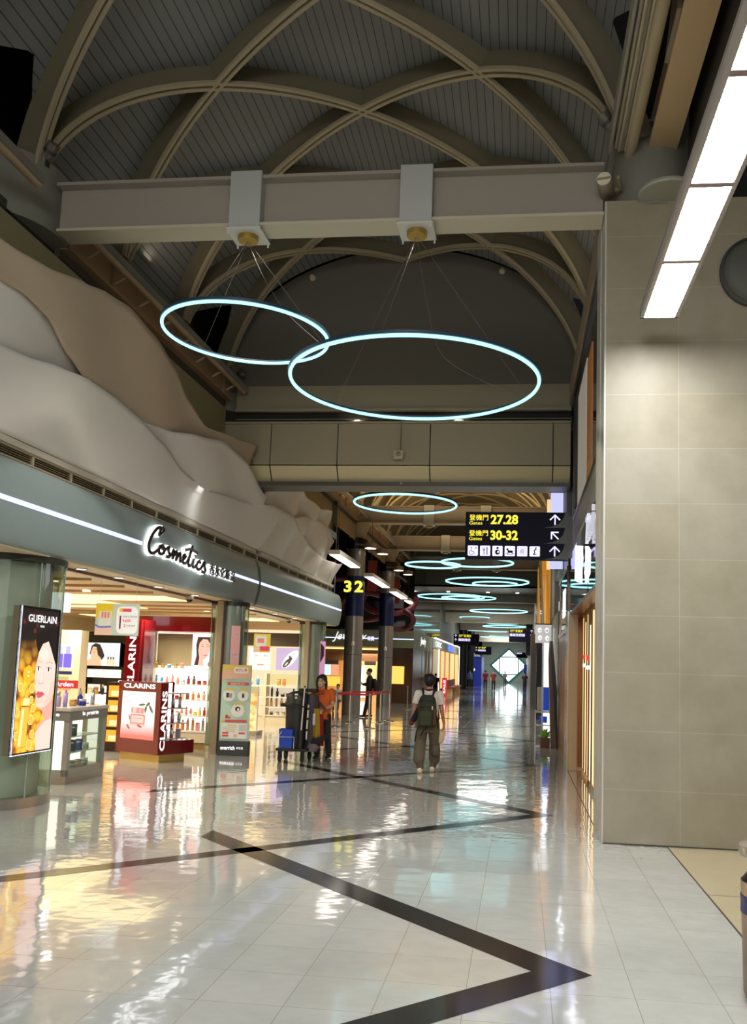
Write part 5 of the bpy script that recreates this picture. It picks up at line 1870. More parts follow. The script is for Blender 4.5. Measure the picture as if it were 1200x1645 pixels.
def icon(F, k, x, y, s):
    F.rrect('pictogram_tile', LAV, x, y, x + s, y + s, s * 0.08, 2)
    q = lambda a, b_: (x + a * s, y + b_ * s)
    D = NAVY
    if k == 0:
        F.disc('pictogram', D, *q(0.35, 0.80), s * 0.06, None, 3)
        F.stroke('pictogram', D, [q(0.35, 0.70), q(0.36, 0.45), q(0.58, 0.42), q(0.66, 0.2)], s * 0.05, 3)
        F.stroke('pictogram', D, [q(0.36 + 0.2 * cos(u), 0.32 + 0.2 * sin(u)) for u in [radians(110 + 23 * i) for i in range(11)]], s * 0.05, 3)
        F.stroke('pictogram', D, [q(0.74, 0.85), q(0.74, 0.68)], s * 0.05, 3)
        F.stroke('pictogram', D, [q(0.86, 0.85), q(0.86, 0.68)], s * 0.05, 3)
    elif k == 1:
        F.stroke('pictogram', D, [q(0.38, 0.55), q(0.38, 0.12)], s * 0.07, 3)
        for a in (0.28, 0.38, 0.48):
            F.stroke('pictogram', D, [q(a, 0.82), q(a, 0.6)], s * 0.035, 3)
        F.stroke('pictogram', D, [q(0.27, 0.6), q(0.49, 0.6)], s * 0.07, 3)
        F.stroke('pictogram', D, [q(0.68, 0.85), q(0.68, 0.12)], s * 0.09, 3)
    elif k == 2:
        F.disc('pictogram', D, *q(0.5, 0.78), s * 0.11, None, 3)
        F.disc('pictogram', D, *q(0.5, 0.38), s * 0.24, s * 0.25, 3)
        F.disc('pictogram_cut', LAV, *q(0.56, 0.40), s * 0.12, s * 0.10, 4)
        F.disc('pictogram', D, *q(0.46, 0.44), s * 0.05, None, 5)
    elif k == 3:
        F.poly('pictogram', D, [q(0.14, 0.62), q(0.24, 0.8), q(0.34, 0.74), q(0.40, 0.55), q(0.72, 0.56), q(0.82, 0.46), q(0.76, 0.32), q(0.30, 0.32), q(0.28, 0.55)], 3)
        F.stroke('pictogram', D, [q(0.12, 0.27), q(0.3, 0.18), q(0.5, 0.16), q(0.7, 0.18), q(0.88, 0.27)], s * 0.05, 3)
        F.stroke('pictogram', D, [q(0.32, 0.34), q(0.28, 0.18)], s * 0.06, 3)
        F.stroke('pictogram', D, [q(0.72, 0.34), q(0.76, 0.18)], s * 0.06, 3)
    elif k == 4:
        F.text('pictogram', D, '@', *q(0.5, 0.27), h=s * 0.46, layer=3, align='C')
        F.stroke('pictogram', D, [q(0.14, 0.18), q(0.14, 0.84), q(0.86, 0.84), q(0.86, 0.18)], s * 0.02, 3, closed=True)
    elif k == 5:
        F.disc('pictogram', D, *q(0.62, 0.83), s * 0.07, None, 3)
        F.stroke('pictogram', D, [q(0.60, 0.76), q(0.45, 0.55), q(0.52, 0.36), q(0.36, 0.2), q(0.66, 0.2)], s * 0.09, 3)
        F.stroke('pictogram', D, [q(0.5, 0.6), q(0.72, 0.68)], s * 0.05, 3)


def arrow(F, cx, cy, s, ang_, layer=2):
    def rt(a, b_):
        return (cx + a * cos(ang_) - b_ * sin(ang_), cy + a * sin(ang_) + b_ * cos(ang_))
    F.stroke('arrow', LAV, [rt(0, -s), rt(0, s * 0.9)], s * 0.28, layer)
    F.stroke('arrow', LAV, [rt(-s * 1.0, 0), rt(0, s), rt(s * 1.0, 0)], s * 0.28, layer)


def gate_sign(loc, W, H_, rows, label, rotz=0.0, name='gate_sign', icons=6, mirror=False):
    t = thing(name, label, 'sign', loc, rotz)
    MB().box(0, W, 0, 0.16, 0, H_).build('sign_box', NAVY, t, bevel=0.005)
    F = Face((0, -0.001, 0), (1, 0, 0), (0, 0, 1), t, 0.002)
    u = W / 1085.0
    Y = lambda v: H_ - v * u

    if not mirror:
        F.rect('edge_strip', OLV, 1045 * u, 0.0, W, H_, 1)
    for i, (g1, angr) in enumerate(rows):
        y0 = 168 * i
        if not mirror:
            F.poly('curved_strip', OLV, [(820 * u, Y(y0 + 165)), (1045 * u, Y(y0 + 165)), (1045 * u, Y(y0 + 12)), (1025 * u, Y(y0 + 70)), (985 * u, Y(y0 + 120)), (920 * u, Y(y0 + 150))], 1)
        ax = 942 * u if not mirror else 90 * u
        arrow(F, ax, Y(y0 + 80), 50 * u, angr, 3)
        ox = 0 if not mirror else 180 * u
        if g1:
            F.text('lettering', YEL, '登機門', ox + 40 * u, Y(y0 + 92), h=62 * u, w=200 * u, bold=0.005, layer=2)
            F.text('lettering', YEL, 'Gates', ox + 40 * u, Y(y0 + 138), h=36 * u, w=138 * u, layer=2)
            F.text('lettering', YEL, g1, ox + 266 * u, Y(y0 + 134), h=104 * u, w=290 * u, bold=0.035, layer=2)
        else:
            for k in range(icons):
                icon(F, k, ox + (30 + 130 * k) * u, Y(y0 + 136), 108 * u)
    F.done()
    return t


t = gate_sign((-0.985, 14.98, 3.665), 1.79, 0.835, (('27.28', 0), ('30-32', pi / 4), (None, 0)), 'near hanging gate sign with yellow 27.28 and 30-32 and white arrows')
MB().box(1.79, 1.86, 0.02, 0.14, 0.05, 0.78).build('wall_bracket', M('frame_black'), t)
gate_sign((-0.72, 57.0, 3.58), 1.68, 0.86, (('27.30.31', 0), (None, 0)), 'far hanging gate sign at the right of the concourse reading 27.30.31', icons=5)
gate_sign((-5.05, 66.0, 3.52), 1.95, 0.88, (('27.30.31', 0), (None, 0)), 'far hanging gate sign at the left of the concourse beside the black column', icons=4, mirror=True)
gate_sign((-4.75, 92.0, 3.3), 1.75, 0.85, (('27', 0), (None, 0)), 'smallest far gate sign on the left with lilac pictograms', icons=4, mirror=True)
gate_sign((-0.35, 98.0, 3.15), 1.2, 0.6, ((None, 0),), 'smallest far sign on the right edge of the diamond window', icons=4)
for (x, y, w_) in ((-0.985, 14.98, 0),):
    pass

# ================================================================== RIGHT SIDE SHOPS
r = bpy.data.objects.new('wall_shopfront', None)
COL.objects.link(r)
r['kind'] = 'structure'
r['label'] = 'shop front wall on the right of the concourse with brass glazed doors'
WOODB = M('bronze_wood', '6b4a2c', 0.3, var=0.15)
GREYF = M('grey_metal_frame', '8f8b84', 0.35, metal=0.3)
BLKG = M('black_glass', '0d0e11', 0.05, coat=0.6)
PIL = M('pillar_beige', 'c4ad8a', 0.4, var=0.03)
MB().box(0.855, 1.04, 15.85, 16.6, 0, 2.84).build('pillar', PIL, r, bevel=0.01)
MB().box(0.85, 0.875, 15.83, 16.62, 0, 2.84).build('pillar_edge', M('pillar_silver', 'b8b0a4', 0.25, metal=0.6), r)
MB().box(0.90, 1.30, 10.2, 16.7, 2.78, 2.83).build('recess_soffit', WOODB, r)
MB().box(0.915, 1.3, 10.2, 16.7, 2.83, 3.95).build('sign_box', BLKG, r)
MB().box(0.90, 1.3, 10.2, 16.7, 3.95, 4.38).build('grey_band', GREYF, r)
MB().box(0.93, 1.3, 10.2, 16.7, 4.38, 6.86).build('upper_display', BLKG, r)
MB().box(0.90, 0.94, 10.2, 16.7, 4.36, 4.46).box(0.90, 0.94, 15.4, 15.5, 4.4, 6.86).box(0.90, 0.94, 10.22, 10.3, 4.4, 6.86).box(0.90, 0.94, 10.2, 16.7, 6.72, 6.86).build('display_frame', M('frame_dark_metal', '2b2a28', 0.3, metal=0.5), r)
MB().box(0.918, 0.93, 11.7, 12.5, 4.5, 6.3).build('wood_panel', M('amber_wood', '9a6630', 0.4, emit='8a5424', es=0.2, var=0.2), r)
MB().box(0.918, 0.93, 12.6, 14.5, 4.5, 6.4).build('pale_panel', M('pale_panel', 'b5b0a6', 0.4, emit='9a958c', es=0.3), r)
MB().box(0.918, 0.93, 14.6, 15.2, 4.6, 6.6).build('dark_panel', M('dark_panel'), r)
MB().box(1.14, 1.16, 10.2, 15.85, 0.1, 2.78).build('door_glass', glass_mat('door_glass', 'd9c8a8', 0.03, 0.35), r)
mu = MB()
for y in (10.8, 11.5, 12.2, 12.9, 13.6, 13.95, 14.4, 15.05, 15.75):
    mu.box(1.12, 1.17, y, y + 0.045, 0, 2.78)
mu.box(1.09, 1.19, 10.2, 14.0, 0, 0.1)
mu.build('brass_mullion', M('brass_mullion', 'd0b488', 0.25, metal=0.7), r)
MB().box(1.09, 1.22, 13.9, 14.1, 0, 0.08).build('door_track', M('frame_black'), r)
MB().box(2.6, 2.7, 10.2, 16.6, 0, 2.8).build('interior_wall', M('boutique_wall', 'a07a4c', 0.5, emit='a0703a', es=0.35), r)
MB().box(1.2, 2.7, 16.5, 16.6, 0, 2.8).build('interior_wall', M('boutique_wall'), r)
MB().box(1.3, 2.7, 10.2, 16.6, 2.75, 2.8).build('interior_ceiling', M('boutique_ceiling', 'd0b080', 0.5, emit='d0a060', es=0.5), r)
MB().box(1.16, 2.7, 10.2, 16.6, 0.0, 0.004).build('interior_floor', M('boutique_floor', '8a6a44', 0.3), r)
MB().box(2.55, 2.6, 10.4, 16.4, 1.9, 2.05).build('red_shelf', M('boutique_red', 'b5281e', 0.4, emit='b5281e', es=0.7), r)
MB().box(2.55, 2.6, 10.4, 16.4, 1.68, 1.80).build('white_shelf', E('boutique_white', 'fff6e6', 1.2), r)
for i, (y, z) in enumerate(((11.0, 1.45), (11.9, 1.12), (12.8, 1.42), (13.5, 1.08), (14.2, 1.5), (14.8, 1.1), (15.3, 0.75), (13.0, 0.7), (11.4, 0.6))):
    o = MB().ball((2.3, y, z), 0.03, 8).build('bulb_lamp', E('bulb_warm', 'ffd58a', 7.0), None)
    tag(o, 'tiny warm bulb glowing inside the boutique behind the brass doors', 'lamp', 'warm bulbs inside the boutique')
for i, (y0, w_, c_, s_, z0, z1) in enumerate(((14.05, 0.10, 'ffcf8a', 1.3, 0.1, 2.7), (14.22, 0.16, '2a1a10', 0.2, 0.1, 2.7), (14.45, 0.07, 'fff0d2', 1.6, 0.1, 2.5), (14.56, 0.20, '4a3018', 0.5, 0.1, 2.7), (14.82, 0.08, 'e2ac5e', 1.0, 0.1, 2.7), (14.94, 0.14, '1d140e', 0.2, 0.1, 2.7), (15.12, 0.06, 'ffe3b0', 1.4, 0.1, 2.6), (15.22, 0.22, '5a3c20', 0.5, 0.1, 2.7), (15.48, 0.08, 'f2c078', 1.0, 0.1, 2.7), (15.60, 0.18, '2a1a10', 0.3, 0.1, 2.7), (14.5, 0.5, 'c8301f', 0.9, 1.95, 2.03), (14.5, 0.5, 'f6f0ff', 1.2, 1.80, 1.86), (15.15, 0.4, 'c8301f', 0.9, 1.98, 2.05), (15.15, 0.4, 'f6f0ff', 1.2, 1.84, 1.90))):
    MB().box(1.105 - (0.005 if i > 9 else 0), 1.118, 13.3 + (y0 - 14.05) * 1.45, 13.3 + (y0 - 14.05 + w_) * 1.45, z0, z1).build('glint_strip', M('boutique_glint_%d' % i, '2a2018', 0.3, emit=c_, es=s_), r)  # glowing and dark strips paint the door glints, plus red and white bands
lamp('boutique_light', 'AREA', (1.9, 13.2, 2.7), 55, WARM, 1.0, 5.0)

# luminous emblem + script on the black sign
t = thing('shop_emblem', 'white luminous emblem and script standing out from the black sign over the brass doors', 'sign', (0.9, 0, 0))
F = Face((0.0, 15.6, 2.95), (0, -1, 0), (0, 0, 1), t, 0.002)
EMW = E('emblem_white', 'f7f4ff', 1.6)
F.poly('emblem', EMW, [(1.0, 0.32), (2.9, 0.08), (3.7, 0.14), (3.8, 0.45), (3.4, 0.56), (2.2, 0.74), (1.1, 0.90)], 4)
F.stroke('emblem_cut', BLKG, [(3.3, 0.0), (3.0, 0.2), (3.3, 0.42), (3.1, 0.6)], 0.28, 6)
F.text('script_lettering', M('script_silver', 'd5d5dc', 0.2, metal=0.6, emit='c9c9d8', es=0.5), 'Tavvi', 3.9, 0.52, h=0.36, w=1.1, layer=5, bold=0.02, shear=0.4, ext=0.04)
F.done()

# brown wood facade beyond the pillar
r2 = bpy.data.objects.new('wall_wood', None)
COL.objects.link(r2)
r2['kind'] = 'structure'
r2['label'] = 'brown wood clad shop front beyond the beige pillar'
MB().box(0.89, 1.2, 16.6, 20.2, 0.0, 4.1).build('wood_cladding', WOODB, r2)
MB().box(0.87, 0.90, 16.7, 20.1, 2.5, 2.58).box(0.87, 0.90, 16.7, 20.1, 3.7, 3.78).box(0.87, 0.90, 19.0, 19.1, 2.5, 3.7).build('bronze_trim', M('bronze_trim', '8a6038', 0.25, metal=0.6), r2)
MB().box(0.88, 0.892, 16.8, 19.0, 2.6, 3.68).build('dark_glazing', BLKG, r2)
MB().box(0.872, 0.88, 17.3, 18.2, 2.85, 3.4).build('lit_emblem', EMW, r2)
MB().box(0.87, 1.2, 16.9, 23.0, 4.1, 6.86).build('upper_wall', M('upper_wall_dark', '55504a', 0.5), r2)
for i, (y, z) in enumerate(((18.6, 0.9), (19.4, 1.3), (19.9, 0.8))):
    pass
o = MB().box(0.60, 0.86, 18.2, 18.3, 3.9, 5.75).build('lightbox', E('violet_panel', 'b9bdf5', 0.95))
tag(o, 'tall pale violet light panel rising behind the near gate sign', 'light panel')
o = MB().box(0.53, 0.60, 18.35, 18.45, 3.9, 5.4).build('lightbox', E('gold_strip', 'e8c58a', 0.9))
tag(o, 'narrow golden light strip beside the pale violet panel', 'light panel')

# leaning dark portal slab
t = thing('leaning_portal', 'tall leaning black slab with thin silver strips in front of the wood shop front', 'portal', (0.66, 20.3, 0))
lean = [(0.20, 0.0), (0.33, 0.0), (0.10, 2.45), (0.03, 2.45)]
MB().prism(lean, (0, 0, 0), (1, 0, 0), (0, 0, 1), (0, 1, 0), 0.5).build('black_slab', M('slab_black', '0a0908', 0.25), t)
MB().prism([(0.08, 0.0), (0.20, 0.0), (0.03, 2.45), (0.01, 2.0)], (0, -0.005, 0), (1, 0, 0), (0, 0, 1), (0, 1, 0), 0.5).build('bronze_side', WOODB, t)
MB().prism([(0.33, 0.0), (0.35, 0.0), (0.11, 2.45), (0.095, 2.45)], (0, -0.02, 0), (1, 0, 0), (0, 0, 1), (0, 1, 0), 0.5).prism([(0.24, 0.0), (0.25, 0.0), (0.21, 1.6), (0.20, 1.6)], (0, -0.02, 0), (1, 0, 0), (0, 0, 1), (0, 1, 0), 0.02).build('silver_strip', M('silver_strip', 'c9bfb4', 0.2, metal=0.7), t)
# planter
t = thing('planter_box', 'small wooden planter with a bushy green plant at the foot of the black slab', 'potted plant', (0.50, 20.35, 0))
MB().box(0, 0.22, 0, 0.22, 0, 0.22).build('wooden_box', M('planter_wood', '6a4426', 0.5, var=0.3, vscale=20), t)
lv = MB()
rnd = random.Random(3)
for i in range(70):
    a = rnd.uniform(0, 2 * pi)
    l = rnd.uniform(0.16, 0.33)
    e = rnd.uniform(0.3, 1.35)
    p0 = Vector((0.11, 0.11, 0.2))
    d = Vector((cos(a) * cos(e), sin(a) * cos(e), sin(e)))
    s_ = d.cross(Vector((0, 0, 1))).normalized() * 0.022
    m_ = p0 + d * l * 0.6 + Vector((0, 0, 0.02))
    tip = p0 + d * l + Vector((0, 0, -0.03))
    lv.add([p0 - s_ * 0.4, m_ - s_, tip, m_ + s_, p0 + s_ * 0.4], [(0, 1, 2, 3, 4)])
lv.build('foliage', M('leaf_green', '9cc653', 0.5, var=0.3, vscale=30), t)
# information box sign on a post
t = thing('pictogram_sign', 'small grey illuminated box sign with four white pictograms on the right', 'sign', (0.36, 20.8, 2.42))
MB().box(0, 0.38, 0, 0.14, 0, 0.43).build('sign_box', E('box_sign_grey', 'b5b0aa', 0.8), t, bevel=0.006)
MB().box(-0.01, 0.40, -0.01, 0.15, 0.43, 0.46).build('dark_lid', M('frame_black'), t)
F = Face((0, -0.002, 0), (1, 0, 0), (0, 0, 1), t)
for i, (cx, cy) in enumerate(((0.10, 0.30), (0.27, 0.30), (0.11, 0.12), (0.28, 0.11))):
    F.disc('pictogram', WH, cx, cy, 0.045, 0.06, 1)
    F.disc('pictogram_cut', E('box_sign_grey'), cx + 0.012, cy - 0.012, 0.02, 0.03, 2)
F.disc('red_mark', E('mark_red', 'e0556a', 1), 0.25, 0.29, 0.012, 0.035, 3)
F.disc('blue_mark', E('mark_blue', '5a8ae0', 1), 0.29, 0.29, 0.012, 0.035, 3)
F.done()
MB().box(0.17, 0.21, 0.05, 0.09, -2.42, 0).build('post', M('post_silver', 'a9a9ab', 0.25, metal=0.7), t)
MB().box(0.02, 0.36, -0.05, 0.2, -2.42, -2.40).build('foot_plate', M('post_silver'), t)
# blue service stand
t = thing('service_stand', 'white framed stand with a blue panel and lower shelf near the right wall', 'stand', (0.48, 23.2, 0))
MB().box(0.0, 0.13, 0, 0.3, 0.72, 1.32).build('grey_box', M('stand_grey', 'b3ada4', 0.4), t, bevel=0.005)
MB().box(0.13, 0.34, -0.01, 0.3, 0.72, 1.33).build('blue_panel', M('stand_blue', '1747c9', 0.4, emit='1747c9', es=0.25), t, bevel=0.005)
MB().box(0.05, 0.26, 0.05, 0.25, 0.40, 0.56).build('blue_crate', M('stand_blue'), t)
fr_ = MB()
for x in (-0.06, 0.37):
    for y in (0, 0.3):
        fr_.box(x, x + 0.025, y, y + 0.025, 0, 0.72)
fr_.box(-0.06, 0.39, 0, 0.32, 0.66, 0.70).box(-0.06, 0.39, 0, 0.32, 0.32, 0.34)
fr_.build('frame', M('stand_white', 'dad7d2', 0.3), t)
# bright white advert column beyond
o = MB().box(0.66, 0.86, 24.2, 24.4, 0.05, 2.95).build('light_column', E('white_ad', 'eaf3ff', 1.15))
tag(o, 'tall bright white light column against the right wall beyond the blue stand', 'light column')
# slanted balustrade glass
t = thing('glass_balustrade', 'slanted glass balustrade with bright edges high on the right side', 'balustrade', (0.62, 24, 0))
MB().prism([(0, 3.0), (2.4, 3.0), (6.5, 5.4), (4.6, 5.6)], (0, 0, 0), (0, 1, 0), (0, 0, 1), (1, 0, 0), 0.015).build('pane', glass_mat('balus_glass', 'bfe5ef', 0.05, 1.0), t)
MB().cyl((0, 0, 3.0), (0, 4.6, 5.6), 0.03, n=8).build('handrail', M('post_silver'), t)
# yellow striped high wall
r3 = MB()
for i in range(7):
    r3.box(0.84, 0.90, 26 + 2.8 * i, 26 + 2.8 * i + 1.4, 3.2, 6.86)
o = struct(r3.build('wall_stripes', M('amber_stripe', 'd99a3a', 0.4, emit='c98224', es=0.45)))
o['label'] = 'amber vertical stripes on the upper right wall of the second vault'
r3 = MB()
r3.box(0.9, 1.0, 21.0, 120, 0, 3.2).box(0.88, 1.0, 23, 60, 3.2, 6.86).box(0.88, 1.0, 60, 120, 3.2, 6.2)
o = struct(r3.build('wall_right', M('far_wall_grey', '7e786e', 0.4)))
o['label'] = 'far right wall of the concourse'

# spot lamps / flood light at the first beam
t = thing('floodlight', 'round floodlight with a pale ribbed face at the right end of the first beam', 'floodlight', (0.84, 9.22, 7.21))
t.rotation_euler = (radians(88), 0, radians(-14))
MB().lathe([(0.082, 0.0), (0.088, 0.02), (0.088, 0.30), (0.06, 0.34)], 28).build('body', M('flood_body', '8a7f6b', 0.45), t, smooth=True).rotation_euler = (pi, 0, 0)
MB().lathe([(0.0, 0.006), (0.078, 0.004), (0.078, -0.01)], 28, cap=False).build('face_disc', M('flood_face', 'd6cfb8', 0.5), t)
MB().box(-0.07, 0.07, -0.012, 0.012, 0.006, 0.012).build('bar', M('flood_body'), t)
MB().box(0.05, 0.16, -0.02, 0.02, -0.28, -0.24).box(0.14, 0.17, -0.02, 0.02, -0.28, -0.02).build('bracket', M('flood_body'), t)
for (x, y, z, tx, lb) in ((0.98, 9.3, 7.82, 0.3, 'small dark spotlight clamped on the right column head'), (-5.88, 9.35, 7.78, -0.3, 'small dark spotlight clamped on the left column head'), (-5.72, 16.2, 7.35, -0.3, 'small dark spotlight at the foot of the gable on the left')):
    t = thing('spotlight', lb, 'spotlight', (x, y, z))
    c = MB().cyl((0, 0, 0), (-tx * 0.55, -0.08, 0.16), 0.065, 0.075, 18)
    c.build('housing', M('spot_housing', '6b675e', 0.4, metal=0.4), t, smooth=True)
    MB().cyl((-tx * 0.28, -0.04, 0.075), (-tx * 0.36, -0.052, 0.10), 0.08, n=18).build('collar', M('spot_collar', '3a3833', 0.4), t, smooth=True)
    MB().box(-0.07, 0.07, -0.05, 0.05, -0.10, -0.02).build('bracket', M('spot_collar'), t)
# round speaker on the stone wall, right edge
t = thing('wall_speaker', 'dark round speaker on the stone wall at the right edge', 'speaker', (2.49, 9.30, 6.12))
MB().lathe([(0.0, 0.10), (0.30, 0.10), (0.36, 0.06), (0.38, 0.0)], 32, cap=False).build('cone', M('speaker_grey', '4d4f47', 0.6), t, smooth=True).rotation_euler = (pi / 2, 0, 0)
MB().lathe([(0.0, 0.0), (0.40, 0.0), (0.40, 0.03), (0.37, 0.05)], 32, cap=False).build('rim', M('speaker_rim', '3a3a34', 0.5), t, smooth=True).rotation_euler = (pi / 2, 0, 0)

# ================================================================== long trough luminaire (right hall)
t = thing('trough_light', 'long white louvred ceiling luminaire hanging along the side hall', 'luminaire', (1.20, 3.6, 5.36))
TW, TL = 0.305, 5.08
hs = MB().box(-0.035, 0.0, 0, TL, 0.0, 0.11).box(TW, TW + 0.035, 0, TL, 0.0, 0.11).box(-0.035, TW + 0.035, 0, TL, 0.10, 0.13).box(-0.035, TW + 0.035, TL - 0.02, TL, 0, 0.11).box(-0.035, TW + 0.035, 0, 0.02, 0, 0.11)
hs.build('housing', M('lum_housing', 'b3aca6', 0.4), t)
dm = bpy.data.materials.new('louvre_glow')
dm.use_nodes = True
nt = dm.node_tree
b = nt.nodes['Principled BSDF']
tc = nt.nodes.new('ShaderNodeTexCoord')
sp = nt.nodes.new('ShaderNodeSeparateXYZ')
nt.links.new(tc.outputs['Object'], sp.inputs[0])


def _m(op, a, c=None):
    n = nt.nodes.new('ShaderNodeMath')
    n.operation = op
    for i, q in enumerate((a, c)):
        if q is None:
            continue
        if isinstance(q, (int, float)):
            n.inputs[i].default_value = q
        else:
            nt.links.new(q, n.inputs[i])
    return n.outputs[0]


fy = _m('LESS_THAN', _m('FRACT', _m('MULTIPLY', sp.outputs['Y'], 12.5)), 0.14)
fx = _m('LESS_THAN', _m('ABSOLUTE', _m('SUBTRACT', sp.outputs['X'], TW / 2)), 0.004)
mk = _m('MAXIMUM', fy, fx)
b.inputs['Emission Color'].default_value = (0.93, 0.95, 1.0, 1)
st = _m('SUBTRACT', 55.0, _m('MULTIPLY', mk, 54.5))
nt.links.new(st, b.inputs['Emission Strength'])
MB().add([(0, 0, 0.012), (0, TL, 0.012), (TW, TL, 0.012), (TW, 0, 0.012)], [(0, 1, 2, 3)]).build('louvre_panel', dm, t)
for y in (TL - 1.23, TL - 2.45, TL - 3.67):
    MB().box(0, TW, y - 0.03, y + 0.03, -0.002, 0.02).build('joint_bar', M('joint_bar', 'a08f8f', 0.4), t)
MB().cyl((TW / 2, 0.9, 0.13), (TW / 2, 0.9, 2.1), 0.008, n=6).cyl((TW / 2, 0.3, 0.13), (TW / 2, 0.3, 2.1), 0.008, n=6).build('suspension_rod', WIRE, t)

# ================================================================== litter bin
t = thing('litter_bin', 'champagne steel litter bin with black mouth and blue label at the right edge', 'bin', (1.452, 5.14, 0))
BM = M('bin_steel', 'b99f88', 0.25, metal=0.85)
MB().lathe([(0.19, 0.015), (0.197, 0.03), (0.205, 0.60), (0.205, 0.625)], 40).build('body', BM, t, smooth=True)
MB().lathe([(0.185, 0), (0.185, 0.02)], 32).build('base_ring', M('frame_black'), t, smooth=True)
MB().lathe([(0.212, 0.765), (0.215, 0.77), (0.215, 0.815), (0.20, 0.825), (0.0, 0.828)], 40, cap=False).build('lid', M('bin_lid', 'c9bcae', 0.2, metal=0.8), t, smooth=True)
MB().lathe([(0.203, 0.625), (0.15, 0.69), (0.14, 0.77)], 32, cap=False).build('mouth', M('bin_black', '050505', 0.4), t, smooth=True)
lb_ = MB()
vs = []
for i in range(25):
    a = pi * 0.75 + pi * 0.9 * i / 24
    for z in (0.455, 0.55):
        vs.append((0.2075 * cos(a), 0.2075 * sin(a), z))
lb_.add(vs, [(2 * i, 2 * i + 2, 2 * i + 3, 2 * i + 1) for i in range(24)])
lb_.build('blue_label', M('bin_label', '2e2f66', 0.4), t, smooth=True)
F = Face((-0.2085, 0.03, 0.535), (0, -0.35, -1), (0, 1, -0.35), t)
F.text('label_lettering', M('print_white'), 'Trash', -0.02, 0.0, h=0.022, layer=1)
F.done()

# ================================================================== CONCOURSE COLUMNS beyond the shop
CG = M('column_metal_bronze', '8f8a84', 0.33, metal=0.6)
CN = M('column_navy', '14204a', 0.35, metal=0.3)


def big_column(x, y, label, num=None):
    t = thing('round_column', label, 'column', (x, y, 0))
    R_ = 0.325
    MB().lathe([(R_, 0.0), (R_, 3.52)], 44).build('metal_casing', CG, t, smooth=True)
    MB().lathe([(R_ + 0.002, 3.53), (R_ + 0.002, 4.95)], 44).build('navy_band', CN, t, smooth=True)
    MB().lathe([(R_, 4.96), (R_, 6.0)], 44).build('upper_casing', CG, t, smooth=True)
    MB().lathe([(R_ + 0.04, 5.95), (R_ + 0.07, 6.3), (R_ + 0.02, 6.35)], 44).build('black_collar', M('frame_black'), t, smooth=True)
    MB().lathe([(0.26, 6.35), (0.36, 6.6), (0.50, 6.9)], 40).build('flared_head', M('head_taupe', '9a8a70', 0.5), t, smooth=True)
    js = MB()
    for z in (2.14, 3.525, 4.955):
        js.lathe([(R_ + 0.003, z - 0.008), (R_ + 0.003, z + 0.008)], 44)
    js.box(-0.012, 0.012, -R_ - 0.004, -R_ + 0.01, 0.0, 5.95)
    js.build('joint_line', M('joint_dark'), t)
    if num:
        F = Face((-0.30, -R_ - 0.012, 4.36), (1, 0, 0), (0, 0, 1), t)
        F.text('gate_number', E('number_yellow', 'fff04a', 1.15), num, 0.30, 0, h=0.42, w=0.70, layer=1, bold=0.03, align='C', ext=0.01, spacing=1.25)
        F.done()
    for zz, dx in ((2.45, -0.02),):
        MB().lathe([(0.06, 0), (0.065, 0.02), (0.065, 0.10), (0.04, 0.16)], 16, (0.05, -R_ - 0.05, zz)).build('device', M('device_white', 'cfc9bd', 0.5), t, smooth=True)
    return t


big_column(-5.96, 30.7, 'round bronze column with a navy band and the glowing yellow number 32', '32')
big_column(-5.88, 37.7, 'round bronze column with a navy band right behind the numbered one')

# disc lamps on arms near the column heads
for i, (x, y) in enumerate(((-5.35, 30.1), (-5.15, 31.6), (-5.3, 37.0), (-5.1, 38.6))):
    t = thing('disc_lamp', 'round drum downlight on an arm beside the bronze column head', 'lamp', (x, y, 5.92), 0, 'drum downlights by the columns')
    MB().lathe([(0.22, 0.0), (0.22, 0.16), (0.10, 0.2)], 28).build('drum', M('drum_taupe', '8b7c66', 0.4), t, smooth=True)
    MB().lathe([(0.0, -0.005), (0.20, -0.005)], 28, cap=False).build('lens', E('disc_glow', 'fffaf0', 3.0), t)
    MB().cyl((-0.2, 0, 0.12), (-0.55, 0.1, 0.16), 0.03, n=8).build('arm', M('drum_taupe'), t)
# left troffers
for i, (x0, y0, y1, lb) in enumerate(((-5.35, 23.4, 26.6, 'nearest'), (-5.40, 29.2, 33.2, 'middle'), (-5.40, 35.0, 38.6, 'third'), (-5.40, 39.6, 41.6, 'farthest'))):
    t = thing('trough_light', '%s of the slim white trough lights hanging past the bronze columns' % lb, 'luminaire', (x0, y0, 4.8), 0, 'trough lights by the columns')
    MB().box(0, 0.34, 0, y1 - y0, 0.02, 0.14).build('housing', M('trough_white', 'd8cfc0', 0.4), t, bevel=0.01)
    MB().box(0.03, 0.31, 0.05, y1 - y0 - 0.05, 0.0, 0.02).build('diffuser', E('trough_glow', 'fff6ea', 2.2), t)
    MB().cyl((0.17, 0.5, 0.14), (0.17, 0.5, 2.0), 0.008, n=6).build('rod', WIRE, t)

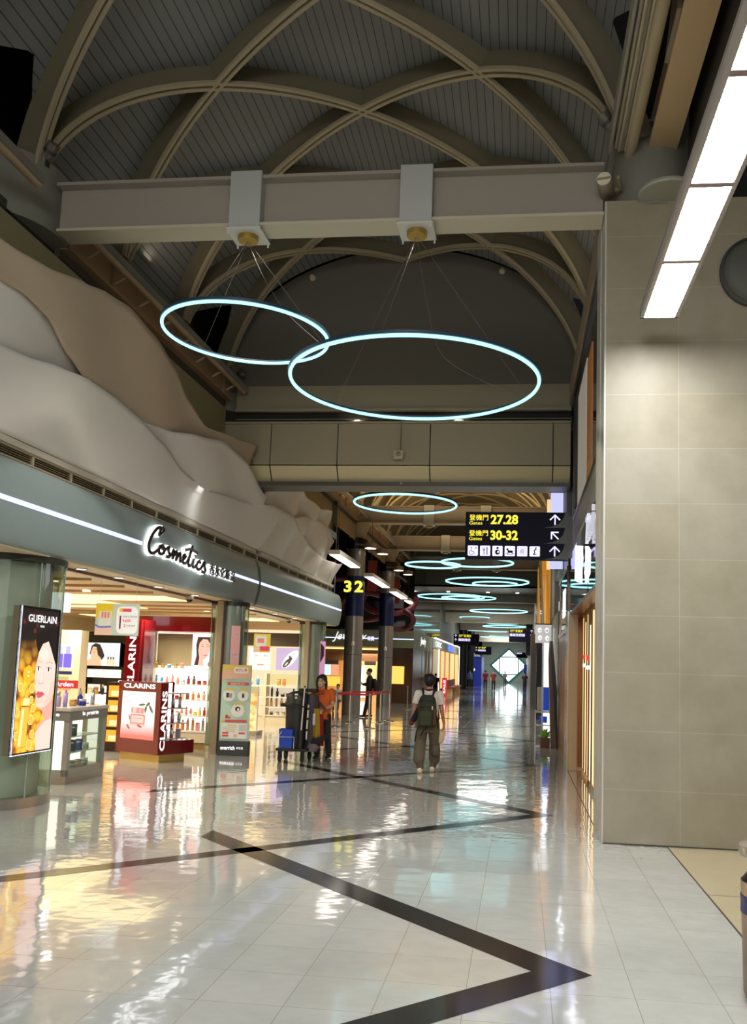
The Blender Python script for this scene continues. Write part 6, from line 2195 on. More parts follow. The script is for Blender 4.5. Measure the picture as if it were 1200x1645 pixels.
# glass screen at the end of the shop
t = thing('glass_screen', 'tall clear glass screen closing the end of the cosmetics shop', 'glass screen', (-6.18, 26.35, 3.0))
MB().box(0, 0.40, 0, 0.02, 0, 3.9).build('pane', glass_mat('screen_glass', 'b9cdd4', 0.02, 1.0), t)
MB().box(0.39, 0.41, -0.01, 0.03, 0, 3.9).build('edge', M('post_silver'), t)
t = thing('curved_poster', 'curved pink portrait poster glowing on the last glass column', 'poster', (-5.81, 23.9, 1.25))
mb = MB()
vs = []
for i in range(9):
    a = -0.70 + 0.9 * i / 8
    for z in (0, 1.15):
        vs.append((0.375 * cos(a), 0.375 * sin(a), z))
mb.add(vs, [(2 * i, 2 * i + 2, 2 * i + 3, 2 * i + 1) for i in range(8)])
mb.build('pink_sheet', E('pink_ad', 'c48bab', 0.8), t, smooth=True)
mb = MB()
vs = []
for i in range(5):
    a = -0.68 + 0.45 * i / 4
    for z in (0.55 + 0.05 * i, 1.1 - 0.03 * i):
        vs.append((0.380 * cos(a), 0.380 * sin(a), z))
mb.add(vs, [(2 * i, 2 * i + 2, 2 * i + 3, 2 * i + 1) for i in range(4)])
mb.build('dark_hair_print', E('ad_dkhair'), t, smooth=True)

# ================================================================== jewellery shop across the cross passage
JY = 42.0
r = bpy.data.objects.new('wall_jewellery', None)
COL.objects.link(r)
r['kind'] = 'structure'
r['label'] = 'olive fronted jewellery shop with a dark glossy bulkhead above'
OLF = M('olive_fascia', '8d9478', 0.4)
DGB = M('dark_gloss_bulkhead', '23231f', 0.10, coat=0.4)
MB().box(-13.9, -5.15, JY, JY + 0.3, 2.68, 3.53).box(-5.35, -5.15, JY + 0.3, 51.0, 2.68, 3.53).build('olive_fascia', OLF, r)
MB().box(-13.9, -5.2, JY + 0.05, JY + 0.4, 3.54, 6.9).box(-5.4, -5.2, JY + 0.4, 56.0, 3.54, 6.9).build('bulkhead', DGB, r)
MB().box(-6.47, -5.18, JY + 0.1, 46.0, 0, 2.68).build('walnut_block', M('walnut_panel', '4f3828', 0.18, var=0.2, vscale=2), r)
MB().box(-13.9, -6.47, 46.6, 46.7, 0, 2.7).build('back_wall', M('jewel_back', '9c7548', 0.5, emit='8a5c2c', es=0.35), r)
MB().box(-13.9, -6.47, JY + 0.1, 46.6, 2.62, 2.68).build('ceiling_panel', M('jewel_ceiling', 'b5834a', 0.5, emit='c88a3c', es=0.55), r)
gl = MB()
for y in (42.6, 43.3, 44.0, 44.8):
    gl.box(-13, -6.6, y, y + 0.12, 2.60, 2.62)
gl.build('glow_strip', E('jewel_strip', 'ffd98a', 1.8), r)
MB().box(-13.9, -6.5, JY - 0.01, JY, 3.08, 3.13).box(-6.25, -5.16, JY - 0.01, JY, 3.08, 3.13).build('led_stripe', LS, r)
MB().box(-13.9, -6.47, 45.2, 45.3, 2.0, 2.6).build('walnut_header', M('walnut_panel'), r)
jp = MB()
t = thing('jewellery_sign', 'white script lettering on the olive fascia behind the numbered column', 'sign', (0, JY - 0.03, 0))
F = Face((-9.2, 0, 2.95), (1, 0, 0), (0, 0, 1), t)
F.text('script_lettering', WH, 'Jewelry', 0, -0.05, h=0.5, w=1.7, shear=0.4, layer=1, bold=-0.005)
F.text('chinese_lettering', LAV, '珠寶・飾品', 1.75, 0.04, h=0.22, w=0.85, layer=1, bold=0.02)
F.done()
o = MB().box(-6.42, -5.60, JY - 0.02, JY + 0.095, 0.93, 1.78).build('lit_display', E('lit_amber', 'ffc65c', 1.05))
tag(o, 'square amber glowing display window in the walnut block', 'display window')
# glowing adverts inside
for i, (x0, x1, z0, z1, c, lb) in enumerate(((-10.22, -9.9, 1.22, 1.77, 'bfe3f2', 'pale blue glowing advert'), (-9.85, -9.5, 1.22, 1.77, 'f0906a', 'coral glowing advert'), (-10.2, -9.4, 0.65, 1.15, 'ffb84a', 'amber lit product shelf'), (-8.27, -8.02, 0.1, 1.78, 'e8e6dc', 'tall white lit product shelf'), (-7.98, -7.5, 1.1, 1.75, 'f7d48a', 'yellow glowing panel'), (-10.2, -9.5, 1.8, 2.0, '151515', 'black brand header with white letters'), (-8.1, -7.5, 1.8, 2.0, '151515', 'black brand header beside the pillar'))):
    o = MB().box(x0, x1, 45.0, 45.1, z0, z1).build('lightbox', E('jewel_panel_%s' % c, c, 1.1))
    tag(o, lb + ' inside the shop across the passage', 'display panel')
# red ribbon artwork
t = thing('ribbon_artwork', 'hanging dark red looping ribbon artwork behind the bronze columns', 'artwork', (-7.0, 40.3, 5.15))
RB = M('ribbon_red', '5f2430', 0.45, var=0.3, vscale=4)
RP = M('ribbon_pink', '7d3a48', 0.5, var=0.5, vscale=8)
for k, (dx, dz, rr, m_) in enumerate(((-1.4, 0.1, 0.75, RP), (-0.3, -0.6, 0.8, RB), (0.8, -0.25, 0.85, RP), (0.1, 0.7, 0.6, RB), (1.2, -1.2, 0.55, RB))):
    mb = MB()
    pts = [(dx + rr * 1.5 * cos(u), 0.3 * sin(u * 2 + k), dz + rr * 0.8 * sin(u)) for u in [k + 4.6 * i / 30 for i in range(31)]]
    mb.tube(pts, 0.13, 10)
    mb.build('ribbon_loop', m_, t, smooth=True)
for i, (x, z) in enumerate(((-5.15, 5.7), (-5.35, 5.9))):
    pass
for (x, y, lb) in ((-6.05, 33.6, 'red banner hanging between the two bronze columns'), (-6.0, 40.0, 'red banner hanging behind the second bronze column')):
    t = thing('hanging_banner', lb, 'banner', (x, y, 4.7))
    MB().box(0, 0.36, 0, 0.015, 0, 1.2).build('cloth', M('banner_red', '8f2f24', 0.6), t)
    MB().cyl((-0.03, 0.008, 1.2), (0.39, 0.008, 1.2), 0.015, n=8).cyl((0.18, 0.008, 1.2), (0.18, 0.008, 2.1), 0.006, n=6).build('rod', WIRE, t)

# far ceiling, bulkheads
cf = MB().box(-13.9, 1.0, 47.0, 121, 6.2, 6.3)
o = struct(cf.build('ceiling', M('far_ceiling_dark', '4a4842', 0.35)))
o['label'] = 'flat dark ceiling of the far concourse'
MB().box(-5.9, 0.9, 47.0, 47.1, 6.2, 10.2).build('gable_board', M('gable_board_grey'), o)
for i, (y, z0, z1) in enumerate(((51.6, 5.75, 6.2), (58.5, 5.75, 6.2), (60.0, 4.95, 5.65), (66.0, 5.7, 6.2), (75.0, 5.1, 6.2), (88.0, 5.2, 6.2), (102.0, 5.0, 6.2))):
    m_ = M('far_beam_grey', '8f8a7c', 0.4) if i != 2 else M('far_bulkhead_pale', 'a9a592', 0.4)
    s_ = struct(MB().box(-5.3, 0.9, y, y + 0.5, z0, z1).build('trim_%d' % (30 + i), m_))
    s_['label'] = 'flat beam crossing the far ceiling'
fdl = MB()
k = 0
for y in (50, 55, 63, 70, 80, 94):
    for x in (-4.2, -2.2, -0.2):
        o = tag(MB().lathe([(0.1, 0), (0.1, -0.015)], 12, (x + 0.3 * (k % 2), y, 6.19)).build('downlight', E('far_dl', 'fff6e8', 5.0)), 'small round downlight in the far dark ceiling', 'downlight', 'downlights in the far ceiling')
        k += 1
for y in (54, 68, 84, 100, 112):
    lamp('far_hall_light', 'AREA', (-2.2, y, 6.1), 170, (1.0, 0.96, 0.90), 3.0, 3.0)

# end wall with diamond window
ew = MB()
ew.box(-13.9, -4.15, 120, 120.2, 0, 6.3).box(1.2, 2, 120, 120.2, 0, 6.3).box(-4.15, 1.2, 120, 120.2, 4.9, 6.3)
DC, DZ_, DH, DV = -1.47, 2.36, 2.5, 2.32
L_ = [(-4.15, 0), (1.2, 0), (1.2, 4.9), (-4.15, 4.9)]
ew2 = [(DC, DZ_ + DV), (DC + DH, DZ_), (DC, DZ_ - DV), (DC - DH, DZ_)]
vs = [(x, 120, z) for x, z in L_] + [(x, 120, z) for x, z in ew2]
ew.add(vs, [(0, 1, 6), (1, 5, 6), (1, 2, 5), (2, 4, 5), (2, 3, 4), (3, 7, 4), (3, 0, 7), (0, 6, 7)])
o = struct(ew.build('wall_end', M('end_wall_grey', '9fb0a8', 0.5)))
o['label'] = 'far end wall of the concourse around the diamond window'
w_ = bpy.data.objects.new('window_1', None)
COL.objects.link(w_)
w_['kind'] = 'structure'
w_['label'] = 'bright diamond shaped window with teal frame at the far end'
MB().add([(x, 120.05, z) for x, z in ew2], [(0, 1, 2, 3)]).build('pane', E('window_daylight', 'eefcff', 2.2), w_)
TEAL = M('teal_frame', '2f8a86', 0.4)
fm = MB()
for i in range(4):
    (x0, z0), (x1, z1) = ew2[i], ew2[(i + 1) % 4]
    d = Vector((x1 - x0, 0, z1 - z0)).normalized()
    n_ = Vector((-d.z, 0, d.x)) * 0.13
    a, b2 = Vector((x0, 119.9, z0)), Vector((x1, 119.9, z1))
    fm.add([a - n_, b2 - n_, b2 + n_, a + n_], [(0, 1, 2, 3)])
fm.box(DC - 1.35, DC - 1.2, 119.92, 119.97, 1.1, 3.7).box(DC + 1.2, DC + 1.35, 119.92, 119.97, 1.1, 3.7).box(DC - 1.3, DC + 1.3, 119.92, 119.97, 3.45, 3.6).box(DC - 1.3, DC + 1.3, 119.92, 119.97, 1.1, 1.25)
fm.build('window_frame', TEAL, w_)

# shops along the left beyond the jewellery corner
r = bpy.data.objects.new('wall_arcade', None)
COL.objects.link(r)
r['kind'] = 'structure'
r['label'] = 'far shop arcade along the left side of the concourse'
MB().box(-5.3, -5.17, 46.0, 51.5, 0, 2.68).build('walnut_wall', M('walnut_panel'), r)
MB().box(-5.28, -5.15, 51.5, 55.0, 0, 2.9).build('cream_panel', M('arcade_cream', 'c7b190', 0.4), r)
MB().box(-5.32, -5.15, 51.2, 74.0, 2.95, 3.55).build('pale_fascia', M('arcade_fascia', '8f9c94', 0.35), r)
MB().box(-5.14, -5.10, 52.0, 74.0, 3.52, 3.60).box(-5.14, -5.10, 73.8, 74.0, 0, 3.6).box(-5.14, -5.10, 55.0, 55.2, 0, 2.95).build('white_light_band', E('white_band', 'fff4e2', 1.7), r)
MB().box(-5.28, -5.2, 55.2, 73.8, 0.4, 2.9).build('lit_window', M('lit_window_amber', 'c9955a', 0.4, emit='f0b877', es=0.85), r)
mm = MB()
for y in (48.0, 49.5, 56.5, 60, 64, 69):
    mm.box(-5.2, -5.12, y, y + 0.18, 0, 2.9)
mm.build('mullion', M('mullion_pale', 'b9a184', 0.3, metal=0.4), r)
MB().box(-5.4, -5.2, 74, 120, 0, 6.2).build('far_wall', M('far_wall_left', '6f7578', 0.4), r)
MB().box(-5.4, -5.2, 56, 120, 3.6, 6.2).build('upper_wall', M('far_upper_wall', '4c4d48', 0.4), r)
t = thing('arcade_sign', 'white script sign on the olive corner fascia down the concourse', 'sign', (-5.13, 47.5, 2.85))
F = Face((0, 0, 0), (0, 1, 0), (0, 0, 1), t)
F.text('script_lettering', WH, 'Jewelry', -2.8, 0.0, h=0.5, w=2.6, shear=0.35, layer=1, bold=0.01)
F.done()
t = thing('arcade_sign', 'blue screen sign over the far lit shop window', 'sign', (-5.12, 62.0, 3.0))
MB().box(-0.02, 0.03, 0, 5.0, 0, 0.45).build('screen', E('blue_screen', '5a78e8', 1.0), t)
t = thing('arcade_sign', 'pale lettering sign above the cream panel of the far shop', 'sign', (-5.12, 52.5, 3.0))
F = Face((0, 0, 0), (0, 1, 0), (0, 0, 1), t)
F.text('lettering', WH, 'CHOC', 0.3, 0.05, h=0.35, w=4.0, layer=1, bold=0.02)
F.done()
t = thing('sale_board', 'upright red board with vertical white letters beside the far bench', 'sign', (-4.92, 55.5, 0))
MB().box(0, 0.32, 0, 0.1, 0, 1.15).build('board', M('sale_red', 'c02a2a', 0.5, emit='c02a2a', es=0.35), t)
F = Face((0, -0.002, 0), (1, 0, 0), (0, 0, 1), t)
F.text('lettering', WH, 'SALE', 0.22, 0.15, h=0.13, w=0.85, rot=pi / 2, layer=1, bold=0.03)
F.done()
t = thing('bench', 'long red bench under the lit shop window down the concourse', 'bench', (-5.0, 58.5, 0))
MB().box(0, 0.55, 0, 8.5, 0.40, 0.50).build('seat', M('bench_red', '7a2320', 0.4), t)
MB().box(0, 0.08, 0, 8.5, 0.5, 0.95).build('backrest', M('bench_red'), t)
for y in (0.3, 4.2, 8.0):
    MB().box(0.05, 0.5, y, y + 0.08, 0, 0.4).build('leg', M('bench_cream', 'd9b98a', 0.4), t)
big = thing('round_column', 'dark round column down the concourse below the far left gate sign', 'column', (-5.0, 76.0, 0))
MB().lathe([(0.42, 0), (0.42, 6.0)], 32).build('casing', M('column_black', '1a1c20', 0.25, metal=0.4), big, smooth=True)
big = thing('round_column', 'slim dark column next to the blue wall down the concourse', 'column', (-4.85, 86.0, 0))
MB().lathe([(0.36, 0), (0.36, 6.0)], 32).build('casing', M('column_black'), big, smooth=True)
t = thing('blue_partition', 'royal blue partition with a glowing white chevron down the concourse', 'partition', (-5.15, 93.0, 0))
MB().box(0, 1.1, 0, 6.0, 0, 3.1).build('panel', M('partition_blue', '1a2f8c', 0.4, emit='1a2f8c', es=0.3), t)
F = Face((0, -0.01, 0), (1, 0, 0), (0, 0, 1), t)
F.stroke('chevron', WH, [(0.05, 2.1), (0.35, 1.7), (0.05, 1.3)], 0.14, 1)
F.done()
t = thing('blue_partition', 'blue partition at the right foot of the diamond window', 'partition', (0.45, 96.0, 0))
MB().box(0, 0.35, 0, 0.5, 0, 2.4).build('panel', M('partition_blue'), t)
o = MB().box(0.42, 0.86, 61.0, 61.4, 2.8, 5.3).build('dark_display', M('frame_black'))
tag(o, 'dark hanging display case at the far right behind the far gate sign', 'display')
o = MB().box(0.55, 0.86, 44.0, 46.0, 0, 3.6).build('wall_pier', M('pier_grey', '8f8d88', 0.4))
tag(o, 'pale grey pier far down on the right side', 'pier')
o = MB().box(0.60, 0.86, 32.0, 32.3, 0, 3.0).build('dark_display', M('frame_black'))
tag(o, 'narrow dark display case beside the right wall further down', 'display')

# ================================================================== STANCHIONS and belts
SPOS = [(-5.20, 24.6), (-5.15, 26.4), (-4.20, 24.4), (-4.26, 26.75), (-4.15, 27.9), (-4.62, 36.0)]
SL = ['nearest the shop corner', 'behind the one at the shop corner', 'standing in front of the numbered column', 'in the middle of the belt line', 'at the right end of the belt line', 'alone beside the second bronze column']
for (x, y), s_ in zip(SPOS, SL):
    t = thing('barrier_post', 'chrome barrier post ' + s_, 'barrier post', (x, y, 0), 0, 'chrome queue posts')
    CR = M('chrome', 'd8d2c8', 0.12, metal=1.0)
    MB().lathe([(0.17, 0.0), (0.17, 0.012), (0.06, 0.035), (0.03, 0.05)], 28).build('base', CR, t, smooth=True)
    MB().lathe([(0.032, 0.04), (0.032, 0.90)], 18).build('pole', CR, t, smooth=True)
    MB().lathe([(0.04, 0.88), (0.04, 0.97), (0.034, 0.985)], 18).build('belt_head', M('belt_head', '8a8580', 0.3, metal=0.7), t, smooth=True)


def belt(a, b_, lb):
    A, B = Vector((*SPOS[a], 0)), Vector((*SPOS[b_], 0))
    mb = MB()
    d = (B - A).normalized()
    n_ = Vector((-d.y, d.x, 0)) * 0.004
    A2, B2 = A + d * 0.045, B - d * 0.045
    mb.add([A2 - n_ + Vector((0, 0, .91)), B2 - n_ + Vector((0, 0, .91)), B2 + n_ + Vector((0, 0, .91)), A2 + n_ + Vector((0, 0, .91)), A2 - n_ + Vector((0, 0, .965)), B2 - n_ + Vector((0, 0, .965)), B2 + n_ + Vector((0, 0, .965)), A2 + n_ + Vector((0, 0, .965))], [(0, 3, 2, 1), (4, 5, 6, 7), (0, 1, 5, 4), (1, 2, 6, 5), (2, 3, 7, 6), (3, 0, 4, 7)])
    tag(mb.build('barrier_belt', M('belt_red', 'a81a2a', 0.5)), lb, 'barrier belt', 'red queue belts')


belt(0, 2, 'red barrier belt stretched from the shop corner post to the post before the numbered column')
belt(2, 3, 'short red barrier belt at the front right of the queue')
belt(1, 4, 'rear red barrier belt passing in front of the standing man')
belt(0, 1, 'short red barrier belt at the left end of the queue')

# ================================================================== PEOPLE
SKINM = M('skin_tan', 'a8775a', 0.5, var=0.05)
HAIRM = M('hair_black', '0c0a0a', 0.5)


def V3(*a):
    return Vector(a)


def hand(mb, wr, d, palmn, side, curl=0.5, s=1.0, grip=False):
    """wr wrist, d direction of hand, palmn palm normal, side vector towards the thumb"""
    d, palmn, side = Vector(d).normalized(), Vector(palmn).normalized(), Vector(side).normalized()
    p1 = wr + d * 0.085 * s
    for k in (-1, 0, 1):
        o_ = side * (0.022 * k * s)
        mb.cap(wr + o_ * 0.7, p1 + o_, 0.018 * s, 0.016 * s, 8)
    for i, (off, ln) in enumerate(((0.030, 0.068), (0.010, 0.075), (-0.010, 0.070), (-0.030, 0.055))):
        b0 = p1 + side * off * s
        c1 = curl * 0.8
        d1 = (d * cos(c1) + palmn * sin(c1)).normalized()
        d2 = (d * cos(c1 * 2.2) + palmn * sin(c1 * 2.2)).normalized()
        b1 = b0 + d1 * ln * 0.5 * s
        b2 = b1 + d2 * ln * 0.55 * s
        mb.cap(b0, b1, 0.0095 * s, 0.009 * s, 7)
        mb.cap(b1, b2, 0.009 * s, 0.0078 * s, 7)
    t0 = wr + d * 0.025 * s + side * 0.025 * s
    t1 = t0 + (side * 0.7 + d * 0.7 + palmn * 0.25).normalized() * 0.045 * s
    t2 = t1 + (side * 0.15 + d * 0.8 + palmn * 0.5).normalized() * 0.035 * s
    mb.cap(t0, t1, 0.013 * s, 0.011 * s, 8)
    mb.cap(t1, t2, 0.011 * s, 0.009 * s, 8)


def head(mb, c, f, s=1.0, up=Vector((0, 0, 1))):
    """c head centre, f facing"""
    f = Vector(f).normalized()
    r = f.cross(up).normalized()
    R3 = Matrix((r, f, up)).transposed().to_4x4()
    T = Matrix.Translation(c) @ R3 @ Matrix.Scale(s, 4)
    tmp = MB()
    tmp.ball((0, -0.012, 0.02), 0.092, 18, (0.84, 1.02, 1.10))
    tmp.ball((0, 0.025, -0.045), 0.066, 16, (0.90, 0.95, 1.05))
    tmp.ball((0, 0.055, -0.090), 0.028, 12, (1.1, 0.9, 0.8))
    tmp.cap((0, 0.085, 0.012), (0, 0.108, -0.022), 0.010, 0.014, 8)
    for sx in (-1, 1):
        tmp.ball((sx * 0.078, -0.01, -0.015), 0.026, 10, (0.35, 0.75, 1.15))
        tmp.ball((sx * 0.035, 0.07, -0.025), 0.022, 10, (1, 0.7, 0.8))
        tmp.ball((sx * 0.032, 0.083, 0.032), 0.013, 8, (1.6, 0.6, 0.5))
    tmp.ball((0, 0.088, -0.058), 0.013, 8, (1.7, 0.7, 0.5))
    mb.add(tmp.v, tmp.f, T)
    return T


def face_bits(T, parent):
    e, l = MB(), MB()
    for sx in (-1, 1):
        e.add(*_b((sx * 0.032, 0.083, 0.010), 0.011, (1.4, 0.5, 0.6)), T)
        e.add(*_b((sx * 0.032, 0.089, 0.034), 0.010, (1.8, 0.4, 0.28)), T)
    l.add(*_b((0, 0.096, -0.058), 0.012, (1.6, 0.4, 0.45)), T)
    e.build('eyes_and_brows', M('eye_dark', '1c1412', 0.4), parent, smooth=True)
    l.build('lips', M('lip_rose', '9a4b45', 0.5), parent, smooth=True)


def _b(c, r, sc):
    q = MB().ball(c, r, 10, sc)
    return q.v, q.f


def ell_loft(mb, secs, n=20):
    """secs: (x,y,z,rx,ry)"""
    vs, fs = [], []
    for x, y, z, rx, ry in secs:
        for i in range(n):
            u = 2 * pi * i / n
            vs.append((x + rx * cos(u), y + ry * sin(u), z))
    for k in range(len(secs) - 1):
        for i in range(n):
            j = (i + 1) % n
            fs.append((k * n + i, k * n + j, (k + 1) * n + j, (k + 1) * n + i))
    fs += [tuple(range(n - 1, -1, -1)), tuple(range((len(secs) - 1) * n, len(secs) * n))]
    mb.add(vs, fs)


def shoe(mb, an, d, s=1.0):
    d = Vector((d[0], d[1], 0)).normalized()
    z0 = an.z
    a = Vector((an.x, an.y, z0 - 0.035)) - d * 0.05
    b_ = Vector((an.x, an.y, z0 - 0.045)) + d * 0.14 * s
    mb.cap(a, b_, 0.043 * s, 0.036 * s, 12)
    mb.cap(an, a + d * 0.05, 0.042 * s, 0.045 * s, 12)


# ---------------------------------------------------------------- man walking away with backpack
P0 = (-1.52, 14.75, 0)
t = thing('person', 'person in white t-shirt and baggy olive trousers walking away with a dark backpack', 'person', P0)
F_ = V3(0, 1, 0)
hc = V3(0.0, 0.02, 1.505)
body = MB()
Th = head(body, hc, (0.0, 1, 0))
body.cap(hc + V3(0, -0.01, -0.06), V3(0, -0.02, 1.32), 0.052, 0.058)
ell_loft(body, [(0, 0, 0.80, 0.12, 0.08), (0, 0, 0.95, 0.12, 0.08), (0, -0.01, 1.2, 0.15, 0.085), (0, -0.02, 1.33, 0.13, 0.06)])
LA = [V3(-0.185, -0.02, 1.31), V3(-0.235, -0.03, 1.05), V3(-0.225, 0.06, 0.83)]
RA = [V3(0.185, -0.02, 1.31), V3(0.225, -0.03, 1.04), V3(0.262, 0.05, 0.815)]
for A in (LA, RA):
    body.cap(A[0], A[1], 0.045, 0.038)
    body.cap(A[1], A[2], 0.037, 0.025)
hand(body, LA[2], (-0.0, 0.1, -1), (1, 0, 0), (0, 1, 0), 0.7)
hand(body, RA[2], (0.02, 0.05, -1), (-1, 0, 0), (0, 1, 0), 0.8)
LL = [V3(-0.09, 0, 0.85), V3(-0.12, 0.0, 0.47), V3(-0.10, -0.16, 0.10)]
RL = [V3(0.09, 0, 0.85), V3(0.10, 0.08, 0.46), V3(0.075, 0.16, 0.085)]
for A in (LL, RL):
    body.cap(A[0], A[1], 0.07, 0.05)
    body.cap(A[1], A[2], 0.048, 0.035)
body.voxel('body', SKINM, t, 0.0065, 4)
hair = MB()
hair.ball(hc + V3(0, -0.018, 0.045), 0.112, 18, (0.98, 1.0, 0.96))
hair.ball(hc + V3(0, -0.055, 0.0), 0.078, 16, (1.0, 0.65, 1.0))
for i in range(9):
    a = 2 * pi * i / 9
    hair.ball(hc + V3(0.05 * cos(a), -0.02 + 0.045 * sin(a), 0.10 + 0.01 * (i % 2)), 0.034, 8)
hair.voxel('hair', HAIRM, t, 0.008, 2)
sh_ = MB()
ell_loft(sh_, [(0, 0, 0.79, 0.165, 0.115), (0, 0, 0.95, 0.165, 0.115), (0, -0.01, 1.15, 0.18, 0.12), (0, -0.015, 1.28, 0.18, 0.105), (0, -0.02, 1.345, 0.12, 0.075), (0, -0.02, 1.375, 0.075, 0.065)])
for A, sx in ((LA, -1), (RA, 1)):
    m = A[0].lerp(A[1], 0.66)
    sh_.cap(A[0] + V3(-sx * 0.03, 0, -0.01), A[0], 0.07, 0.066)
    sh_.cyl(A[0], m, 0.066, 0.072, 16)
sh_.voxel('shirt', M('shirt_white', 'cfc6b9', 0.7), t, 0.008, 3)
MB().lathe([(0.068, 1.352), (0.075, 1.372), (0.064, 1.392)], 20, (0, -0.015, 0), cap=False).build('collar', M('collar_maroon', '3b1a22', 0.6), t, smooth=True, solid=0.01)
tr = MB()
ell_loft(tr, [(0, 0, 0.66, 0.155, 0.12), (0, 0, 0.80, 0.168, 0.125), (0, 0, 0.90, 0.158, 0.11)])
for A, bl in ((LL, -1), (RL, 1)):
    k_ = A[1]
    tr.cap(A[0] + V3(0, 0, -0.04), k_ + V3(bl * 0.005, 0, 0.05), 0.105, 0.092, 14)
    tr.cap(k_ + V3(bl * 0.005, 0, 0.05), A[2] + V3(bl * 0.028, 0.0, 0.13), 0.092, 0.098, 14)
    tr.cap(A[2] + V3(bl * 0.028, 0.0, 0.13), A[2] + V3(0, 0, 0.0), 0.085, 0.058, 14)
    tr.ball(k_ + V3(bl * 0.03, -0.03, -0.10), 0.085, 12, (1, 1, 1.3))
tr.voxel('trousers', M('trousers_olive', '595140', 0.8, var=0.12, vscale=8), t, 0.009, 3)
so = MB()
so2 = MB()
shoe(so, V3(LL[2].x, LL[2].y, 0.085), (0.05, 1, 0), 1.0)
shoe(so2, V3(RL[2].x, RL[2].y, 0.08), (0.05, 1, 0), 1.0)
SHM = M('shoe_cream', 'd6cbb0', 0.6)
so.voxel('shoe', SHM, t, 0.007, 2)
so2.voxel('shoe', SHM, t, 0.007, 2)
for A in (LL, RL):
    MB().box(A[2].x - 0.045, A[2].x + 0.045, A[2].y - 0.09, A[2].y + 0.17, 0.0, 0.018).build('sole', M('sole_tan', 'a99a7c', 0.6), t, bevel=0.008)

t = thing('backpack', 'large dark olive backpack with brown side and hanging straps on the walking person', 'backpack', P0)
bp_ = MB()
ell_loft(bp_, [(-0.005, -0.20, 0.76, 0.13, 0.07), (-0.005, -0.215, 0.82, 0.155, 0.10), (-0.005, -0.22, 1.0, 0.16, 0.11), (-0.005, -0.21, 1.16, 0.155, 0.10), (-0.005, -0.19, 1.25, 0.13, 0.075), (-0.005, -0.18, 1.30, 0.09, 0.045)])
bp_.voxel('bag_body', M('pack_olive', '262b1c', 0.75, var=0.15, vscale=10), t, 0.008, 2)
pk = MB()
ell_loft(pk, [(-0.02, -0.32, 0.80, 0.10, 0.025), (-0.02, -0.325, 0.95, 0.11, 0.035), (-0.02, -0.315, 1.04, 0.10, 0.025)])
pk.voxel('front_pocket', M('pack_olive_light', '30361f', 0.75), t, 0.007, 2)
MB().cap(V3(-0.10, -0.305, 1.10), V3(0.09, -0.305, 1.10), 0.014, 0.014, 8).cap(V3(-0.12, -0.28, 1.20), V3(0.11, -0.28, 1.20), 0.012, 0.012, 8).build('top_strap', M('pack_strap', '101210', 0.7), t, smooth=True)
MB().box(0.10, 0.155, -0.30, -0.16, 0.80, 1.08).build('side_pocket', M('pack_brown', '4a3016', 0.7), t, bevel=0.02)
for sx in (-1, 1):
    MB().tube(smoothline([(sx * 0.075, -0.16, 1.27), (sx * 0.095, -0.10, 1.36), (sx * 0.11, 0.0, 1.40), (sx * 0.115, 0.10, 1.30), (sx * 0.13, 0.12, 1.10), (sx * 0.17, 0.02, 0.92), (sx * 0.15, -0.12, 0.85)], 5), 0.018, 8).build('shoulder_strap', M('pack_strap'), t, smooth=True)
MB().tube([(-0.12, -0.25, 0.80), (-0.17, -0.22, 0.70), (-0.20, -0.2, 0.52)], 0.012, 6).tube([(0.02, -0.28, 0.78), (-0.06, -0.26, 0.70), (-0.10, -0.25, 0.62)], 0.012, 6).tube([(0.15, -0.1, 0.95), (0.17, -0.06, 0.74)], 0.010, 6).build('dangling_strap', M('pack_strap'), t, smooth=True)
MB().box(0.085, 0.10, -0.33, -0.32, 1.06, 1.12).build('tag', M('print_white'), t)
t = thing('folded_hat', 'pale beige bag held in the right hand of the walking person', 'bag', (P0[0] + 0.20, P0[1] + 0.06, 0.55))
hb = MB()
hb.ball((0.0, 0, 0.05), 0.10, 14, (0.75, 0.45, 1.25))
hb.ball((0.05, 0, 0.12), 0.06, 12, (0.8, 0.5, 1.2))
hb.voxel('pouch', M('pouch_beige', 'c6b596', 0.7), t, 0.007, 2)
t = thing('jacket', 'dark red and black jacket held by the left hand of the walking person', 'jacket', (P0[0] - 0.24, P0[1], 0.8))
jb_ = MB()
jb_.cap((0.06, -0.05, 0.25), (0.0, -0.02, 0.10), 0.035, 0.05)
jb_.cap((0.0, -0.02, 0.10), (-0.05, -0.01, 0.02), 0.05, 0.04)
jb_.voxel('black_cloth', M('cloth_black', '17151a', 0.8), t, 0.008, 2)
MB().ball((-0.045, -0.05, 0.02), 0.045, 12, (1, 0.8, 1.1)).build('red_lining', M('cloth_maroon', '5e1524', 0.7), t, smooth=True)

# ---------------------------------------------------------------- woman with the cart
P1 = (-3.66, 16.05, 0)
t = thing('person', 'person with long dark hair in an orange polo shirt pushing the cleaning cart', 'person', P1)
fd = V3(-0.12, -1, 0).normalized()
hc = V3(-0.02, -0.03, 1.44)
body = MB()
Th = head(body, hc, fd, 0.98)
body.cap(hc + V3(0, 0.02, -0.06), V3(0, 0.02, 1.27), 0.048, 0.055)
ell_loft(body, [(0, 0.02, 0.78, 0.12, 0.08), (0, 0.02, 0.95, 0.11, 0.08), (0, 0.02, 1.15, 0.14, 0.085), (0, 0.02, 1.27, 0.12, 0.06)])
RA = [V3(-0.165, 0.02, 1.25), V3(-0.20, -0.04, 1.0), V3(-0.10, -0.26, 0.94)]
LA = [V3(0.165, 0.02, 1.25), V3(0.20, -0.02, 1.0), V3(0.06, -0.24, 0.92)]
for A in (LA, RA):
    body.cap(A[0], A[1], 0.042, 0.036)
    body.cap(A[1], A[2], 0.035, 0.024)
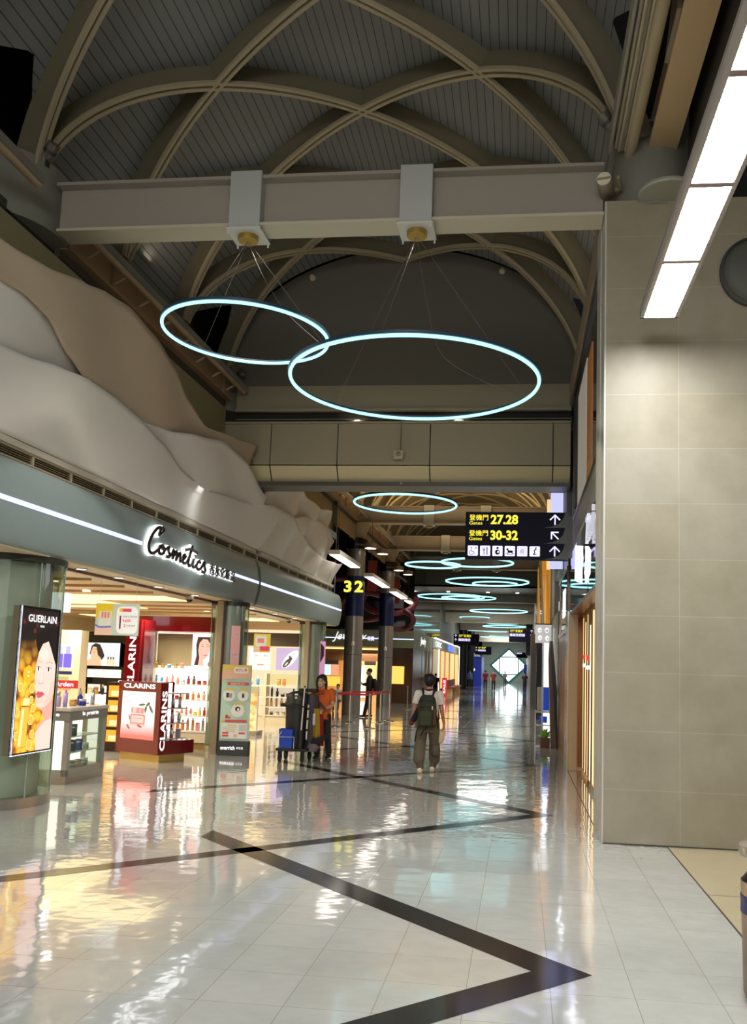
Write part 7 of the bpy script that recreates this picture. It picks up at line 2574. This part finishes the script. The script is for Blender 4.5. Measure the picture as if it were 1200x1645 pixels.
hand(body, RA[2], (0.1, -1, -0.2), (0, 0, -1), (1, 0, 0), 0.9)
hand(body, LA[2], (-0.2, -1, -0.2), (0, 0, -1), (-1, 0, 0), 0.9)
LL = [V3(-0.085, 0.02, 0.80), V3(-0.09, -0.02, 0.44), V3(-0.085, 0.06, 0.085)]
RL = [V3(0.085, 0.02, 0.80), V3(0.10, 0.08, 0.44), V3(0.11, 0.20, 0.085)]
for A in (LL, RL):
    body.cap(A[0], A[1], 0.065, 0.048)
    body.cap(A[1], A[2], 0.046, 0.034)
body.voxel('body', M('skin_light', 'cb9d80', 0.5), t, 0.0065, 4)
face_bits(Th, t)
hair = MB()
hair.ball(hc + V3(0.003, 0.022, 0.045), 0.098, 18, (0.95, 0.98, 0.95))
hair.cap(hc + V3(0.0, 0.07, 0.0), hc + V3(0.0, 0.08, -0.17), 0.07, 0.055)
for sx in (-1, 1):
    hair.tube(smoothline([tuple(hc + V3(sx * 0.05, -0.05, 0.095)), tuple(hc + V3(sx * 0.086, -0.02, 0.03)), tuple(hc + V3(sx * 0.094, 0.01, -0.06)), tuple(hc + V3(sx * 0.08, 0.015, -0.15))], 4), 0.019, 8)
hair.voxel('hair', M('hair_dark', '120d10', 0.5), t, 0.007, 2)
sh_ = MB()
ell_loft(sh_, [(0, 0.02, 0.74, 0.165, 0.12), (0, 0.02, 0.88, 0.155, 0.115), (0, 0.02, 1.08, 0.165, 0.12), (0, 0.02, 1.21, 0.16, 0.10), (0, 0.02, 1.28, 0.11, 0.072), (0, 0.015, 1.305, 0.065, 0.058)])
for A in (LA, RA):
    m = A[0].lerp(A[1], 0.7)
    sh_.ball(A[0], 0.066, 12)
    sh_.cyl(A[0], m, 0.064, 0.066, 16)
sh_.voxel('polo_shirt', M('polo_orange', 'd4611a', 0.7, var=0.08), t, 0.008, 3)
MB().box(-0.055, 0.055, -0.115, -0.09, 1.20, 1.29).build('placket', M('polo_dark', 'a3400f', 0.7), t, bevel=0.01)
tr = MB()
ell_loft(tr, [(0, 0.02, 0.68, 0.15, 0.115), (0, 0.02, 0.80, 0.15, 0.11)])
for A in (LL, RL):
    tr.cap(A[0], A[1], 0.092, 0.072)
    tr.cap(A[1], A[2] + V3(0, 0, 0.03), 0.072, 0.06)
tr.voxel('trousers', M('trousers_dark', '2a2a26', 0.8), t, 0.009, 2)
for A in (LL, RL):
    so = MB()
    shoe(so, V3(A[2].x, A[2].y, 0.08), (-0.1, -1, 0), 0.92)
    so.voxel('shoe', M('shoe_black', '151515', 0.5), t, 0.007, 2)

# ---------------------------------------------------------------- cleaning cart
t = thing('cleaning_cart', 'tall dark cleaning cart with domed lid, mop poles and coloured cloths', 'cart', (-4.02, 15.55, 0))
CB = M('cart_black', '1d1d1b', 0.5)
CG2 = M('cart_grey', '413d40', 0.6)
MB().box(-0.31, 0.26, -0.18, 0.35, 0.19, 0.24).build('platform', CB, t, bevel=0.012)
wb_ = MB()
ell_loft(wb_, [(-0.03, 0.12, 0.24, 0.17, 0.16), (-0.03, 0.12, 0.6, 0.19, 0.18), (-0.03, 0.12, 0.98, 0.20, 0.19)], 24)
wb_.build('bag_body', CB, t, smooth=True)
ld = MB()
ell_loft(ld, [(-0.03, 0.12, 0.98, 0.235, 0.22), (-0.03, 0.12, 1.01, 0.24, 0.225), (-0.02, 0.12, 1.04, 0.20, 0.20), (-0.02, 0.12, 1.15, 0.20, 0.19), (-0.01, 0.12, 1.22, 0.165, 0.16), (0.0, 0.12, 1.255, 0.10, 0.10)], 26)
ld.build('domed_lid', M('lid_black', '222220', 0.4), t, smooth=True)
MB().box(-0.30, -0.20, -0.02, 0.16, 0.97, 1.03).build('lid_lip', CB, t, bevel=0.01)
MB().lathe([(0.025, 0), (0.025, 0.004)], 16).build('round_sticker', M('sticker_yellow', 'cfc17a', 0.5), t, loc=(0.0, -0.075, 1.14), rot=(radians(80), 0, 0))
MB().box(-0.03, 0.03, -0.003, 0.0, 0, 0.03).build('label', M('print_white'), t, loc=(0.0, -0.065, 1.185), rot=(radians(-20), 0, 0))
MB().box(-0.04, 0.30, 0.25, 0.42, 1.24, 1.30).build('rear_tray', CB, t, bevel=0.01)
gb = MB()
ell_loft(gb, [(0.22, 0.25, 0.24, 0.10, 0.14), (0.23, 0.25, 0.6, 0.11, 0.15), (0.23, 0.25, 0.98, 0.12, 0.16), (0.23, 0.25, 1.02, 0.13, 0.17), (0.23, 0.25, 1.2, 0.10, 0.13)], 20)
gb.build('fabric_bag', CG2, t, smooth=True)
pl = MB()
pl.cyl((0.135, -0.13, 0.55), (0.165, -0.12, 1.33), 0.013, n=10)
pl.build('mop_pole', M('pole_white', 'cfcac0', 0.3), t, smooth=True)
MB().cyl((0.215, -0.06, 0.40), (0.23, -0.05, 1.02), 0.017, n=10).build('mop_pole', M('pole_white'), t, smooth=True)
gp_ = MB()
for z in (0.55, 0.75, 0.93):
    gp_.cyl((0.218 + (z - .4) * .02, -0.058, z), (0.218 + (z - .4) * .02, -0.058, z + 0.04), 0.024, n=10)
gp_.cyl((0.165, -0.12, 1.33), (0.165, -0.12, 1.36), 0.017, n=10).cyl((0.15, -0.125, 0.97), (0.15, -0.125, 1.0), 0.022, n=8)
gp_.build('pole_clip', CB, t)
MB().cyl((0.13, -0.13, 0.25), (0.135, -0.13, 0.57), 0.045, 0.035, 14).build('pole_holder', CB, t, smooth=True)


def cloth(name, mat, x0, x1, y, z0, z1, ph):
    mb = MB()

    def Pc(a, b_):
        x = x0 + (x1 - x0) * a
        z = z1 + (z0 - z1) * b_
        return (x + 0.04 * b_ * (a - 0.2), y + 0.02 * sin(a * 9 + ph) * (0.4 + b_), z)
    mb.grid(Pc, 14, 10)
    return mb.build(name, mat, t, smooth=True, solid=0.008, angle=180)


cloth('yellow_cloth', M('cloth_mustard', 'a07c1e', 0.8, var=0.1), 0.30, 0.40, 0.10, 0.42, 0.95, 0.3)
cloth('red_cloth', M('cloth_red', '8f1d14', 0.8, var=0.1), 0.39, 0.47, 0.14, 0.28, 0.85, 1.3)
MB().prism([(0.28, 0.26), (0.40, 0.30), (0.56, 0.42), (0.56, 0.50), (0.42, 0.44), (0.28, 0.38)], (0, 0.05, 0), (1, 0, 0), (0, 0, 1), (0, 1, 0), 0.1).build('dustpan', M('cloth_black'), t, bevel=0.02)
MB().box(0.30, 0.345, 0.03, 0.04, 0.66, 0.86).build('name_plate', M('plate_grey', 'c4bfc0', 0.5), t)
fh = MB()
fh.tube(smoothline([(0.26, 0.32, 1.02), (0.36, 0.25, 1.05), (0.44, 0.22, 0.98), (0.50, 0.22, 0.92)], 5), 0.022, 10)
fh.build('push_handle', CG2, t, smooth=True)
gl_ = MB()
ell_loft(gl_, [(0.28, 0.05, 0.18, 0.10, 0.06), (0.33, 0.05, 0.26, 0.12, 0.07), (0.30, 0.05, 0.32, 0.07, 0.05)])
gl_.build('rolled_cloth', M('cloth_greyrag', '6f6668', 0.8), t, smooth=True)
for (x, y, r_) in ((-0.24, -0.12, 0.085), (0.17, -0.12, 0.085), (-0.24, 0.30, 0.085), (0.20, 0.30, 0.085)):
    w_ = MB().cyl((x - 0.02, y, r_), (x + 0.02, y, r_), r_, n=20)
    w_.box(x - 0.03, x + 0.03, y - 0.03, y + 0.03, r_, 0.2)
    w_.build('wheel', M('wheel_black', '0f0f0f', 0.4), t, smooth=True, angle=30)
# the bucket standing on the platform
t = thing('bucket', 'royal blue square bucket with a wire handle standing on the cart platform', 'bucket', (-4.15, 15.46, 0.242))
BLU = M('bucket_blue', '1c3fa8', 0.35)
bk = MB()


def fr(hw, hd, z):
    return [(-hw, -hd, z), (hw, -hd, z), (hw, hd, z), (-hw, hd, z)]


a = fr(0.115, 0.09, 0) + fr(0.13, 0.105, 0.34) + fr(0.122, 0.097, 0.34) + fr(0.11, 0.085, 0.01)
bk.add(a, [(3, 2, 1, 0), (0, 1, 5, 4), (1, 2, 6, 5), (2, 3, 7, 6), (3, 0, 4, 7), (4, 5, 9, 8), (5, 6, 10, 9), (6, 7, 11, 10), (7, 4, 8, 11), (8, 9, 13, 12), (9, 10, 14, 13), (10, 11, 15, 14), (11, 8, 12, 15), (12, 13, 14, 15)])
bk.build('shell', BLU, t, bevel=0.006)
MB().tube([(-0.12, -0.11, 0.22), (-0.07, -0.118, 0.30)], 0.006, 6).tube([(-0.125, -0.115, 0.20), (0.16, -0.125, 0.205), (0.16, -0.125, 0.0)], 0.006, 6).build('wire_handle', M('wire_white', 'c9c9c9', 0.3), t, smooth=True)

# ---------------------------------------------------------------- standing man with phone
P2 = (-5.12, 29.6, 0)
t = thing('person', 'person in a black jacket standing by the column looking at a phone', 'person', P2)
fd = V3(-1, 0.05, 0)
hc = V3(-0.03, 0, 1.55)
body = MB()
Th = head(body, hc, (-1, 0.05, -0.15))
body.cap(hc + V3(0.01, 0, -0.06), V3(0, 0, 1.38), 0.05, 0.055)
ell_loft(body, [(0, 0, 0.85, 0.08, 0.12), (0, 0, 1.2, 0.085, 0.14), (0, 0, 1.36, 0.06, 0.12)])
RA = [V3(0.0, -0.18, 1.36), V3(0.02, -0.22, 1.10), V3(-0.22, -0.14, 1.12)]
LA = [V3(0.0, 0.18, 1.36), V3(0.02, 0.22, 1.10), V3(-0.22, 0.10, 1.14)]
for A in (LA, RA):
    body.cap(A[0], A[1], 0.045, 0.038)
    body.cap(A[1], A[2], 0.036, 0.025)
    hand(body, A[2], (-1, 0, 0.25), (0, 0, 1), (0, 1, 0) if A is RA else (0, -1, 0), 0.7)
LL = [V3(0, 0.09, 0.88), V3(0.0, 0.10, 0.48), V3(0.02, 0.12, 0.09)]
RL = [V3(0, -0.09, 0.88), V3(-0.05, -0.11, 0.48), V3(-0.13, -0.12, 0.09)]
for A in (LL, RL):
    body.cap(A[0], A[1], 0.07, 0.05)
    body.cap(A[1], A[2], 0.048, 0.035)
body.voxel('body', M('skin_light'), t, 0.009, 3)
hair = MB()
hair.ball(hc + V3(0.02, 0, 0.045), 0.096, 16, (1.0, 0.92, 0.9))
hair.voxel('hair', HAIRM, t, 0.01, 2)
jk = MB()
ell_loft(jk, [(0, 0, 0.80, 0.12, 0.17), (0, 0, 1.0, 0.115, 0.165), (0, 0, 1.2, 0.125, 0.185), (0, 0, 1.35, 0.10, 0.17), (0, 0, 1.43, 0.06, 0.08)])
for A in (LA, RA):
    jk.cap(A[0], A[1], 0.068, 0.058)
    jk.cap(A[1], A[1].lerp(A[2], 0.85), 0.056, 0.042)
jk.voxel('jacket', M('jacket_black', '141516', 0.7), t, 0.011, 2)
tr = MB()
ell_loft(tr, [(0, 0, 0.74, 0.11, 0.155), (0, 0, 0.88, 0.11, 0.15)])
for A in (LL, RL):
    tr.cap(A[0], A[1], 0.09, 0.075)
    tr.cap(A[1], A[2] + V3(0, 0, 0.02), 0.075, 0.06)
tr.voxel('trousers', M('trousers_navy', '141724', 0.8), t, 0.012, 2)
for A in (LL, RL):
    so = MB()
    shoe(so, V3(A[2].x, A[2].y, 0.085), (-1, 0, 0))
    so.voxel('shoe', M('shoe_black'), t, 0.01, 2)
t = thing('backpack', 'black backpack on the back of the standing person by the column', 'backpack', P2)
bq_ = MB()
ell_loft(bq_, [(0.20, 0, 0.88, 0.07, 0.12), (0.22, 0, 1.0, 0.10, 0.15), (0.20, 0, 1.2, 0.09, 0.14), (0.16, 0, 1.32, 0.05, 0.10)])
bq_.voxel('bag_body', M('pack_black', '0d0d0f', 0.7), t, 0.011, 2)
t = thing('phone', 'small pale phone held by the standing person in black', 'phone', (P2[0] - 0.32, P2[1] - 0.02, 1.20))
MB().box(-0.006, 0.006, -0.036, 0.036, -0.03, 0.12).build('case', M('phone_blue', '6d86b8', 0.3), t, bevel=0.004)


# ---------------------------------------------------------------- simpler distant people
def far_person(x, y, h, shirt, pants, label, seated=False, hairc='120f10', back=True):
    t = thing('person', label, 'person', (x, y, 0))
    s = h / 1.70
    f = (0, 1, 0) if back else (0, -1, 0)
    body = MB()
    dz = -0.42 if seated else 0
    Th = head(body, V3(0, 0, 1.58 + dz), f)
    body.cap((0, 0, 1.5 + dz), (0, 0, 1.42 + dz), 0.05, 0.055)
    ell_loft(body, [(0, 0, 0.86 + dz, 0.12, 0.08), (0, 0, 1.2 + dz, 0.14, 0.085), (0, 0, 1.4 + dz, 0.12, 0.06)], 12)
    sg = 1 if back else -1
    for sx in (-1, 1):
        A = [V3(sx * 0.18, 0, 1.38 + dz), V3(sx * 0.22, -0.02, 1.12 + dz), V3(sx * 0.21, sg * 0.08, 0.88 + dz)]
        body.cap(A[0], A[1], 0.042, 0.036, 8)
        body.cap(A[1], A[2], 0.035, 0.025, 8)
        hand(body, A[2], (0, sg * 0.1, -1), (-sx, 0, 0), (0, sg, 0), 0.4)
        if seated:
            L = [V3(sx * 0.09, 0, 0.47), V3(sx * 0.11, sg * 0.40, 0.47), V3(sx * 0.11, sg * 0.42, 0.09)]
        else:
            L = [V3(sx * 0.085, 0, 0.86), V3(sx * 0.09, sx * 0.06, 0.47), V3(sx * 0.09, sx * 0.12, 0.09)]
        body.cap(L[0], L[1], 0.065, 0.05, 8)
        body.cap(L[1], L[2], 0.046, 0.034, 8)
        tr.cap if False else None
        if sx == -1:
            trm = MB()
            ell_loft(trm, [(0, 0, 0.72 + dz * 0.7, 0.14, 0.11), (0, 0, 0.92 + dz, 0.14, 0.10)], 12)
            shm = []
        trm.cap(L[0], L[1], 0.085, 0.07, 8)
        trm.cap(L[1], L[2] + V3(0, 0, 0.03), 0.07, 0.055, 8)
        q = MB()
        shoe(q, V3(L[2].x, L[2].y, 0.085), (0, sg, 0))
        shm.append(q)
    body.voxel('body', M('skin_light'), t, 0.014, 2)
    trm.voxel('trousers', M('far_pants_%s' % pants, pants, 0.8), t, 0.016, 2)
    for q in shm:
        q.voxel('shoe', M('shoe_black'), t, 0.014, 1)
    sh_ = MB()
    ell_loft(sh_, [(0, 0, 0.84 + dz, 0.15, 0.11), (0, 0, 1.2 + dz, 0.175, 0.12), (0, 0, 1.38 + dz, 0.16, 0.10), (0, 0, 1.44 + dz, 0.07, 0.06)], 14)
    for sx in (-1, 1):
        sh_.cap((sx * 0.18, 0, 1.37 + dz), (sx * 0.21, -0.01, 1.2 + dz), 0.065, 0.06, 8)
    sh_.voxel('shirt', M('far_shirt_%s' % shirt, shirt, 0.8), t, 0.016, 2)
    hr = MB()
    hr.ball((0, -0.02 * sg, 1.62 + dz), 0.098, 12, (0.95, 1, 0.95))
    hr.voxel('hair', M('hair_%s' % hairc, hairc, 0.6), t, 0.016, 1)
    t.scale = (s, s, s)
    return t


far_person(-7.0, 33.3, 1.36, 'c9c3bd', '4c4a4c', 'person in a pale top sitting behind the queue posts near the column', True, back=False)
far_person(-4.62, 20.4, 1.38, '3a3436', '222222', 'short dark clad person mostly hidden behind the shoulder of the orange shirted person', False)
far_person(-4.75, 84.0, 1.62, '2c5f9c', '16181c', 'distant person in a blue top beside the dark column')
far_person(-2.95, 76.0, 1.66, '7a1e28', '14151a', 'distant person in a dark red top, left of the far pair')
far_person(-2.15, 73.0, 1.66, '6a2a30', '1a1b22', 'distant person in a maroon top, right of the far pair', back=False)
far_person(-1.52, 92.0, 1.60, '8d8f90', '54585c', 'distant person in grey walking before the diamond window', back=False)
far_person(0.42, 70.0, 1.60, '1a1a1c', '1a1a1c', 'distant person in black beside the right wall')
far_person(-4.75, 49.5, 1.45, '1c1b1d', '141414', 'dark clad person with a child seat beside the red sale board')
